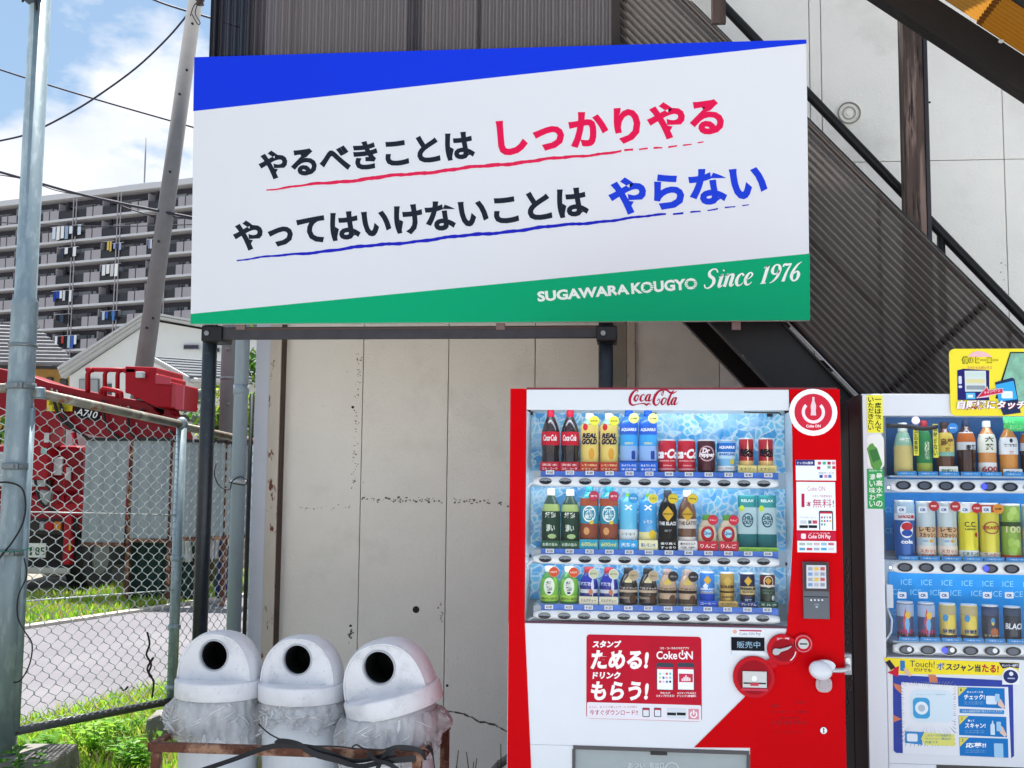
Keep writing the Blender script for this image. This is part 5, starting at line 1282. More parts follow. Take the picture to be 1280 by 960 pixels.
S = dict(
 cola=dict(col='#1c0c12', cap='#b01832', bands=[(.42,.64,'#c0152f')], text=[('Coca·Cola', 0, .54, .80, .10, '#f3eef0', .03, .25)], card=('#b3152f', '#f1dfe2', '天然水', 'コカ・コーラ')),
 rg=dict(col='#8fb0a0', cap='#dfe6ea', bands=[(.10,.80,'#e0cb72')], spots=[('o', -.5, .76, .32, .06, '#c22b2e'), ('o', .25, .30, .34, .10, '#dba03a')], text=[('REAL', 0, .61, .92, .09, '#1d1c40', .06, .2), ('GOLD', 0, .51, .96, .10, '#1d1c40', .06, .2)], tag=('#e3e34a', '#cdd23a', 'おすすめ'), card=('#b63428', '#f4d9a0', 'レモン500ml', 'ビタミンC')),
 aq=dict(col='#2f6fd0', cap='#124fb0', bands=[(.12,.78,'#2a63cf'), (.42,.60,'#3fa4e6'), (.18,.42,'#8db4e6')], text=[('AQUARIUS', 0, .68, .98, .06, '#e6f0ff', .05, .2), ('ZERO', 0, .46, .5, .035, '#dfe7b0')], spots=[('box', .55, .27, .25, .07, '#173a9c')], tag=('#ecea8a', '#dfe36a', '5.0倍'), card=('#1e63cf', '#e6f2ff', '水より優れた', '水分補給')),
 cc=dict(col='#c31330', text=[('ca·Co', 0, .56, 1.45, .30, '#f6eef0', .05, .25), ('ORIGINAL TASTE', 0, .34, 1.0, .03, '#f2dfe2'), ('350ml', 0, .2, .5, .04, '#e9b8c0')], bands=[(.06,.11,'#d99aa6')]),
 dp=dict(col='#4b1522', text=[('Dr', -.1, .66, .45, .16, '#f0e6e8', .06, .2), ('Pepper', 0, .52, 1.0, .17, '#f0e6e8', .06, .2)], spots=[('ring', 0, .57, .92, .24, '#c9a3ab')]),
 aqs=dict(col='#78b8e6', bands=[(.62,.90,'#2c6fc6'), (.42,.62,'#b9dcee'), (.05,.20,'#dfe6ea')], text=[('AQUARIUS', 0, .76, 1.0, .10, '#eef6ff', .05), ('SPARKLING', 0, .55, 1.0, .07, '#2a4fb0', .04), ('グレープフルーツ', 0, .13, 1.1, .05, '#2a3f6a')], spots=[('box', .6, .33, .25, .08, '#d6c14a')]),
 rgs=dict(col='#b3202f', bands=[(.06,.34,'#dcb878')], text=[('REAL', 0, .62, 1.05, .12, '#171422', .08, .2), ('GOLD', 0, .51, 1.05, .12, '#171422', .08, .2)], spots=[('dia', .1, .58, .16, .42, '#e9dfae')], card=('#dccf86', '#6a5a2a', 'エナジー', '', .026)),
 tea=dict(col='#274a3a', cap='#e6eaea', bands=[(.62,.74,'#a9c07a'), (.06,.62,'#1f3f34')], text=[('綾鷹', 0, .56, .62, .10, '#e3ece4', .03), ('濃い', 0, .34, .5, .12, '#c9d8cc', .03)], spots=[('o', .2, .20, .5, .04, '#a9c48a')], card=('#2c5844', '#cfe0cf', 'お茶の旨み', '', .028)),
 sou=dict(col='#2d9fae', cap='#2f93a3', bands=[(.68,.80,'#a4523a'), (.40,.68,'#2f93ad'), (.10,.40,'#8b4a38')], text=[('爽健', 0, .60, .5, .08, '#e9f4f4', .03), ('美茶', 0, .51, .5, .08, '#e9f4f4', .03)], spots=[('ring', 0, .555, .78, .13, '#e9f4f4'), ('o', -.3, .28, .35, .06, '#d9a26a'), ('o', .3, .42, .25, .03, '#d8c24a')], tag=('#c43a5a', '#a82a48', '香料', .84, '#f4e0e4'), card=('#2f9fbc', '#d6e08a', '600ml', '')),
 il1=dict(col='#5fc0e6', spots=[('o', 0, .93, .3, .04, '#7ebc4a')], bands=[(.12,.34,'#dfe9ee')], text=[('✕', 0, .72, .45, .10, '#eef8ff', .08), ('い・ろ・は・す', 0, .26, .8, .05, '#4a7a5a')], tag=('#3aa0dc', '#3aa0dc', '天然水', .88, '#eef8ff'), card=('#2fa3df', '#eef8ff', '天然水', '')),
 il2=dict(col='#3f9fdc', spots=[('o', 0, .93, .3, .04, '#7ebc4a'), ('o', .5, .26, .4, .08, '#e3c43a')], bands=[(.12,.30,'#e9dfa0')], text=[('✕', 0, .72, .45, .10, '#eef8ff', .08), ('レモン', 0, .48, .5, .06, '#cfe8f6')], tag=('#e3d44a', '#eceff0', 'レモン', .88, '#4a5a20'), card=('#ece6b8', '#2f6fb0', '塩レモン水', '')),
 blk=dict(col='#15171d', cap='#3f454e', spots=[('dia', 0, .60, .70, .13, '#d3ab38')], bands=[(.04,.80,'#14161c')], text=[('GEORGIA', 0, .60, .7, .025, '#3a2f10', .02), ('THE BLACK', 0, .44, 1.15, .06, '#dfe3e6', .04), ('無糖', 0, .32, .4, .04, '#8f949a')], tag=('#dcc43c', '#c9b02c', '60mg'), card=('#101319', '#e9ecef', '香り高く', 'すっきり')),
 lat=dict(col='#6b4a3c', cap='#dcdfe2', spots=[('dia', 0, .60, .70, .13, '#c9a238')], bands=[(.36,.52,'#cfc9c2'), (.04,.22,'#d9d6d2')], text=[('GEORGIA', 0, .60, .7, .025, '#3a2f10', .02), ('THE LATTE', 0, .45, 1.1, .06, '#5a463c', .03)], tag=('#e0c43c', '#c9a82c', '60mg'), card=('#dedede', '#2a2a30', '豊かなミルク', 'ラテ')),
 qoo=dict(col='#d7c6ac', cap='#5fa24c', bands=[(.06,.64,'#dccfae'), (.10,.26,'#d6c9a6')], spots=[('o', 0, .46, .78, .22, '#b3202f'), ('o', 0, .48, .42, .12, '#a8d6e4')], text=[('Qoo', 0, .48, .5, .10, '#2a7ab0', .04)], tag=('#cf2c44', '#b3203a', 'りんご', .86, '#f6e6e8'), card=('#bf3040', '#f3dcdc', 'りんご', '')),
 chi=dict(col='#1f8f92', bands=[(.30,.78,'#a9c6cc'), (.04,.30,'#1d6a70')], text=[('RELAX', 0, .90, .7, .05, '#cfe8e4'), ('CHILL', 0, .59, .62, .07, '#23566a', .05), ('OUT', 0, .51, .46, .07, '#23566a', .05)], spots=[('ring', 0, .55, .62, .13, '#23566a'), ('o', -.65, .76, .32, .055, '#b8d43c')], card=('#8cc052', '#1f5a4a', 'リラクゼーション', '', .014)),
 aya=dict(col='#4f9a4c', cap='#e2e8e0', bands=[(.06,.66,'#78b848'), (.06,.22,'#a3cc54')], spots=[('o', 0, .46, .62, .24, '#dfe9dc'), ('o', 0, .29, .22, .03, '#22345a')], text=[('綾', 0, .54, .34, .13, '#2c3f5a', .03), ('鷹', 0, .40, .34, .13, '#2c3f5a', .03), ('温かいお茶', 0, .13, 1.0, .06, '#3f6a2c')], tag=('#d8542c', '#e6785a', 'HOT', .86, '#f6ded2')),
 roy=dict(col='#1f2c8c', cap='#b03a44', bands=[(.30,.40,'#c9ccd6')], spots=[('o', -.2, .60, .66, .18, '#2c3cae'), ('dia', .45, .48, .18, .36, '#cfd6ea'), ('o', .25, .33, .24, .08, '#c07a5a')], text=[('紅茶花伝', -.2, .55, .8, .10, '#dfe3f2', .03)], tag=('#c9cfae', '#e9ecea', 'ロイヤル', .84), card=('#d6d3bc', '#4a4638', 'ミルクティー', '', .028)),
 cof=dict(col='#23201f', cap='#2c2f33', bands=[(.34,.41,'#bba892'), (.16,.22,'#8f8478')], spots=[('dia', 0, .64, .46, .15, '#d8cfa0'), ('o', .55, .17, .42, .13, '#4a352c')], text=[('贅沢ブラック', 0, .46, 1.05, .06, '#cfc8bf')], tag=('#b5a488', '#c9baa0', 'つめた〜い', .82)),
 lte=dict(col='#b39a80', cap='#a8948a', bands=[(.34,.42,'#2b2523'), (.05,.18,'#4a4038')], spots=[('dia', 0, .62, .50, .16, '#d2bc62'), ('o', .55, .17, .42, .13, '#5a4236')], text=[('贅沢ラテ', 0, .46, .9, .06, '#5a4038')], tag=('#2c2c34', '#3c3c46', 'つめた〜い', .82, '#b8b8be')),
 emb=dict(col='#2f83d8', bands=[(.36,.42,'#8a94a4'), (.06,.36,'#1f48b4')], spots=[('dia', 0, .76, .55, .14, '#d3a93a'), ('dia', -.3, .58, .4, .10, '#dfeaf4')], text=[('EMERALD', 0, .50, 1.1, .06, '#e3eefa', .04), ('マウンテン', 0, .42, .9, .045, '#e3eefa')], card=('#2c58c4', '#dfe9fa', 'コーヒー', '', .02)),
 gol=dict(col='#b39348', bands=[(.40,.45,'#2b1f1a')], spots=[('dia', 0, .74, .6, .15, '#c9aa58')], text=[('GOLDEN', 0, .58, 1.15, .08, '#2b1f1a', .04), ('BLEND', 0, .28, .8, .05, '#3a2c1e')], card=('#b89c5c', '#2b221c', 'ゴールデン', '', .02)),
 pre=dict(col='#172048', bands=[(.34,.60,'#c8b684'), (.32,.36,'#4a3022')], spots=[('dia', 0, .76, .55, .14, '#cfa63a')], text=[('PREMIUM', 0, .53, 1.25, .08, '#1c2236', .04), ('BLEND', 0, .44, .8, .05, '#4a3b2a'), ('微糖', 0, .2, .5, .07, '#a3b3d8')], card=('#2f3f76', '#dfe3ee', 'プレミアム', '', .02)),
 gre=dict(col='#1f2f2a', bands=[(.64,.92,'#5a2620'), (.60,.66,'#d6cfc2')], spots=[('ring', .05, .76, .7, .18, '#d9cfc6'), ('dia', 0, .78, .5, .11, '#c49a3c'), ('o', .75, .27, .3, .08, '#c6cdc8')], text=[('GRAND', 0, .50, .9, .06, '#5a7a6a'), ('MILK', 0, .42, .7, .06, '#5a7a6a')], card=('#24564a', '#d6e3da', 'ミルク', '', .02)),
)
dr = drink
row1 = [('cola','cola',688,512,'dark cola bottle with red cap, leftmost on the top shelf of the red machine'), ('cola','cola',712.3,512,'dark cola bottle with red cap, beside the yellow lemon drinks on the top shelf'),
 ('rg','square',737,516,'yellow lemon drink bottle directly right of the two cola bottles'), ('rg','square',761.5,516,'yellow lemon drink bottle directly left of the blue sports drinks'),
 ('aq','square',786,512,'blue sports drink bottle beside the yellow lemon drinks, top shelf'), ('aq','square',810,512,'blue sports drink bottle beside the red cans, top shelf'),
 ('cc','can',834,548,'red cola can touching the blue sports drink bottles'), ('cc','can',858.3,548,'red cola can next to the maroon can'), ('dp','can',883,548,'maroon soda can on the top shelf of the red machine'),
 ('aqs','can',908,548,'pale blue and white soda can between the maroon and slim red cans'), ('rgs','slim',933,545.5,'slim red and gold energy can next to the pale blue can'), ('rgs','slim',957.5,545.5,'slim red and gold energy can at the right end of the top shelf')]
row2 = [('tea','bottle',688.5,611,'dark green tea bottle with white cap, leftmost on the middle shelf of the red machine'), ('tea','bottle',712.5,611.5,'dark green tea bottle with white cap, second from left on the middle shelf'),
 ('sou','square',736.5,607,'teal and brown tea bottle next to the dark green tea bottles'), ('sou','square',761,607,'teal and brown tea bottle next to the pale blue water'),
 ('il1','square',785.5,613,'pale blue water bottle with white lower label on the middle shelf'), ('il2','square',810,613,'blue water bottle with yellow lemon lower label on the middle shelf'),
 ('blk','bottle',834.7,611,'tall black coffee bottle with gold diamond on the middle shelf'), ('lat','bottle',859,611,'tall brown and white latte bottle with gold diamond'),
 ('qoo','small',884,641,'small cream apple juice bottle beside the latte bottle'), ('qoo','small',909.5,641,'small cream apple juice bottle beside the teal packs'),
 ('chi','pouch',934.5,616,'teal and white drink pack beside the small apple juice'), ('chi','pouch',959,616,'teal and white drink pack at the right end of the middle shelf')]
row3 = [('aya','small',687,708,'small light green tea bottle, leftmost on the bottom shelf of the red machine'), ('aya','small',711.5,708.5,'small light green tea bottle next to the royal blue bottles'),
 ('roy','small',736,709,'small royal blue milk tea bottle next to the light green tea'), ('roy','small',761,709.5,'small royal blue milk tea bottle next to the dark coffee bottles'),
 ('cof','small',785.5,710,'small dark coffee bottle next to the royal blue milk tea'), ('cof','small',810,710.5,'small dark coffee bottle next to the tan coffee bottles'),
 ('lte','small',834.5,711,'small tan latte bottle next to the dark coffee bottles'), ('lte','small',859.5,711.5,'small tan latte bottle next to the blue coffee can'),
 ('emb','slim',884,714,'blue coffee can with gold diamond on the bottom shelf'), ('gol','slim',909,714.5,'gold coffee can on the bottom shelf of the red machine'),
 ('pre','slim',934.5,715,'navy and cream coffee can on the bottom shelf'), ('gre','slim',959.5,715.5,'dark green and brown coffee can at the right end of the bottom shelf')]
shelfz = []
for rows, yb_, gr in ((row1, 590, gT), (row2, 686.5, gM), (row3, 755.5, gB)):
    zb_ = P(818, yb_, YD).z; shelfz.append(zb_)
    for key, shp, px, yt, lab in rows:
        cx = P(px, 600, YD).x; 
        # all drinks of a row stand on the same shelf
        pyb = yb_+(px-818)*.014
        o = dr(lab, 'bottle' if shp in ('bottle', 'cola', 'square', 'small') else ('can' if shp != 'pouch' else 'pouch'), shp, px, pyb, yt+(0 if rows is row3 else .012*(px-700)), YD, S[key], gr)
        o.location.z = zb_
# ================================================================== RED MACHINE
def ice(name, c0, c1, c2):
    m = bpy.data.materials.new(name); m.use_nodes = True; N = m.node_tree.nodes; L = m.node_tree.links; b = N['Principled BSDF']
    g = N.new('ShaderNodeNewGeometry'); v = N.new('ShaderNodeTexVoronoi'); v.feature = 'DISTANCE_TO_EDGE'; v.inputs['Scale'].default_value = 40
    nzz = N.new('ShaderNodeTexNoise'); nzz.inputs['Scale'].default_value = 14; nzz.inputs['Detail'].default_value = 4
    add = N.new('ShaderNodeMix'); add.data_type = 'VECTOR'; add.inputs[0].default_value = .045
    L.new(g.outputs['Position'], nzz.inputs['Vector']); L.new(g.outputs['Position'], add.inputs[4]); L.new(nzz.outputs['Color'], add.inputs[5]); L.new(add.outputs[1], v.inputs['Vector'])
    v2 = N.new('ShaderNodeTexVoronoi'); v2.inputs['Scale'].default_value = 40; L.new(add.outputs[1], v2.inputs['Vector'])
    r = N.new('ShaderNodeValToRGB'); r.color_ramp.elements[0].color = (*lin(c2), 1); r.color_ramp.elements[1].color = (*lin(c1), 1); r.color_ramp.elements[0].position = .01; r.color_ramp.elements[1].position = .22
    L.new(v.outputs['Distance'], r.inputs[0])
    n3 = N.new('ShaderNodeTexNoise'); n3.inputs['Scale'].default_value = 9; L.new(g.outputs['Position'], n3.inputs['Vector'])
    sp_ = N.new('ShaderNodeSeparateColor'); L.new(v2.outputs['Color'], sp_.inputs[0])
    mr = N.new('ShaderNodeMapRange'); mr.inputs[1].default_value = .25; mr.inputs[2].default_value = .95; L.new(sp_.outputs[0], mr.inputs[0])
    x = N.new('ShaderNodeMix'); x.data_type = 'RGBA'; L.new(mr.outputs[0], x.inputs[0]); L.new(r.outputs[0], x.inputs[6]); x.inputs[7].default_value = (*lin(c0), 1)
    x2 = N.new('ShaderNodeMix'); x2.data_type = 'RGBA'; mr2 = N.new('ShaderNodeMapRange'); mr2.inputs[1].default_value = .5; mr2.inputs[2].default_value = .75; mr2.inputs[4].default_value = .7
    L.new(n3.outputs['Fac'], mr2.inputs[0]); L.new(mr2.outputs[0], x2.inputs[0]); L.new(x.outputs[2], x2.inputs[6]); x2.inputs[7].default_value = (*lin('#bfe4f4'), 1)
    L.new(x2.outputs[2], b.inputs['Base Color']); b.inputs['Roughness'].default_value = .4
    return m
M_ice = ice('ice_print', '#2aa0e2', '#6fcdf0', '#e3f6fd')
M_glass = glassy('display_glass', '#cfe6f2', .0, rough=.02, ior=1.22)
M_case = mat('case_white', '#dbe6ee', .4)
M_rail_ = mat('button_rail_white', '#e6ebf0', .3, coat=.3)
vm = thing('red_vending_machine', 'red and white drinks vending machine with three shelves of bottles', 'vending machine', (P(845, 600, FM).x, FM, 0))
xL, xR = P(636.8, 600, FM).x, P(1049.5, 487, FM).x; zT = P(845, 484.8, FM).z
dx0, dx1 = P(657, 640, FM).x, P(992, 640, FM).x; dz1 = P(800, 512.5, FM).z; dz0 = P(820, 781, FM).z
build(MB().box(xL, FM+.22, .05, xR, FM+.75, zT-.004), 'cabinet', M_red, vm, bevel=.012)
def frame(parent, xL, xR, zT, F, m, dep=.215):
    e = .0
    build(MB().box(xL, F+.012, .05, xL+.018, F+dep, zT-.002), 'door_side', m, parent, bevel=.004)
    build(MB().box(xR-.018, F+.012, .05, xR, F+dep, zT-.002), 'door_side', m, parent, bevel=.004)
    build(MB().box(xL+.019, F+.012, zT-.02, xR-.019, F+dep, zT-.002), 'door_top', m, parent)
frame(vm, xL, xR, zT, FM, M_red)
for i, (a, c) in enumerate(((xL+.12, .0), (xR-.12, .0))): build(MB().lathe([(.03, 0), (.03, .05)], (a, FM+.2, 0), 12), 'foot', M_black, vm)
# door plates (butted)
def plate(name, x0, z0, x1, z1, m, F=FM, parent=None, th=.012, bevel=.0015): return build(MB().box(x0, F, z0, x1, F+th, z1), name, m, parent or vm, bevel=bevel, seg=1)
hx0 = dx0
plate('door_stile', xL+.0005, dz0, dx0-.0005, zT-.006, M_red)
plate('header_panel', hx0, dz1, P(986.5, 500, FM).x, zT-.006, mat('header_white', '#d3d8df', .25, coat=.3))
build(MB().box(hx0, FM-.001, zT-.0055, xR-.01, FM+.01, zT+.001), 'top_trim', mat('trim_dark_red', '#7c1428', .4), vm)
pp('red_strip', [(637, 486), (656, 486), (656, 778), (664, 960), (669, 1112), (633, 1112)], FM, .003, M_red, vm, dy=0, clamp=(xL+.0005, 9, zT-.0005))
plate('door_column', dx1, dz0, xR-.0005, zT-.006, M_red)
ox0, oz0, ox1, oz1 = RC(716.5, 935.5, 936.5, 1025, FM)
wl0 = P(656, 700, FM).x
plate('lower_panel', xL+.0005, oz1, xR-.0005, dz0-.003, M_white); plate('lower_panel', xL+.0005, .09, ox0, oz1-.0005, M_white); plate('lower_panel', ox1, .09, xR-.0005, oz1-.0005, M_white); plate('lower_panel', ox0, .09, ox1, oz0, M_white)
plate('display_sill', dx0, dz0-.003, dx1, dz0+.004, mat('trim_purple', '#4c1836', .4), bevel=0)
rp_ = [(986.5, 486.5), (989, 520), (992.5, 575), (992.5, 640), (989, 710), (984, 783), (981, 797), (960, 830), (930, 872), (867.5, 934.2), (937.5, 934.6), (938, 1026), (800, 1112), (1062, 1112), (1056, 486.5)]
pp('red_panel', rp_, FM, .004, M_red, vm, bevel=.0012, clamp=(-9, xR-.0003, zT-.0005))
# display case
build(MB().box(dx0, FM+.19, dz0, dx1, FM+.2, dz1+.02), 'backdrop_panel', mat('case_back', '#a8bcc8', .5), vm)
Yb = FM+.188
for a, b, c, d in ((655, 517, 990, 590), (655, 610, 992, 686), (655, 707, 986, 752)):
    x0, z0, x1, z1 = RC(a, b, c, d, Yb)
    build(MB().box(max(x0, dx0+.004), Yb-.003, z0, min(x1, dx1-.002), Yb, z1), 'ice_backdrop', M_ice, vm)
build(MB().box(dx0-.006, FM+.013, dz0, dx0, FM+.2, dz1), 'case_side', M_case, vm); build(MB().box(dx1, FM+.013, dz0, dx1+.006, FM+.2, dz1), 'case_side', M_case, vm)
build(MB().box(dx0, FM+.013, dz1+.02, dx1, FM+.2, dz1+.026), 'case_top', M_case, vm); build(MB().box(dx0, FM+.013, dz0-.006, dx1, FM+.2, dz0), 'case_floor', M_case, vm)
for a, b, c in ((975, 506, 519), (665, 517, 0), (812, 518, 0)): 
    if c: build(MB().tube([P(930, 515, FM+.05), P(974, 516, FM+.05), P(976, 519, FM+.05)], .003, 6), 'hinge_arm', M_dark, vm)
for x, y in ((663, 517), (817, 518), (962, 519), (985, 705), (661, 695)): pb('case_clip', x-3.5, y-2, x+3.5, y+2, FM+.18, .006, M_dark, vm)
def rail_row(parent, F, x0, x1, yc, hh, zsh, strip_y, xs, strip_col, wave=True, rx=7.6, ry=3.9):
    a, b, c, d = RC(x0, yc-hh, x1, yc+hh, F+.03); zc = (b+d)/2; h2 = abs(d-b)/2
    mb = MB(); prof = [(F+.034, -h2), (F+.021, -h2*.92), (F+.016, -h2*.3), (F+.017, h2*.4), (F+.024, h2*.95), (F+.034, h2)]
    n = 60; vs_ = []; L_ = c-a
    for i in range(n+1):
        t = i/n; x = a+L_*t; k = min(1, (math.sin(min(t, 1-t)*n/3*PI/2) if min(t, 1-t)*n < 3 else 1)); k = .55+.45*k
        for y, z in prof: vs_.append((x, y, zc+z*k*(1+(.05*math.sin(i*1.3) if wave else 0))))
    m = len(prof)
    mb.add(vs_, [(i*m+j, (i+1)*m+j, (i+1)*m+j+1, i*m+j+1) for i in range(n) for j in range(m-1)], True)
    mb.f += [tuple(len(mb.v)-len(vs_)+j for j in range(m)), tuple(len(mb.v)-m+j for j in range(m-1, -1, -1))]; mb.sm += [False, False]
    o = build(mb, 'button_rail', M_rail_, parent)
    build(MB().box(a+.003, F+.035, zsh-.006, c-.003, F+.186, zsh-.001), 'shelf', mat('shelf_clear', '#9db0bd', .3), parent)
    return zc
M_btn = mat('button_dark', '#0f1324', .35, spec=.15); M_btl = mat('button_grey', '#848d94', .35, spec=.2)
M_strip = mat('price_strip_blue', '#2a66c8', .4, var=.25, vscale=30)
btn = {}
def button(parent, F, px, py, rx, ry, top=True):
    c = P(px, py, F+.012); s = (P(px+10, py, F+.012).x-c.x)/10
    key = (rx, ry)
    if key not in btn:
        a = MB().disc(0, 0, rx*s, -.003, .004, rz=ry*s, n=24); 
        ma = bpy.data.meshes.new('select_button'); ma.from_pydata(a.v, [], a.f); ma.materials.append(M_btn)
        pts = [(rx*s*.93*math.cos(PI*k/14), ry*s*.88*math.sin(PI*k/14)) for k in range(15)]+[(-rx*s*.3, ry*s*.10), (0, -ry*s*.10), (rx*s*.3, ry*s*.10)]
        b = MB().prism(pts, -.0045, -.0031); mb_ = bpy.data.meshes.new('button_lens'); mb_.from_pydata(b.v, [], b.f); mb_.materials.append(M_btl)
        r_ = MB().disc(0, 0, rx*s*1.1, -.001, .004, rz=ry*s*1.14, r_in=rx*s, n=24); mr_ = bpy.data.meshes.new('button_ring'); mr_.from_pydata(r_.v, [], r_.f); mr_.materials.append(M_chrome)
        btn[key] = (ma, mb_, mr_)
    ma, mb_, mr_ = btn[key]
    o = bpy.data.objects.new('select_button', ma); C.objects.link(o); o.parent = parent; o.location = c-base(parent)
    for me, nm in ((mb_, 'button_lens'), (mr_, 'button_ring')):
        if nm == 'button_lens' and not top: continue
        q = bpy.data.objects.new(nm, me); C.objects.link(q); q.parent = o
    return o, c
prices = ['¥160', '¥130', '¥140', '¥120']
for yc, ys, xs0, zi in ((603, 593.2, 681.8, 0), (700.5, 691.5, 681.5, 1), (771.5, 761.5, 680.5, 2)):
    rail_row(vm, FM, 667, 972.5+zi, yc, 6.0, shelfz[zi], ys, None, None)
    a, b, c, d = RC(674, ys-4, 973, ys+5, FM+.033); st = build(MB().box(a, FM+.033, b, c, FM+.036, shelfz[zi]-.0005), 'price_strip', M_strip, vm)
    a_, b_, c_, d_ = RC(667, ys-5, 676, ys+3, FM+.033); build(MB().box(a_, FM+.030, b_, c_, FM+.034, d_), 'strip_holder', mat('clear_holder', '#9aa6b0', .2), vm)
    # left bracket arms of the case
    build(MB().tube([P(657.5, yc+9, FM+.02), P(663, yc+2, FM+.02), P(668, yc, FM+.025)], .004, 6), 'shelf_bracket', M_rail_, vm)
    for k in range(12):
        px = xs0+24.8*k+.002*k; py = yc+(px-818)*.0125
        button(vm, FM, px, py, 7.6, 3.9)
        py2 = ys+(px-818)*.0135-1
        pc = pb('price_card', px+.5, py2-2.6, px+11, py2+2.6, FM+.032, .001, '#e3e8ee', vm)
        tr(prices[(k*7+zi) % 4], px+2, py2-1.7, px+9.5, py2+1.7, FM+.031, '#2a3350', pc, bold=.01, dy=.0012)
M_lamp = mat('lamp_tube_white', '#f2f6ff', .4, emit=8)
for z_, y_ in ((dz1+.012, .022), (P(818, 604, FM).z-.003, .05), (P(818, 701.5, FM).z-.003, .05)): build(MB().tube([(dx0+.03, FM+y_, z_), (dx1-.07, FM+y_, z_)], .0035, 8), 'lamp_tube', M_lamp, vm)
gp = build(MB().box(dx0, FM+.004, dz0, dx1, FM+.008, dz1), 'display_glass', M_glass, vm)
# header logo, drawn as swelling strokes
LG = [ # first word
 [(.155,.86,.010),(.175,.93,.02),(.165,1.0,.02),(.12,.97,.035),(.06,.78,.05),(.015,.45,.055),(.02,.15,.05),(.07,.02,.035),(.13,.05,.02),(.20,.12,.008)],
 [(.165,.70,.02),(.125,.60,.035),(.105,.40,.045),(.13,.28,.03),(.165,.40,.02),(.185,.60,.018),(.165,.70,.02),(.20,.62,.01),(.235,.62,.01)],
 [(.31,.64,.02),(.28,.72,.02),(.245,.60,.03),(.225,.40,.045),(.245,.28,.03),(.29,.34,.012),(.33,.44,.01)],
 [(.41,.70,.02),(.37,.68,.03),(.33,.46,.045),(.34,.30,.03),(.38,.36,.018),(.425,.70,.03)], [(.43,.74,.03),(.40,.46,.045),(.395,.30,.035),(.43,.32,.015),(.46,.42,.008)],
 [(.50,.70,.02),(.52,.71,.03)],
 # flourish under the first word
 [(.12,.03,.008),(.22,.10,.015),(.30,.12,.03),(.345,.03,.04),(.39,.12,.03),(.44,.02,.006)],
 # second word
 [(.64,.98,.02),(.69,.90,.015),(.68,.72,.012),(.66,.66,.02),(.645,.75,.012),(.70,.98,.018),(.66,1.02,.03),(.58,.88,.045),(.51,.55,.055),(.49,.22,.055),(.52,.03,.04),(.57,.05,.02),(.61,.25,.014),(.60,.44,.014),(.565,.30,.02)],
 [(.71,.50,.02),(.67,.40,.035),(.645,.18,.045),(.665,.05,.03),(.71,.15,.02),(.74,.38,.018),(.715,.50,.02),(.75,.42,.01),(.78,.44,.008)],
 [(.69,1.02,.018),(.75,1.0,.035),(.82,.84,.04),(.88,.80,.03),(.96,.94,.006)],
 [(.90,.98,.012),(.86,.86,.03),(.80,.45,.045),(.77,.12,.045),(.79,.03,.03),(.83,.14,.012)],
 [(.93,.50,.02),(.885,.46,.03),(.845,.22,.045),(.85,.06,.03),(.90,.14,.018),(.945,.50,.03)], [(.95,.53,.03),(.91,.22,.045),(.905,.06,.035),(.95,.10,.012),(.985,.22,.006)],
]
def logo(lst, x0, y0, x1, y1, Y, col, parent, dy=.0015, wk=1.0, name='logo_lettering'):
    asp = (x1-x0)/(y1-y0)
    a, b, c = P(x0, y1, Y), P(x1, y1, Y), P(x0, y0, Y)
    W_, H_ = (b-a).length, (c-a).length
    l2 = [[(p[0]*W_/H_, p[1], p[2]*wk*3.1) for p in s] for s in lst]
    def fx(u, v): return (a.x+u*H_, a.z+v*(c.z-a.z)+(b.z-a.z)*(u*H_/W_))
    return strokes(l2, fx, Y, dy, col, parent, name)
logo(LG, 786.5, 507, 849, 487.5, FM, '#a00f34', vm) if False else logo(LG, 786.5, 487.8, 849, 506.8, FM, '#a00f34', vm)
# round app emblem
pd('emblem_disc', 1016, 515.5, 30, FM, .006, '#eceff4', vm, dy=.004); pd('emblem_inner', 1016, 515.5, 23.6, FM, .001, mat('emblem_pink', '#c9263f', .3, spec=.15), vm, dy=.0101)
pd('emblem_power_ring', 1016, 515.5, 14.5, FM, .001, '#f0dfe4', vm, r_in=10.6, a0=math.radians(135), a1=math.radians(405), dy=.0112)
mb = MB().prism([XZ(1016+x, 515.5+y, FM) for x, y in ((-1.3, -19), (1.3, -19), (1.5, -14), (3.4, -8), (2.9, -1), (3.5, 4), (-3.5, 4), (-2.9, -1), (-3.4, -8), (-1.5, -14))], FM-.0127, FM-.0115)
build(mb, 'emblem_bottle', pr('#e4c9d0'), vm); tr('Coke ON', 1007, 531, 1025, 534.5, FM, '#f3dfe4', vm, dy=.0116, bold=.04)
# stickers on the right column
s1 = pb('sticker', 994.5, 575, 1044.5, 600.5, FM, .0012, '#e4e8ee', vm, dy=.004)
pb('sticker_band', 994.5, 575, 1018, 582, FM, .0006, '#262c78', vm, dy=.0053); tr('使い方は簡単', 996, 577, 1016, 580.5, FM, '#e8ebf2', vm, dy=.0062)
rs = random.Random(3)
for i, (x, y) in enumerate(((1024, 579), (1030, 579), (1036, 579), (1041.5, 579), (1023, 585), (1036, 584), (1042, 584.5), (1026, 595.5), (1032, 595.5), (1037, 595.5))):
    pb('app_icon', x-2, y-1.8, x+2, y+1.8, FM, .0006, ['#c24a62', '#46b08a', '#b01f38', '#d08a94', '#c03a50', '#7fae9c', '#c83c54', '#2c4a9c', '#d68aa4', '#3a7cc0'][i], vm, dy=.0053, r=.0015)
tr('対応サービス', 1023, 590, 1042, 592.6, FM, '#7a8498', vm, dy=.0054)
s2 = pb('sticker', 995.5, 602.5, 1044, 663, FM, .0012, '#e6eaf0', vm, dy=.004)
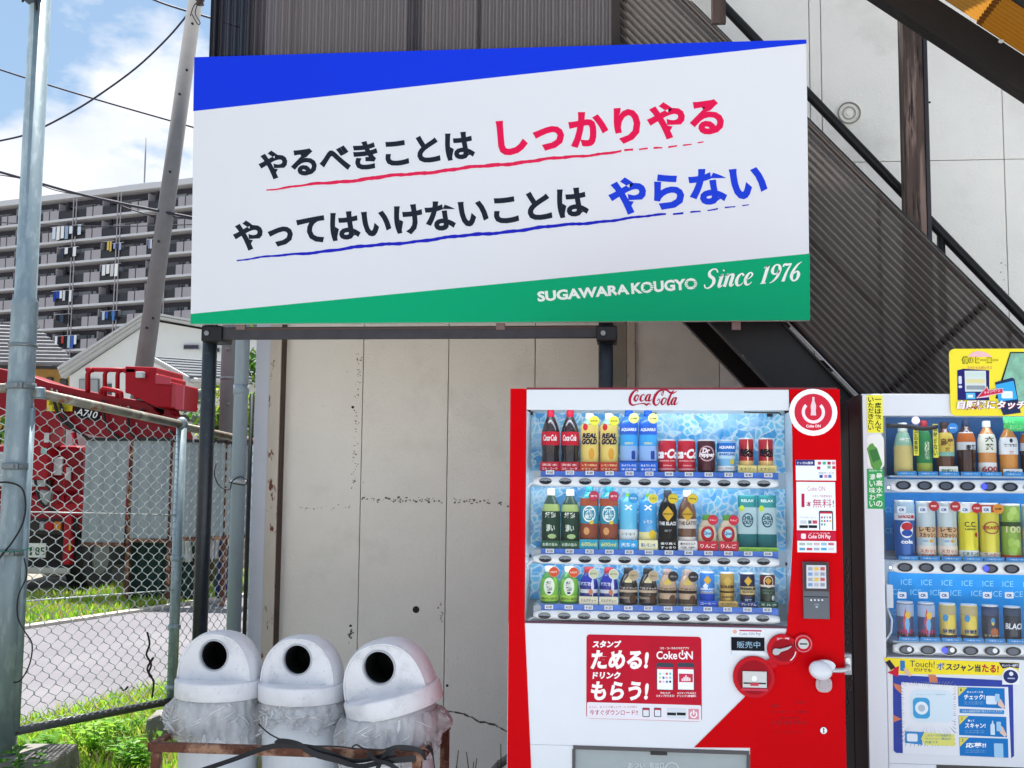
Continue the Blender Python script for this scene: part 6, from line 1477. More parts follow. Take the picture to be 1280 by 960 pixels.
tr('Coke ON', 1009, 608, 1031, 613.5, FM, '#c4607c', vm, dy=.0054, bold=-.005); tr('スタンプを貯めると', 1015, 618.5, 1040, 621.8, FM, '#b85a74', vm, dy=.0054)
tr('1', 1001.5, 617, 1005.3, 634, FM, '#b01f4c', vm, dy=.0054, bold=.01); tr('本', 1007.5, 626.5, 1014, 633.5, FM, '#b01f4c', vm, dy=.0054); tr('無料!', 1015.5, 623.5, 1042, 634.5, FM, '#b01f4c', vm, dy=.0054, bold=.0)
tr('アプリのダウンロード', 999, 645.5, 1020, 648, FM, '#a0a6b2', vm, dy=.0054)
for a, b, c in ((1000, 1008, '#c9ced6'), (1010, 1014, '#5a6272'), (1015.5, 1021, '#c44a5e')): pb('app_icon', a, 650.5, b, 654.5, FM, .0006, c, vm, dy=.0053)
for a, b in ((999, 1009.5), (1010.5, 1021)): pb('store_badge', a, 656.5, b, 660, FM, .0006, '#1d2029', vm, dy=.0053)
ph_ = pb('phone_print', 1023.5, 638.5, 1041, 663, FM, .0006, '#343a46', vm, dy=.0053, r=.005); pb('phone_screen', 1024.8, 642, 1039.7, 663, FM, .0005, '#e9edf1', ph_, dy=.006); pb('phone_header', 1024.8, 639.8, 1039.7, 642, FM, .0005, '#b8304c', ph_, dy=.006)
for i in range(10): pb('app_icon', 1026+(i%4)*3.4, 645.5+(i//4)*4.4, 1028+(i%4)*3.4, 648+(i//4)*4.4, FM, .0005, ['#c44a5e', '#46a0c0', '#e0a83c', '#6a72a8', '#4ab08a'][i%5], ph_, dy=.0067)
pb('pay_band', 995.5, 664.5, 1044.5, 675.5, FM, .0012, '#c01a3c', vm, dy=.004); tr('Coke ON Pay', 1010, 668, 1038, 674.5, FM, '#f2e6ea', vm, dy=.0054, bold=.02); tr('スマホで決済', 1011, 665.6, 1037, 667.4, FM, '#f0d0d8', vm, dy=.0054)
pb('pay_icon', 1001, 667, 1007, 673.5, FM, .0006, '#ecd9de', vm, dy=.0053, r=.004)
s3 = pb('sticker', 996.5, 676.2, 1045, 690.5, FM, .0012, '#e4e8ee', vm, dy=.004)
for i in range(10): pb('pay_mark', 999+(i%5)*9, 678.5+(i//5)*6.2, 1006+(i%5)*9, 681.5+(i//5)*6.2, FM, .0005, ['#9fb0a8', '#b0c4b8', '#c9b0b8', '#8fb8d0', '#c46a78', '#5a9ac0', '#c04a5e', '#9aa8b8', '#4aa0d0', '#c9ccd2'][i], s3, dy=.0053)
# card reader
rd = pb('card_reader', 1003, 702, 1035.5, 773, FM, .012, mat('reader_grey', '#4c545e', .35, coat=.2), vm, bevel=.002, dy=.004)
pb('reader_bezel', 1003.5, 702.5, 1035, 738.5, FM, .002, mat('reader_black', '#2a1f28', .3), rd, dy=.0162); pb('reader_screen', 1007, 706, 1031.5, 735, FM, .001, '#c9cdd4', rd, dy=.0184)
for i in range(12): pb('screen_mark', 1009+(i%3)*7.6, 708.5+(i//3)*6.6, 1014.5+(i%3)*7.6, 712.5+(i//3)*6.6, FM, .0004, ['#9aa0b0', '#d6b44a', '#b85a5a', '#7a96c0', '#a8adb8', '#8f94a2'][i%6], rd, dy=.0194)
pb('reader_crease', 1004, 745, 1034.5, 746.2, FM, .0008, '#2c3138', rd, dy=.0161)
for i in range(4): pd('reader_led', 1013+i*4.6, 749.5, 1.1, FM, .001, '#d6e0e6', rd, dy=.0161)
pd('contactless_mark', 1020, 758, 1.5, FM, .0008, '#9fb0bc', rd, dy=.0161); pd('contactless_mark', 1020, 758, 4, FM, .0008, '#8fa0ac', rd, dy=.0161, r_in=3.2, a0=.6, a1=2.5)
# coin unit
M_coin = mat('coin_red', '#b80a1c', .35, coat=.03, spec=.1)
pb('pay_card', 914, 786, 954.5, 796.5, FM, .0012, '#dde2ea', vm, dy=.0); tr('Coke ON Pay', 924, 790.5, 951, 794.8, FM, '#7f8696', vm, dy=.0014); pb('pay_line', 924, 787.4, 952, 789.2, FM, .0006, '#b83a5c', vm, dy=.0013); pd('pay_dot', 918.5, 789.5, 2.6, FM, .0006, '#dca890', vm, dy=.0013)
pb('lamp_strip', 914.5, 813.5, 957, 819.5, FM, .004, '#d6dce4', vm, dy=0, r=.003)
ds = pb('status_display', 914, 796.8, 955.5, 813, FM, .004, mat('lcd_black', '#080a16', .3, spec=.1), vm, bevel=.001, dy=0)
tr('販売中', 921, 801.5, 950, 810, FM, mat('lcd_text', '#6f90a8', .4, emit=.35), ds, dy=.0045, bold=.0)
pd('bill_ring', 942, 846, 26.3, FM, .014, M_coin, vm, bevel=.003); pd('bill_recess', 942, 846, 21, FM, .001, mat('coin_dark_red', '#94071a', .4, spec=.1), vm, dy=.0142)
bs = pb('bill_slot', 927.5, 838, 957.5, 858.5, FM, .006, mat('slot_silver', '#a9adb0', .3, metal=.6), vm, dy=.0145, bevel=.001)
pb('slot_mouth', 928.5, 852, 956.5, 853.8, FM, .001, M_black, bs, dy=.0206); pb('slot_mark', 937, 852.5, 947.5, 856, FM, .001, '#c23a4c', bs, dy=.0212); pd('slot_light', 942, 847, 3.4, FM, .001, '#e6e8ea', bs, dy=.0206)
pb('bill_guide', 926, 859.5, 959, 862.5, FM, .004, '#c03a50', vm, dy=.0143, r=.002)
pd('coin_ring', 978, 811.5, 19.6, FM, .014, M_coin, vm, bevel=.003); pd('coin_recess', 978.5, 812, 14.2, FM, .001, mat('coin_dark_red', None), vm, dy=.0142)
pp('coin_bridge', [(955, 826), (966, 822), (972, 832), (958, 838)], FM, .012, M_coin, vm, dy=0)
lv = pp('return_lever', [(965, 811), (967.5, 809.2), (974, 810), (982, 808), (987.5, 806), (988.8, 807), (984, 811), (975, 814), (972, 817.5), (967.5, 818), (964.6, 815.5)], FM, .008, mat('lever_silver', '#9ba1a8', .3, metal=.5), vm, dy=.0155, bevel=.001)
pd('ring_arc', 978, 811.5, 16.5, FM, .0008, '#e6d9dc', vm, r_in=15.2, a0=math.radians(-55), a1=math.radians(-8), dy=.0141)
tr('コイン・返却', 970.5, 796.3, 985.5, 799.8, FM, '#f0dfe2', vm, dy=.0146, bold=.04)
pd('coin_slot_ring', 1003.4, 804, 12.6, FM, .014, M_coin, vm, bevel=.003); pp('coin_bridge', [(990, 800), (996, 799), (996, 812), (991, 812)], FM, .012, M_coin, vm, dy=0)
pd('coin_ring_line', 1003.4, 804, 10.4, FM, .0008, '#d68a96', vm, r_in=9.7, dy=.0141); cs_ = pd('coin_slot', 1003.4, 804, 6.6, FM, .003, mat('slot_silver', None), vm, dy=.0142, bevel=.001)
pb('coin_slit', 998.8, 803.3, 1008, 804.9, FM, .0006, M_black, cs_, dy=.0173)
# handle, hasp, lock
pb('handle_plate', 1019, 845, 1039, 864.5, FM, .012, mat('clear_plate', '#a8979c', .2, coat=.2), vm, r=.022, dy=.004); pb('handle_plate_inner', 1023.5, 847, 1034.5, 860.5, FM, .003, mat('clear_plate2', '#8f8a92', .2, metal=.4), vm, r=.012, dy=.0162)
hc = P(1025, 838, FM-.05); mb = MB(); s = 1/345
vs_ = []; n, m_ = 24, 12
for j in range(m_+1):
    th2 = PI*j/m_
    for i in range(n):
        a = 2*PI*i/n; rx = 13.8*s*(1+.05*math.cos(a)); vs_.append((hc.x+rx*math.sin(th2)*math.cos(a), hc.y-.022*math.cos(th2), hc.z+11.3*s*math.sin(th2)*math.sin(a)-.12*rx*math.sin(th2)*math.cos(a)))
mb.add(vs_, [(j*n+i, j*n+(i+1)%n, (j+1)*n+(i+1)%n, (j+1)*n+i) for j in range(m_) for i in range(n)], True)
M_hand = mat('handle_white', '#ccd0d8', .3, coat=.3)
hdl = build(mb, 'handle', M_hand, vm); build(MB().lathe([(.012, 0), (.012, .02)], (0,0,0), 16), 'handle_stem', M_hand, hdl, local=True).matrix_local = Matrix.Translation(hc-vm.location+Vector((0, .05, 0))) @ Matrix.Rotation(PI/2, 4, 'X')
build(MB().disc(P(1029, 830, FM).x, P(1029, 830, FM).z, .034, FM-.045, FM-.025, rz=.02), 'handle_cap', M_hand, hdl)
ptube([(1038, 838, FM-.035), (1052, 838, FM-.03), (1058, 836.5, FM-.025), (1060, 832, FM-.01)], FM, .0085, mat('hasp_steel', '#b9bcc0', .3, metal=.6), 'lock_bar', parent=vm)
x0, z0, x1, z1 = RC(1053.5, 817, 1065, 844, FM+.02); build(MB().box(x0, FM+.02, z0, x1, FM+.06, z1), 'lock_box', mat('lock_box_grey', '#8f9298', .4, metal=.4), vm, bevel=.005)
pb('lock_plate', 1056.5, 822, 1063, 838, FM+.018, .004, M_chrome, vm, r=.008)
lk = pd('door_lock', 1029, 912.5, 4.4, FM, .005, M_chrome, vm, dy=.004, bevel=.001); pb('key_slit', 1028.4, 909.5, 1029.8, 915.5, FM, .0008, M_black, lk, dy=.0091)
ch = thing('lock_chain', 'black chain hanging from the lock box between the two machines', 'chain', tuple(P(1060, 810, FM+.1)))
for i in range(26):
    y = 700+i*8.2 if i < 14 else 845+(i-14)*6.5; x = 1056+(3 if i < 14 else max(0, 8-(i-14)*.9)); 
    if 812 < y < 845: continue
    q = P(x, y, FM+.09); o_ = .004
    pts = [q+Vector((math.cos(a)*(.006 if i % 2 else .003), math.cos(a)*(.002 if i % 2 else .006), math.sin(a)*.011)) for a in [2*PI*k/8 for k in range(9)]]
    build(MB().tube(pts, .0022, 5), 'chain_link', M_black, ch)
mbx = thing('meter_box', 'small white meter box on the wall between the two vending machines', 'box', tuple(P(1064, 690, 5.1)))
x0, z0, x1, z1 = RC(1058, 672, 1075, 700, 5.1); build(MB().box(x0, 5.1, z0, x1, 5.2, z1), 'case', mat('meter_white', '#b9bdc2', .5), mbx, bevel=.006); pb('meter_window', 1060, 675, 1068, 682, 5.098, .003, '#2a3038', mbx); pb('meter_cap', 1063, 655, 1071, 672, 5.12, .04, '#8f9498', mbx)
build(MB().box(P(1066, 600, 5.15).x, 5.15, 0, P(1090, 600, 5.15).x, 5.21, 1.9), 'backing_board', mat('dark_board', '#2d292b', .8, var=.2), mbx)
# faint specification print
def dim(txt, a, b, c, d, op='#8c1020'): tr(txt, a, b, c, d, FM, op, vm, dy=.0046, bold=0)
for t, a, b, c, d in (('管理番号', 994, 876.5, 1008, 878.6), ('設置', 964, 879.5, 973, 884), ('統一 美化マーク 空容器', 964, 888, 1008, 891), ('お問い合わせ 電話番号', 974, 896, 998, 898.5), ('0120 308 509 03', 965, 900.5, 1008, 905.5), ('コカ・コーラ ボトラーズ', 969, 913.5, 1004, 916.5)): dim(t, a, b, c, d)
# poster
po = pb('poster', 733, 794.5, 877, 900, FM, .0015, mat('poster_red', '#b50a2a', .35, spec=.12, var=.12, vscale=6), vm, r=.012)
pb('poster_foot', 733.8, 879.5, 876.5, 899.6, FM, .0006, '#e0dde6', po, dy=.0016, r=.006)
def ptx(t, a, b, c, d, col='#f2ecf0', bold=.05, sh_=.12): tr(t, a, b, c, d, FM, col, po, dy=.0024, bold=bold, shear=sh_)
ptx('スタンプ', 740.5, 800.5, 776.5, 809.5); ptx('ためる!', 738, 812.5, 811, 836.5, bold=.045); ptx('ドリンク', 740.5, 839.5, 776, 848.5); ptx('もらう!', 738.5, 851.5, 811, 875.5, bold=.042)
ptx('コカ・コーラのスマホアプリ', 825, 808.6, 861, 811.6, bold=.02, sh_=0); ptx('Coke', 820.5, 813.8, 846.5, 824, bold=.02, sh_=0); ptx('N', 857.5, 814, 866, 824, bold=.02, sh_=0)
pd('power_o', 853, 819.2, 4.9, FM, .0006, '#f2ecf0', po, r_in=3.3, a0=math.radians(125), a1=math.radians(415), dy=.0016); pb('power_bar', 852.1, 812.5, 853.9, 819, FM, .0006, '#f2ecf0', po, dy=.0016)
for x0_, k in ((820.5, 0), (846.5, 1)):
    ph_ = pb('phone_print', x0_, 828.5, x0_+21.5, 862.5, FM, .0006, '#3c4250', po, dy=.0016, r=.008); pb('phone_screen', x0_+1, 836.5, x0_+20.5, 861.8, FM, .0005, '#eceff4', ph_, dy=.0023); pb('phone_header', x0_+1, 833.8, x0_+20.5, 836.5, FM, .0005, '#c8304e', ph_, dy=.0023)
    if k == 0:
        for i in range(12): pd('app_icon', x0_+4.6+(i%4)*4.2, 842+(i//4)*5, 1.5, FM, .0004, ['#8fd0c4', '#dfe3ea', '#c84a6a', '#6ab8c8', '#c9d4a0', '#3a6ab0', '#e0b0b8', '#8ac0d8', '#d06a80', '#dcc8d0', '#6a72a8', '#2f4a6a'][i], ph_, dy=.0029)
    else:
        pb('banner_print', x0_+2.2, 842, x0_+19.5, 852.5, FM, .0004, '#c2304e', ph_, dy=.0029)
        for i, hh in enumerate((3, 5, 7, 5, 4)): pb('bar_print', x0_+5.5+i*2.3, 851-hh, x0_+7.2+i*2.3, 851, FM, .0003, '#f0e6ea', ph_, dy=.0034)
ptx('飲むたび', 825, 864.8, 838, 867.2, bold=.02, sh_=0); ptx('スタンプがたまる!', 820, 868, 843, 871, bold=.02, sh_=0); ptx('15スタンプためると', 846.5, 864.8, 870, 867.4, bold=.02, sh_=0); ptx('ドリンク1本無料!', 846.5, 868.2, 870, 871.4, bold=.02, sh_=0)
tr('さらに、おトクで楽しいサービスが続々', 736.5, 882, 796.5, 885, FM, '#b0506c', po, dy=.0024, bold=0); tr('今すぐダウンロード!!', 737, 886.8, 797.5, 894, FM, '#b02c50', po, dy=.0024, bold=.01)
for x0_ in (803, 817.5): 
    q_ = pb('phone_print', x0_, 884.5, x0_+9, 896, FM, .0005, '#2c3038', po, dy=.0023, r=.003); pb('phone_screen', x0_+1, 887.5, x0_+8, 895, FM, .0004, '#d9dde4', q_, dy=.0029); pb('phone_header', x0_+1, 885.5, x0_+8, 887.5, FM, .0004, '#c8304e', q_, dy=.0029)
pb('store_card', 833.5, 885, 858, 897.5, FM, .0005, '#cdd3dc', po, dy=.0023, r=.002)
for a, b in ((834, 845), (846, 857)): pb('store_badge', a, 890.5, b, 894, FM, .0004, '#1d2029', po, dy=.0029)
pb('app_logo', 860.5, 886, 873.5, 899, FM, .0005, '#cf8c9c', po, dy=.0023); pd('power_o', 867, 892.8, 4.6, FM, .0004, '#f2e9ec', po, r_in=3, a0=math.radians(125), a1=math.radians(415), dy=.0029); pb('power_bar', 866, 887.5, 868, 893, FM, .0004, '#f2e9ec', po, dy=.0029)
# delivery flap
dl = build(MB().box(ox0, FM+.1, oz0, ox1, FM+.11, oz1), 'delivery_recess', mat('recess_dark', '#34383c', .6), vm)
build(MB().box(ox0, FM-.003, oz1-.012, ox1, FM+.012, oz1+.001), 'delivery_frame', mat('flap_frame', '#3c3a40', .4), vm); build(MB().box(ox0-.004, FM-.003, oz0, ox0+.006, FM+.03, oz1-.012), 'delivery_frame', mat('flap_frame', None), vm); build(MB().box(ox1-.006, FM-.003, oz0, ox1+.004, FM+.03, oz1-.012), 'delivery_frame', mat('flap_frame', None), vm)
build(MB().box(ox0+.0065, FM+.012, oz0, ox1-.0065, FM+.018, oz1-.013), 'delivery_flap', mat('flap_grey', '#8c999d', .25, coat=.3, var=.05), vm)
x0, z0, x1, z1 = RC(813, 939, 834, 943.5, FM); build(MB().box(x0, FM-.005, z0, x1, FM+.012, z1), 'flap_latch', M_dark, vm)
tr('あつい', 785, 953, 806, 960, FM+.012, '#c3ccd0', vm); tr('取出口', 812, 953, 830, 960, FM+.012, '#c3ccd0', vm); pd('flap_mark', 840, 962, 9, FM+.012, .0006, '#c3ccd0', vm, r_in=8)
# ================================================================== WHITE MACHINE
F2 = 4.30; YD2 = F2+.085
wm = thing('white_vending_machine', 'white drinks vending machine at the right edge with a blue backdrop', 'vending machine', (P(1230, 600, F2).x, F2, 0))
wL = P(1078.5, 600, F2).x; wR = wL+1.02; wT = P(1150, 491, F2).z
M_maroon = mat('dark_maroon_side', '#35242a', .35, coat=.2, var=.15, vscale=4)
build(MB().box(wL, F2+.24, .05, wR, F2+.76, wT-.004), 'cabinet', M_maroon, wm, bevel=.01)
frame(wm, wL, wR, wT, F2, M_maroon, .235)
wp_ = lambda *a, **k: plate(*a, F=F2, parent=wm, **k)
vx0, vx1 = P(1105, 660, F2).x, wR-.06; vz1 = P(1150, 519.5, F2).z; vz0 = P(1190, 822, F2).z
wp_('door_stile', wL, .09, vx0-.0005, wT-.004, M_white, bevel=.004)
wp_('header_panel', vx0, vz1, wR-.001, wT-.004, M_white); wp_('door_stile', vx1, vz0, wR-.001, vz1-.0005, M_white)
qx0, qz0, qx1, qz1 = RC(1171.5, 958.5, 1330, 1030, F2)
wp_('lower_panel', vx0, qz1, wR-.001, vz0-.002, M_white); wp_('lower_panel', vx0, .09, qx0, qz1-.0005, M_white); wp_('lower_panel', qx1, .09, wR-.001, qz1-.0005, M_white); wp_('lower_panel', qx0, .09, qx1, qz0, M_white)
build(MB().box(qx0, F2+.05, qz0, qx1, F2+.06, qz1), 'delivery_flap', mat('flap_black', '#16181c', .3), wm)
build(MB().box(vx0, F2-.001, vz0-.002, vx1, F2+.01, vz0+.003), 'display_sill', mat('sill_grey', '#5a6070', .4), wm, )
build(MB().box(wL-.002, F2-.001, .09, wL+.004, F2+.012, wT-.01), 'edge_trim', mat('edge_black', '#101014', .4), wm)
build(MB().box(vx0, F2+.2, vz0, vx1, F2+.21, vz1+.02), 'backdrop_panel', mat('case_back2', '#9aa6b4', .5), wm)
for nm, x0_, x1_, z0_, z1_ in (('case_side', vx0-.006, vx0, vz0, vz1), ('case_side', vx1, vx1+.006, vz0, vz1), ('case_top', vx0, vx1, vz1+.02, vz1+.026), ('case_floor', vx0, vx1, vz0-.006, vz0)):
    build(MB().box(x0_, F2+.0135, z0_, x1_, F2+.2, z1_), nm, mat('case_grey', '#b9c0cb', .4), wm)
Y2 = F2+.198
M_b1, M_b2, M_b3 = mat('backdrop_deep_blue', '#17568f', .4, spec=.2, var=.15, vscale=12), mat('backdrop_blue', '#1c7cc6', .4, spec=.2, var=.15, vscale=14), mat('backdrop_bright_blue', '#1690dc', .4, spec=.2, var=.12, vscale=14)
def bd(a, b, c, d, m):
    x0, z0, x1, z1 = RC(a, b, c, d, Y2); return build(MB().box(x0, Y2-.003, z0, vx1-.002, Y2, z1), 'blue_backdrop', m, wm)
bd(1108, 522, 1400, 600, M_b1); bd(1106, 617, 1400, 690, M_b2); bd(1111, 717, 1400, 800, M_b3)
for y0_, xs_2 in ((724, (1126, 1151.5, 1177, 1202, 1228, 1253, 1279)), (736.5, (1113, 1138, 1163, 1188, 1214, 1239, 1265))):
    for k, x in enumerate(xs_2): 
        y = y0_+.02*(x-1126); tr('ICE', x, y, x+13.5, y+7, Y2-.003, '#8fd2f0', wm, bold=.0)
for x, y in ((1104.5, 634), (1117, 647), (1104.5, 660), (1113, 762)): tr('ICE', x, y, x+11, y+6.5, Y2-.003, '#5fb2dc', wm, bold=0)
g1, g2, g3 = 'drinks on the top shelf of the white machine', 'drinks on the middle shelf of the white machine', 'drinks on the bottom shelf of the white machine'
S2 = dict(
 jar=dict(col='#9fb8a0', cap='#c9d2cc', bands=[(.56,.80,'#8fbfa8'), (.06,.56,'#cdbf7c')], text=[('緑茶', 0, .66, .6, .10, '#e9f2e6')], card=('#c9bb86', '#4a4632', '香ばしい', '', .016)),
 grn=dict(col='#2f7a4c', cap='#9a2f3a', rs=.86, bands=[(.10,.80,'#33814f'), (.04,.22,'#9cae52')], text=[('伊右衛門', .1, .45, .30, .34, '#d6e6c9')], card=('#b8ae9a', '#3a352c', '濃い味わい', '', .014)),
 yel=dict(col='#5a3626', cap='#3a2a24', bands=[(.42,.80,'#cdb552'), (.36,.44,'#7fb0a4')], text=[('烏龍', 0, .62, .8, .14, '#6a4a20'), ('茶', 0, .48, .3, .08, '#6a4a20')], tag=('#2f7ac0', '#3a86cc', '特茶', .88, '#dfeefa'), card=('#d9dcd8', '#3f7a4a', '脂肪に', '', .034)),
 mug=dict(col='#3a201a', cap='#22304a', bands=[(.46,.78,'#c4cdd8'), (.60,.76,'#b0622c')], text=[('麦茶', .3, .50, .62, .10, '#2c1a14')], card=('#a8583a', '#f0dcc8', 'ミネラル', '', .014)),
 ryo=dict(col='#c98a4c', cap='#cfe0e8', bands=[(.42,.76,'#dfe3d6'), (.05,.24,'#d9dde0')], text=[('六', 0, .66, .5, .10, '#3a3a30'), ('茶', 0, .52, .5, .12, '#3a3a30'), ('600', 0, .12, .95, .10, '#a83a3a')]),
 jas=dict(col='#c9873c', cap='#4fae5c', bands=[(.40,.72,'#dfe4ea')], spots=[('o', 0, .66, .18, .04, '#2c3440')], text=[('茉莉花茶', 0, .57, .8, .05, '#3a4250'), ('茶', 0, .44, .25, .05, '#b03a30')], card=('#d6dde2', '#3a6a9a', '華やか', '', .026)),
 pep=dict(col='#1c5aa8', rs=1.38, bands=[(.78,.98,'#9fbcd0'), (.66,.78,'#cdd9e2')], text=[('50%増量', 0, .72, .9, .06, '#b02a3a'), ('cola', 0, .30, .62, .07, '#e6eef6', .04)], spots=[('o', 0, .50, .70, .14, '#e6ecf2'), ('o', .04, .555, .60, .07, '#b8283a'), ('o', .02, .445, .56, .055, '#1f4ea6')]),
 lem=dict(col='#bccdd2', rs=1.34, bands=[(.10,.24,'#dcd3c8'), (.38,.56,'#d3b08a')], text=[('レモン', 0, .52, .95, .08, '#2b2420', .03), ('スカッシュ', 0, .42, .95, .08, '#2b2420', .03), ('スカッと', 0, .15, .9, .06, '#c4562c', .02), ('爽快!', 0, .07, .8, .06, '#c4562c', .02)], spots=[('o', .3, .32, .2, .03, '#d9a24a'), ('o', -.3, .32, .3, .02, '#8fb0d0')], tag=('#b02c36', '#b83a44', '炭酸', .92, '#f0dcdc')),
 ccl=dict(col='#d9d238', rs=1.34, bands=[(.84,.98,'#dbe2e0'), (.02,.17,'#dbe6ea')], text=[('C.C.', 0, .62, .62, .09, '#4a4a30', .02), ('Lemon', 0, .54, .6, .04, '#6a6430'), ('ビタミンC', 0, .12, .9, .06, '#3f6a5a'), ('たっぷり', 0, .05, .9, .06, '#3f6a5a')], spots=[('o', .6, .44, .18, .04, '#a8382c')], tag=('#b02c36', '#b83a44', '強炭酸', .90, '#f0dcdc')),
 dek=dict(col='#d3cc4a', rs=1.34, bands=[(.84,.98,'#b0483a'), (.02,.14,'#dfe2da')], text=[('DEKAVITA', 0, .57, 1.0, .06, '#b0303a', .03), ('でっかい', 0, .11, .9, .05, '#b0303a', .02), ('元気!', 0, .045, .8, .05, '#b0303a', .03)], spots=[('ring', 0, .57, .9, .11, '#9a4a4a')], tag=('#d6903a', '#dfa04a', '増量', .90, '#5a3a1a')),
 gra=dict(col='#86ac4a', rs=1.34, bands=[(.60,.68,'#2f4a2c'), (.02,.10,'#c04a34')], text=[('100', 0, .55, .8, .11, '#d9d6b0', .01)], spots=[('o', -.3, .78, .36, .08, '#a8c868'), ('o', .35, .80, .36, .08, '#9cc05a'), ('o', 0, .88, .36, .07, '#b4d078'), ('o', -.3, .32, .36, .08, '#a0c45c'), ('o', .3, .30, .36, .08, '#b0cc70'), ('o', 0, .22, .36, .07, '#98bc54')]),
 rbw=dict(col='#46507e', rs=1.15, bands=[(.62,.94,'#9fb0cc'), (.06,.2,'#4a3040')], spots=[('dia', -.2, .46, .30, .40, '#c94a4a'), ('dia', 0, .42, .30, .36, '#6fb0e0'), ('o', .1, .66, .34, .10, '#e0b84a')], text=[('FRUIT', 0, .22, 1.0, .12, '#a8386a', .04)]),
 hny=dict(col='#d3bd5a', rs=1.15, bands=[(.70,.94,'#b3a67a'), (.06,.16,'#4a3a34')], spots=[('o', -.5, .62, .34, .10, '#3f8fc6'), ('o', .2, .48, .5, .20, '#e0cc5a')], text=[('微炭酸', 0, .26, .9, .12, '#2a4a7a', .03)]),
 brd=dict(col='#232a44', rs=1.15, bands=[(.72,.94,'#3a4868')], spots=[('o', 0, .56, .26, .10, '#3f8ab8'), ('o', 0, .50, .14, .05, '#d6c04a'), ('o', .2, .26, .5, .12, '#b0663c')], text=[('カフェオレ', 0, .17, 1.1, .06, '#d6c09a', .03)]),
 bla=dict(col='#1d2636', rs=1.15, bands=[(.74,.94,'#3a475c')], text=[('BLACK', .05, .45, 1.25, .17, '#dfe6ee', .03, .1)]),
)
w1 = [('jar','small',1129.5,527,'pale green and gold jar-shaped bottle, leftmost on the top shelf of the white machine'), ('grn','bottle',1156,524,'slim deep green tea bottle between the two vertical yellow strips'), ('yel','bottle',1182,526,'yellow and brown tea bottle with blue round tag in the white machine'),
 ('mug','bottle',1208.5,523,'dark brown barley tea bottle on the top shelf of the white machine'), ('ryo','bottle',1234.5,524,'amber tea bottle marked 600 in red'), ('jas','bottle',1261.5,526,'orange tea bottle with white label under the green sheet'), ('mug','bottle',1288,524,'dark tea bottle cut by the right edge of the photo, top shelf')]
w2 = [('pep','slim',1131.5,624,'tall blue cola can, leftmost on the middle shelf of the white machine'), ('lem','slim',1158,625,'pale lemon squash can next to the blue cola can'), ('lem','slim',1184.5,625,'pale lemon squash can next to the yellow lemon soda'), ('ccl','slim',1211,625.5,'bright yellow lemon soda with white top and foot'), ('dek','slim',1237.5,626,'yellow energy drink with red oval logo'), ('gra','slim',1264.5,626.5,'green grape drink marked 100'), ('lem','slim',1291,627,'pale can cut by the right edge of the photo, middle shelf')]
w3 = [('rbw','slim',1132,751,'rainbow patterned can, leftmost on the bottom shelf of the white machine'), ('rbw','slim',1158.5,751.5,'rainbow patterned can next to the yellow cans'), ('hny','slim',1185,752,'yellow can next to the rainbow cans'), ('hny','slim',1212,752.5,'yellow can next to the dark can with a small blue figure'), ('brd','slim',1238.5,753,'dark coffee can with a small blue round print'), ('bla','slim',1266,754,'black coffee can with large upright white lettering'), ('bla','slim',1293,754,'black coffee can cut by the right edge of the photo')]
for rows, yb_, gr, zi in ((w1, 592.5, g1, 0), (w2, 697.5, g2, 1), (w3, 798, g3, 2)):
    zb_ = P(1190, yb_+2, YD2).z
    for key, shp, px, yt, lab in rows:
        o = drink(lab, 'bottle' if shp in ('bottle', 'small') else 'can', shp, px, yb_, yt, YD2, S2[key], gr); o.location.z = zb_
        cd_ = build(MB().box(o.location.x-.036, F2+.034, zb_-.002, o.location.x+.036, F2+.038, zb_+.014), 'price_tag', mat('tag_blue', '#2f86cc', .4, spec=.2), wm, bevel=.001)
        c = o.location; vs_, fs = glyphs('つめた〜い', .01); build(MB().add([(c.x+(u-.5)*.05, F2+.0335, zb_+.0035+v*.006) for u, v in vs_], fs), 'lettering', pr('#d9ecf8'), cd_)
        if zi == 2 or px in (1131.5, 1158, 1184.5, 1211, 1237.5) and zi == 1:
            ty = 744 if zi == 2 else 637; dx = -4
            if zi == 2 and key == 'hny' and px > 1200: continue
            t_2 = pb('promo_tag', px+dx-6, ty-4, px+dx+5, ty+4, F2+.045, .001, '#dfe6ee', wm, r=.004); tr('CR', px+dx-4, ty-1.5, px+dx+3, ty+2, F2+.044, '#1f5a9c', t_2, bold=.05)
    xs2 = (1112, 1104+3, 1116)[zi]; yc = (608.5, 711, 814)[zi]
    a = rail_row(wm, F2, (1112, 1114, 1116)[zi], 1400, yc, (7.4, 7.6, 7.8)[zi], zb_-.001, 0, None, None, wave=False)
    for k in range(11):
        px = (1129, 1131, 1133)[zi]+26.7*k; py = yc-1+(px-1190)*.016
        if px > 1385: continue
        ob, cc_ = button(wm, F2, px, py, 9.4, 5.6, top=False)
        c = cc_; s_ = .0029
        build(MB().disc(c.x-.001, c.z, 6.6*s_, c.y-.0042, c.y-.0033, rz=3.9*s_, n=20), 'button_lens', mat('button_steel_blue', '#465062', .2, coat=.3), ob).parent = wm
        if (zi, k) in ((0, 4), (1, 4), (2, 2)): build(MB().disc(c.x-.017, c.z, .009, c.y-.0055, c.y-.0043, rz=.011, n=14), 'button_led', mat('led_blue', '#2a35e8', .3, emit=1.2), wm)
        if zi == 2 and k in (0, 2, 4, 6): build(MB().disc(c.x+.010, c.z+.002, .0085, c.y-.0055, c.y-.0043, rz=.009, n=16), 'button_glint', pr('#eef1f4'), wm)  # white disc paints a glint on the button
build(MB().box(vx0, F2+.004, vz0, vx1, F2+.008, vz1), 'display_glass', M_glass, wm)
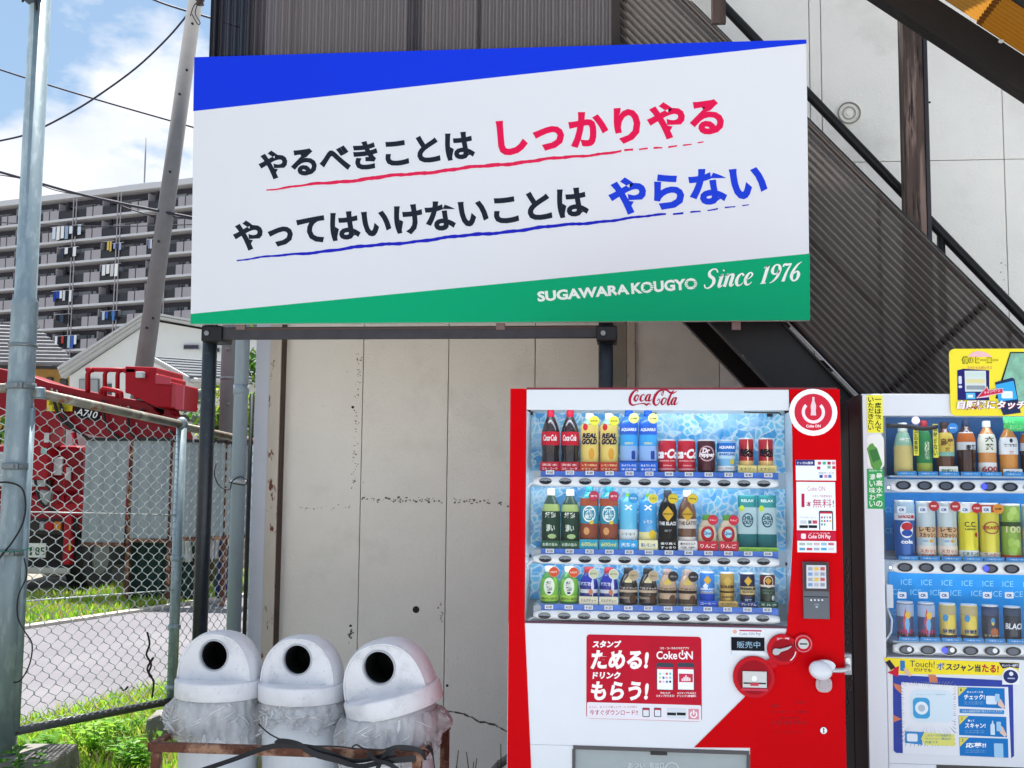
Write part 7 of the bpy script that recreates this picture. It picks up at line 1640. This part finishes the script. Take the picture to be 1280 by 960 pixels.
for z_, y_ in ((vz1+.012, .022), (P(1190, 609, F2).z-.003, .05), (P(1190, 711, F2).z-.003, .05)): build(MB().tube([(vx0+.03, F2+y_, z_), (vx1-.03, F2+y_, z_)], .0035, 8), 'lamp_tube', M_lamp, wm)
build(MB().box(P(1107, 560, F2).x, F2+.15, P(1107, 600, F2).z, P(1113, 560, F2).x, F2+.19, P(1107, 560, F2).z), 'case_bracket', mat('case_grey', None), wm)
pb('case_box', 1104.5, 730, 1112.5, 758, F2+.1, .05, '#d3d8df', wm); build(MB().tube([P(1108, 758, F2+.06), P(1115, 775, F2+.06), P(1114, 790, F2+.06), P(1105, 804, F2+.06)], .004, 6), 'case_cable', pr('#d6dade'), wm)
ptube([(1108, 532, F2+.03), (1135, 533, F2+.03), (1155, 536, F2+.03), (1172, 533, F2+.03)], F2, .008, M_dark, 'hinge_tube', parent=wm)
# stickers
st1 = pb('sticker', 1083.5, 494, 1103.5, 541, F2, .0012, '#ece84a', wm); tv('一度は飲んで', 1093.5, 495.5, 1101.5, 540, F2, '#2c3028', st1, dy=.002, bold=.02); tv('いただきたい', 1085, 496, 1092, 538, F2, '#2c3028', st1, dy=.002, bold=.015)
st2 = pb('sticker', 1084, 586, 1105.3, 636, F2, .0012, '#3aa45c', wm); tv('最高水準の', 1095, 591, 1103, 634, F2, '#e9f4ea', st2, dy=.002, bold=.02); tv('濃い味わい', 1086.5, 592, 1094, 634, F2, '#e9f4ea', st2, dy=.002, bold=.015); tr('特別な一本', 1086, 587, 1103, 589.5, F2, '#dfeee2', st2, dy=.002)
pb('sticker_plate', 1084, 543, 1105, 586, F2, .0012, '#e6eae6', wm, r=.02)
pp('bottle_print', [(1083.5, 561), (1086, 557), (1087.5, 555), (1091, 554), (1092.5, 557), (1096, 560), (1103, 580), (1100, 586), (1092, 587), (1089, 583)], F2, .0006, mat('bottle_green_print', '#5f9a4c', .4, spec=.15), wm, dy=.0013); pp('bottle_print_label', [(1086, 563), (1096, 561), (1100.5, 574), (1091, 578)], F2, .0005, '#3f7a42', wm, dy=.002)
# hanging strips and green sheet inside
for x, y0_, y1_, t in ((1145, 532, 569.5, '老舗の茶葉で'), (1169.5, 530, 572, '苦味がない')):
    q = pb('shelf_strip', x-3.2, y0_, x+3.2, y1_, F2+.04, .001, '#e3df4c', wm); tv(t, x-2.4, y0_+2, x+2.4, y1_-2, F2+.038, '#3a4a2c', q, dy=.0012, bold=.02)
pd('shelf_badge', 1144.5, 526, 5.2, F2+.04, .0012, '#c9b0c4', wm, dy=.001); pd('shelf_badge_inner', 1144.5, 526, 4.2, F2+.04, .0008, '#e0dce4', wm, dy=.0024)
q = pp('green_sheet', [(1253.5, 521), (1330, 522), (1330, 540), (1262, 539), (1259, 530), (1254, 529)], F2+.035, .001, mat('sheet_green', '#3fae62', .4, spec=.15), wm); tr('ほっと', 1256, 524, 1268, 529, F2+.033, '#8fe0a0', q, dy=.0014); tr('おいしい', 1262, 531, 1278, 537, F2+.033, '#8fe0a0', q, dy=.0014)
# tall yellow promotional board fixed to the top edge
yb2 = pb('promo_board', 1187, 436, 1340, 520, F2-.004, .004, mat('board_yellow', '#ecdc3c', .35, spec=.15), wm, r=.02)
YY = F2-.0085
pp('pink_arc', [(1210, 446), (1214, 441.5), (1220, 439), (1226, 439), (1234, 441.5), (1240, 446)], YY, .0006, '#e6b8c0', yb2)
tr('僕のヒーロー', 1202, 445.5, 1247.5, 455, YY, '#26262a', yb2, dy=.0009, bold=.05); tr('僕のヒーロー', 1203, 446.2, 1246.8, 454.2, YY, '#dcd02e', yb2, dy=.0015, bold=.02)
tr('スペシャルボックス', 1209, 457.5, 1240, 462, YY, '#c87a72', yb2, dy=.0009, bold=.02)
pp('machine_print', [(1196.5, 463), (1204, 461), (1236.5, 463), (1236.5, 500.5), (1197, 500)], YY, .0006, '#26246a', yb2); pb('machine_print_display', 1206, 463.5, 1232.5, 489.5, YY, .0005, '#cdd9d8', yb2, dy=.0007)
for i in range(3): pb('shelf_print', 1208, 466+i*8, 1231, 471+i*8, YY, .0004, ['#c4d6d0', '#d6d09a', '#8f98a0'][i], yb2, dy=.0013)
pb('machine_print_panel', 1207.5, 491, 1219, 499, YY, .0005, '#5ab0e0', yb2, dy=.0007); pb('machine_print_card', 1209.5, 493.5, 1216, 497, YY, .0004, '#dfeaf4', yb2, dy=.0013)
for (a, b, c, d) in ((1198, 470, 1202, 480), (1198, 482, 1202.5, 485)): pb('machine_print_mark', a, b, c, d, YY, .0005, '#cfd4ea', yb2, dy=.0007, r=.004)
pp('teal_panel', [(1262.5, 440), (1340, 440), (1340, 516), (1244, 498)], YY, .0006, '#20302c', yb2); pp('teal_panel', [(1263.5, 441.5), (1340, 441.5), (1340, 512), (1256, 498), (1254, 474)], YY, .0005, mat('teal_print', '#7fb09a', .4, spec=.15, var=.3, vscale=25), yb2, dy=.0007)
pp('phone_print', [(1243.5, 478), (1265, 472), (1268, 474), (1274, 509), (1276, 516), (1254, 519), (1251, 512)], YY, .0006, '#23335a', yb2, dy=.0014); pp('phone_print_screen', [(1244.5, 481), (1266.5, 476), (1271.5, 499), (1248, 502)], YY, .0005, '#3aa4e4', yb2, dy=.0021)
pb('phone_print_card', 1251.5, 489, 1265.5, 498, YY, .0005, '#dfecf6', yb2, dy=.0027, r=.004)
pp('arrow', [(1219.5, 498), (1233.5, 482.5), (1235.5, 487.5), (1253, 485), (1254, 491.5), (1237, 494.5), (1236, 496.5)], YY, .0005, '#d9c4cc', yb2, dy=.0033); pp('arrow', [(1221.5, 497), (1233, 484.5), (1234.8, 488.5), (1252.3, 486), (1253, 490.8), (1236, 493.8)], YY, .0004, '#c82a4c', yb2, dy=.0039)
tq('キャンペーン', (1230, 493), (1250, 489.8), (1229.5, 489.4), YY, '#f0dfe6', yb2, dy=.0045)
tr('自販機にタッチ', 1195.5, 501, 1283, 513.5, YY, '#9c2a30', yb2, dy=.0042, bold=.07, shear=.15); tr('自販機にタッチ', 1195.5, 500.5, 1282, 512, YY, '#eef0f4', yb2, dy=.0048, bold=.035, shear=.15)
# banner
bn = pp('banner', [(1104, 822), (1274, 828.5), (1272, 846), (1250, 844), (1122, 842), (1113, 838)], F2, .0012, mat('banner_yellow', '#ecd92e', .35, spec=.15), wm, dy=.001)
pp('arrow_tail', [(1106.5, 827.5), (1112, 824.5), (1119, 834), (1113.5, 837.5)], F2, .0005, '#2a2038', bn, dy=.0023); pp('arrow_head', [(1109, 840.5), (1115, 838), (1118, 834.5), (1123.5, 832.5), (1122.5, 846)], F2, .0006, '#c81a3c', bn, dy=.0028)
pb('phone_print', 1125, 825.5, 1131, 838.5, F2, .0005, '#2f7ab4', bn, dy=.0023, r=.003); pp('hand_print', [(1129, 835), (1134, 836), (1139.5, 844.5), (1136, 845.5), (1131, 841)], F2, .0005, '#dcb8a0', bn, dy=.003)
tq('Touch!', (1137, 833), (1168, 834.5), (1137.2, 825.5), F2, '#2b2f48', bn, dy=.0026, bold=.0); tq('だけでも', (1142, 839), (1164, 840), (1142.2, 834.8), F2, '#2b2f48', bn, dy=.0026, bold=.02)
tq('ボ', (1170.5, 837), (1180.5, 837.5), (1170.7, 828), F2, '#1f62b8', bn, dy=.0032, bold=.015); tq('スジャン当', (1182, 838), (1225.5, 840), (1182.3, 828.5), F2, '#22284a', bn, dy=.0026, bold=.035); tq('たる!', (1227, 840), (1248, 841), (1227.3, 830), F2, '#b0203c', bn, dy=.0026, bold=.035)
pp('banner_badge', [(1248, 828), (1274, 829), (1273, 835.5), (1262, 833.5), (1253, 835.5)], F2, .0006, '#1f2448', bn, dy=.0024); tr('サントリー自販機', 1252, 830, 1273, 833.5, F2, '#dfe2ee', bn, dy=.0032, bold=.03)
pp('badge_arch', [(1252.5, 855.5), (1252.5, 842), (1256, 836.5), (1262.5, 834), (1270, 836.5), (1274, 843), (1274, 855.5)], F2, .0008, '#e6e9ee', bn, dy=.0024)
pd('badge_disc', 1263, 845.5, 9.3, F2, .0006, '#26306a', bn, dy=.0034, ry=8.6); pd('badge_mark', 1263.5, 842, 2.6, F2, .0005, '#dfe3ee', bn, dy=.0041); pb('badge_bar', 1259, 847, 1268, 848.5, F2, .0005, '#aab4d0', bn, dy=.0041)
# campaign poster behind the clear cover
cp = pp('campaign_poster', [(1116, 843.5), (1266, 851), (1267.5, 945), (1264, 947.5), (1120, 941), (1117, 938)], F2, .0012, mat('poster_navy', '#2a3f9a', .3, spec=.15, var=.12, vscale=8), wm)
YC2 = F2-.0014
def px3(x, y): return (1100+x*.151, 815+y*.151)
def cpoly(nm, pts, col, dy=0, th=.0004, par=cp): return pp(nm, [px3(*p) for p in pts], YC2, th, col, par, dy=dy)
cpoly('leaf_print', [(400, 188), (460, 190), (478, 230), (470, 255), (410, 250)], '#c87a5a'); cpoly('leaf_print', [(112, 258), (172, 275), (175, 345), (125, 300)], '#c87a5a'); cpoly('leaf_print', [(110, 520), (180, 555), (112, 582)], '#c87a5a')
cpoly('white_sheet', [(175, 250), (640, 280), (1060, 290), (1085, 878), (190, 840)], '#dfe3ea')
r5 = random.Random(5); mb = MB()
for i in range(72):
    a = 2*PI*i/72+r5.uniform(-.02, .02); r0_, r1_ = 1, r5.uniform(.0, .35)
    cx_, cy_ = 400, 450; ca, sa = math.cos(a), math.sin(a)
    ex = 230*max(-1, min(1, ca*1.35)); ey = 200 if abs(sa) < .01 else 0
    k = min(225/abs(ca) if abs(ca) > .05 else 1e9, (205 if sa < 0 else 330)/abs(sa) if abs(sa) > .05 else 1e9); k0 = min(185/abs(ca) if abs(ca) > .05 else 1e9, 150/abs(sa) if abs(sa) > .05 else 1e9)+r5.uniform(0, 25)
    if k <= k0: continue
    w = r5.uniform(1.5, 4.5); nx, ny = -sa*w, ca*w
    p = [(cx_+ca*k0, cy_+sa*k0), (cx_+ca*k+nx, cy_+sa*k+ny), (cx_+ca*k-nx, cy_+sa*k-ny)]
    mb.add([P(*px3(*q), YC2)+Vector((0, -.0007, 0)) for q in p], [(0, 1, 2)])
stuff(build(mb, 'burst_lines', pr('#7f8698'), cp))
x0, z0, x1, z1 = RC(*px3(250, 312), *px3(605, 580), YC2); build(MB().prism(rrect(x0, z0, x1, z1, .028), YC2-.0014, YC2-.0008), 'rounded_card', pr('#cfe0ea'), cp)
x0, z0, x1, z1 = RC(*px3(272, 378), *px3(412, 550), YC2); build(MB().prism(rrect(x0, z0, x1, z1, .016), YC2-.002, YC2-.0015), 'badge_print', pr('#3f9cd0'), cp)
pd('badge_print_disc', *px3(343, 463), 8.2, YC2, .0004, '#dce9f2', cp, dy=.0022); pd('badge_print_core', *px3(343, 463), 4.4, YC2, .0004, '#b0bcc8', cp, dy=.0028)
tr('キャンペーン実施中', *px3(300, 345), *px3(540, 358), YC2, '#8fb0c8', cp, dy=.0016)
cpoly('ribbon', [(207, 655), (368, 662), (340, 715), (355, 768), (205, 752)], '#3a86c4', .0008); cpoly('speech_yellow', [(366, 666), (615, 682), (622, 778), (372, 770), (336, 715)], '#d9d874', .0008)
x0, z0, x1, z1 = RC(*px3(222, 675), *px3(310, 740), YC2); build(MB().prism(rrect(x0, z0, x1, z1, .006), YC2-.002, YC2-.0014), 'card_print', pr('#dfe6ee'), cp)
for t, y in (('このマークの自販機は', 690), ('サントリー商品が', 718), ('対象です', 746)): tr(t, *px3(372, y-10), *px3(590 if y < 740 else 480, y+10), YC2, '#5a8a9a', cp, dy=.0016)
for (x0_, y0_, x1_, y1_, t, t0_, n_) in ((643, 288, 1030, 468, 'チェック!', 'キャンペーンを', '1'), (650, 525, 1045, 705, 'スキャン!', '買って', '2'), (655, 705, 1058, 875, '応募!!', '', '3')):
    cpoly('step_box', [(x0_, y0_), (x1_, y0_+12), (x1_+5, y1_), (x0_+5, y1_-18)], '#1272bc', .0008)
    cpoly('corner_tag', [(x0_+3, y0_+3), (x0_+80, y0_+5), (x0_+5, y0_+78)], '#d9cf62', .0014); tr(n_, *px3(x0_+20, y0_+14), *px3(x0_+32, y0_+36), YC2, '#5a5a3a', cp, dy=.002)
    yy0 = y0_+62 if t0_ else y0_+44
    tr(t, *px3(x0_+52, yy0), *px3(x0_+222, yy0+44), YC2, '#eef3f8', cp, dy=.002, bold=.03)
    if t0_: tr(t0_, *px3(x0_+75, y0_+34), *px3(x0_+75+(135 if len(t0_) > 4 else 55), y0_+52), YC2, '#e3ecf4', cp, dy=.002, bold=.03)
    for k in (0, 1): tr('くわしくはこちらを見てください', *px3(x0_+52, yy0+58+k*16), *px3(x0_+215, yy0+68+k*16), YC2, '#a8cce6', cp, dy=.002, bold=0)
cpoly('note_bar', [(658, 470), (1028, 482), (1026, 514), (658, 505)], '#3a86c4', .0008); tr('対象の自動販売機で使えるサービスです', *px3(680, 480), *px3(1008, 500), YC2, '#d0e2f0', cp, dy=.002, bold=0)
cpoly('hand_print', [(968, 372), (1000, 392), (1034, 455), (1015, 468), (975, 440)], '#dcbfae', .0026); cpoly('hand_print', [(985, 600), (1015, 620), (1048, 685), (1030, 702), (990, 668)], '#dcbfae', .0026)
x0, z0, x1, z1 = RC(*px3(876, 362), *px3(965, 432), YC2); build(MB().prism(rrect(x0, z0, x1, z1, .005), YC2-.0024, YC2-.0018), 'card_print', pr('#d3e2ee'), cp)
for a, b, c, d in ((950, 345, 988, 410), (962, 575, 1000, 655), (942, 755, 1018, 870)): 
    x0, z0, x1, z1 = RC(*px3(a, b), *px3(c, d), YC2); build(MB().prism(rrect(x0, z0, x1, z1, .003), YC2-.0031, YC2-.0025), 'phone_print', pr('#9cc6e6'), cp)
cpoly('bottle_print', [(912, 600), (924, 592), (926, 568), (934, 568), (938, 592), (948, 602), (950, 686), (914, 684)], '#c9dcea', .002)
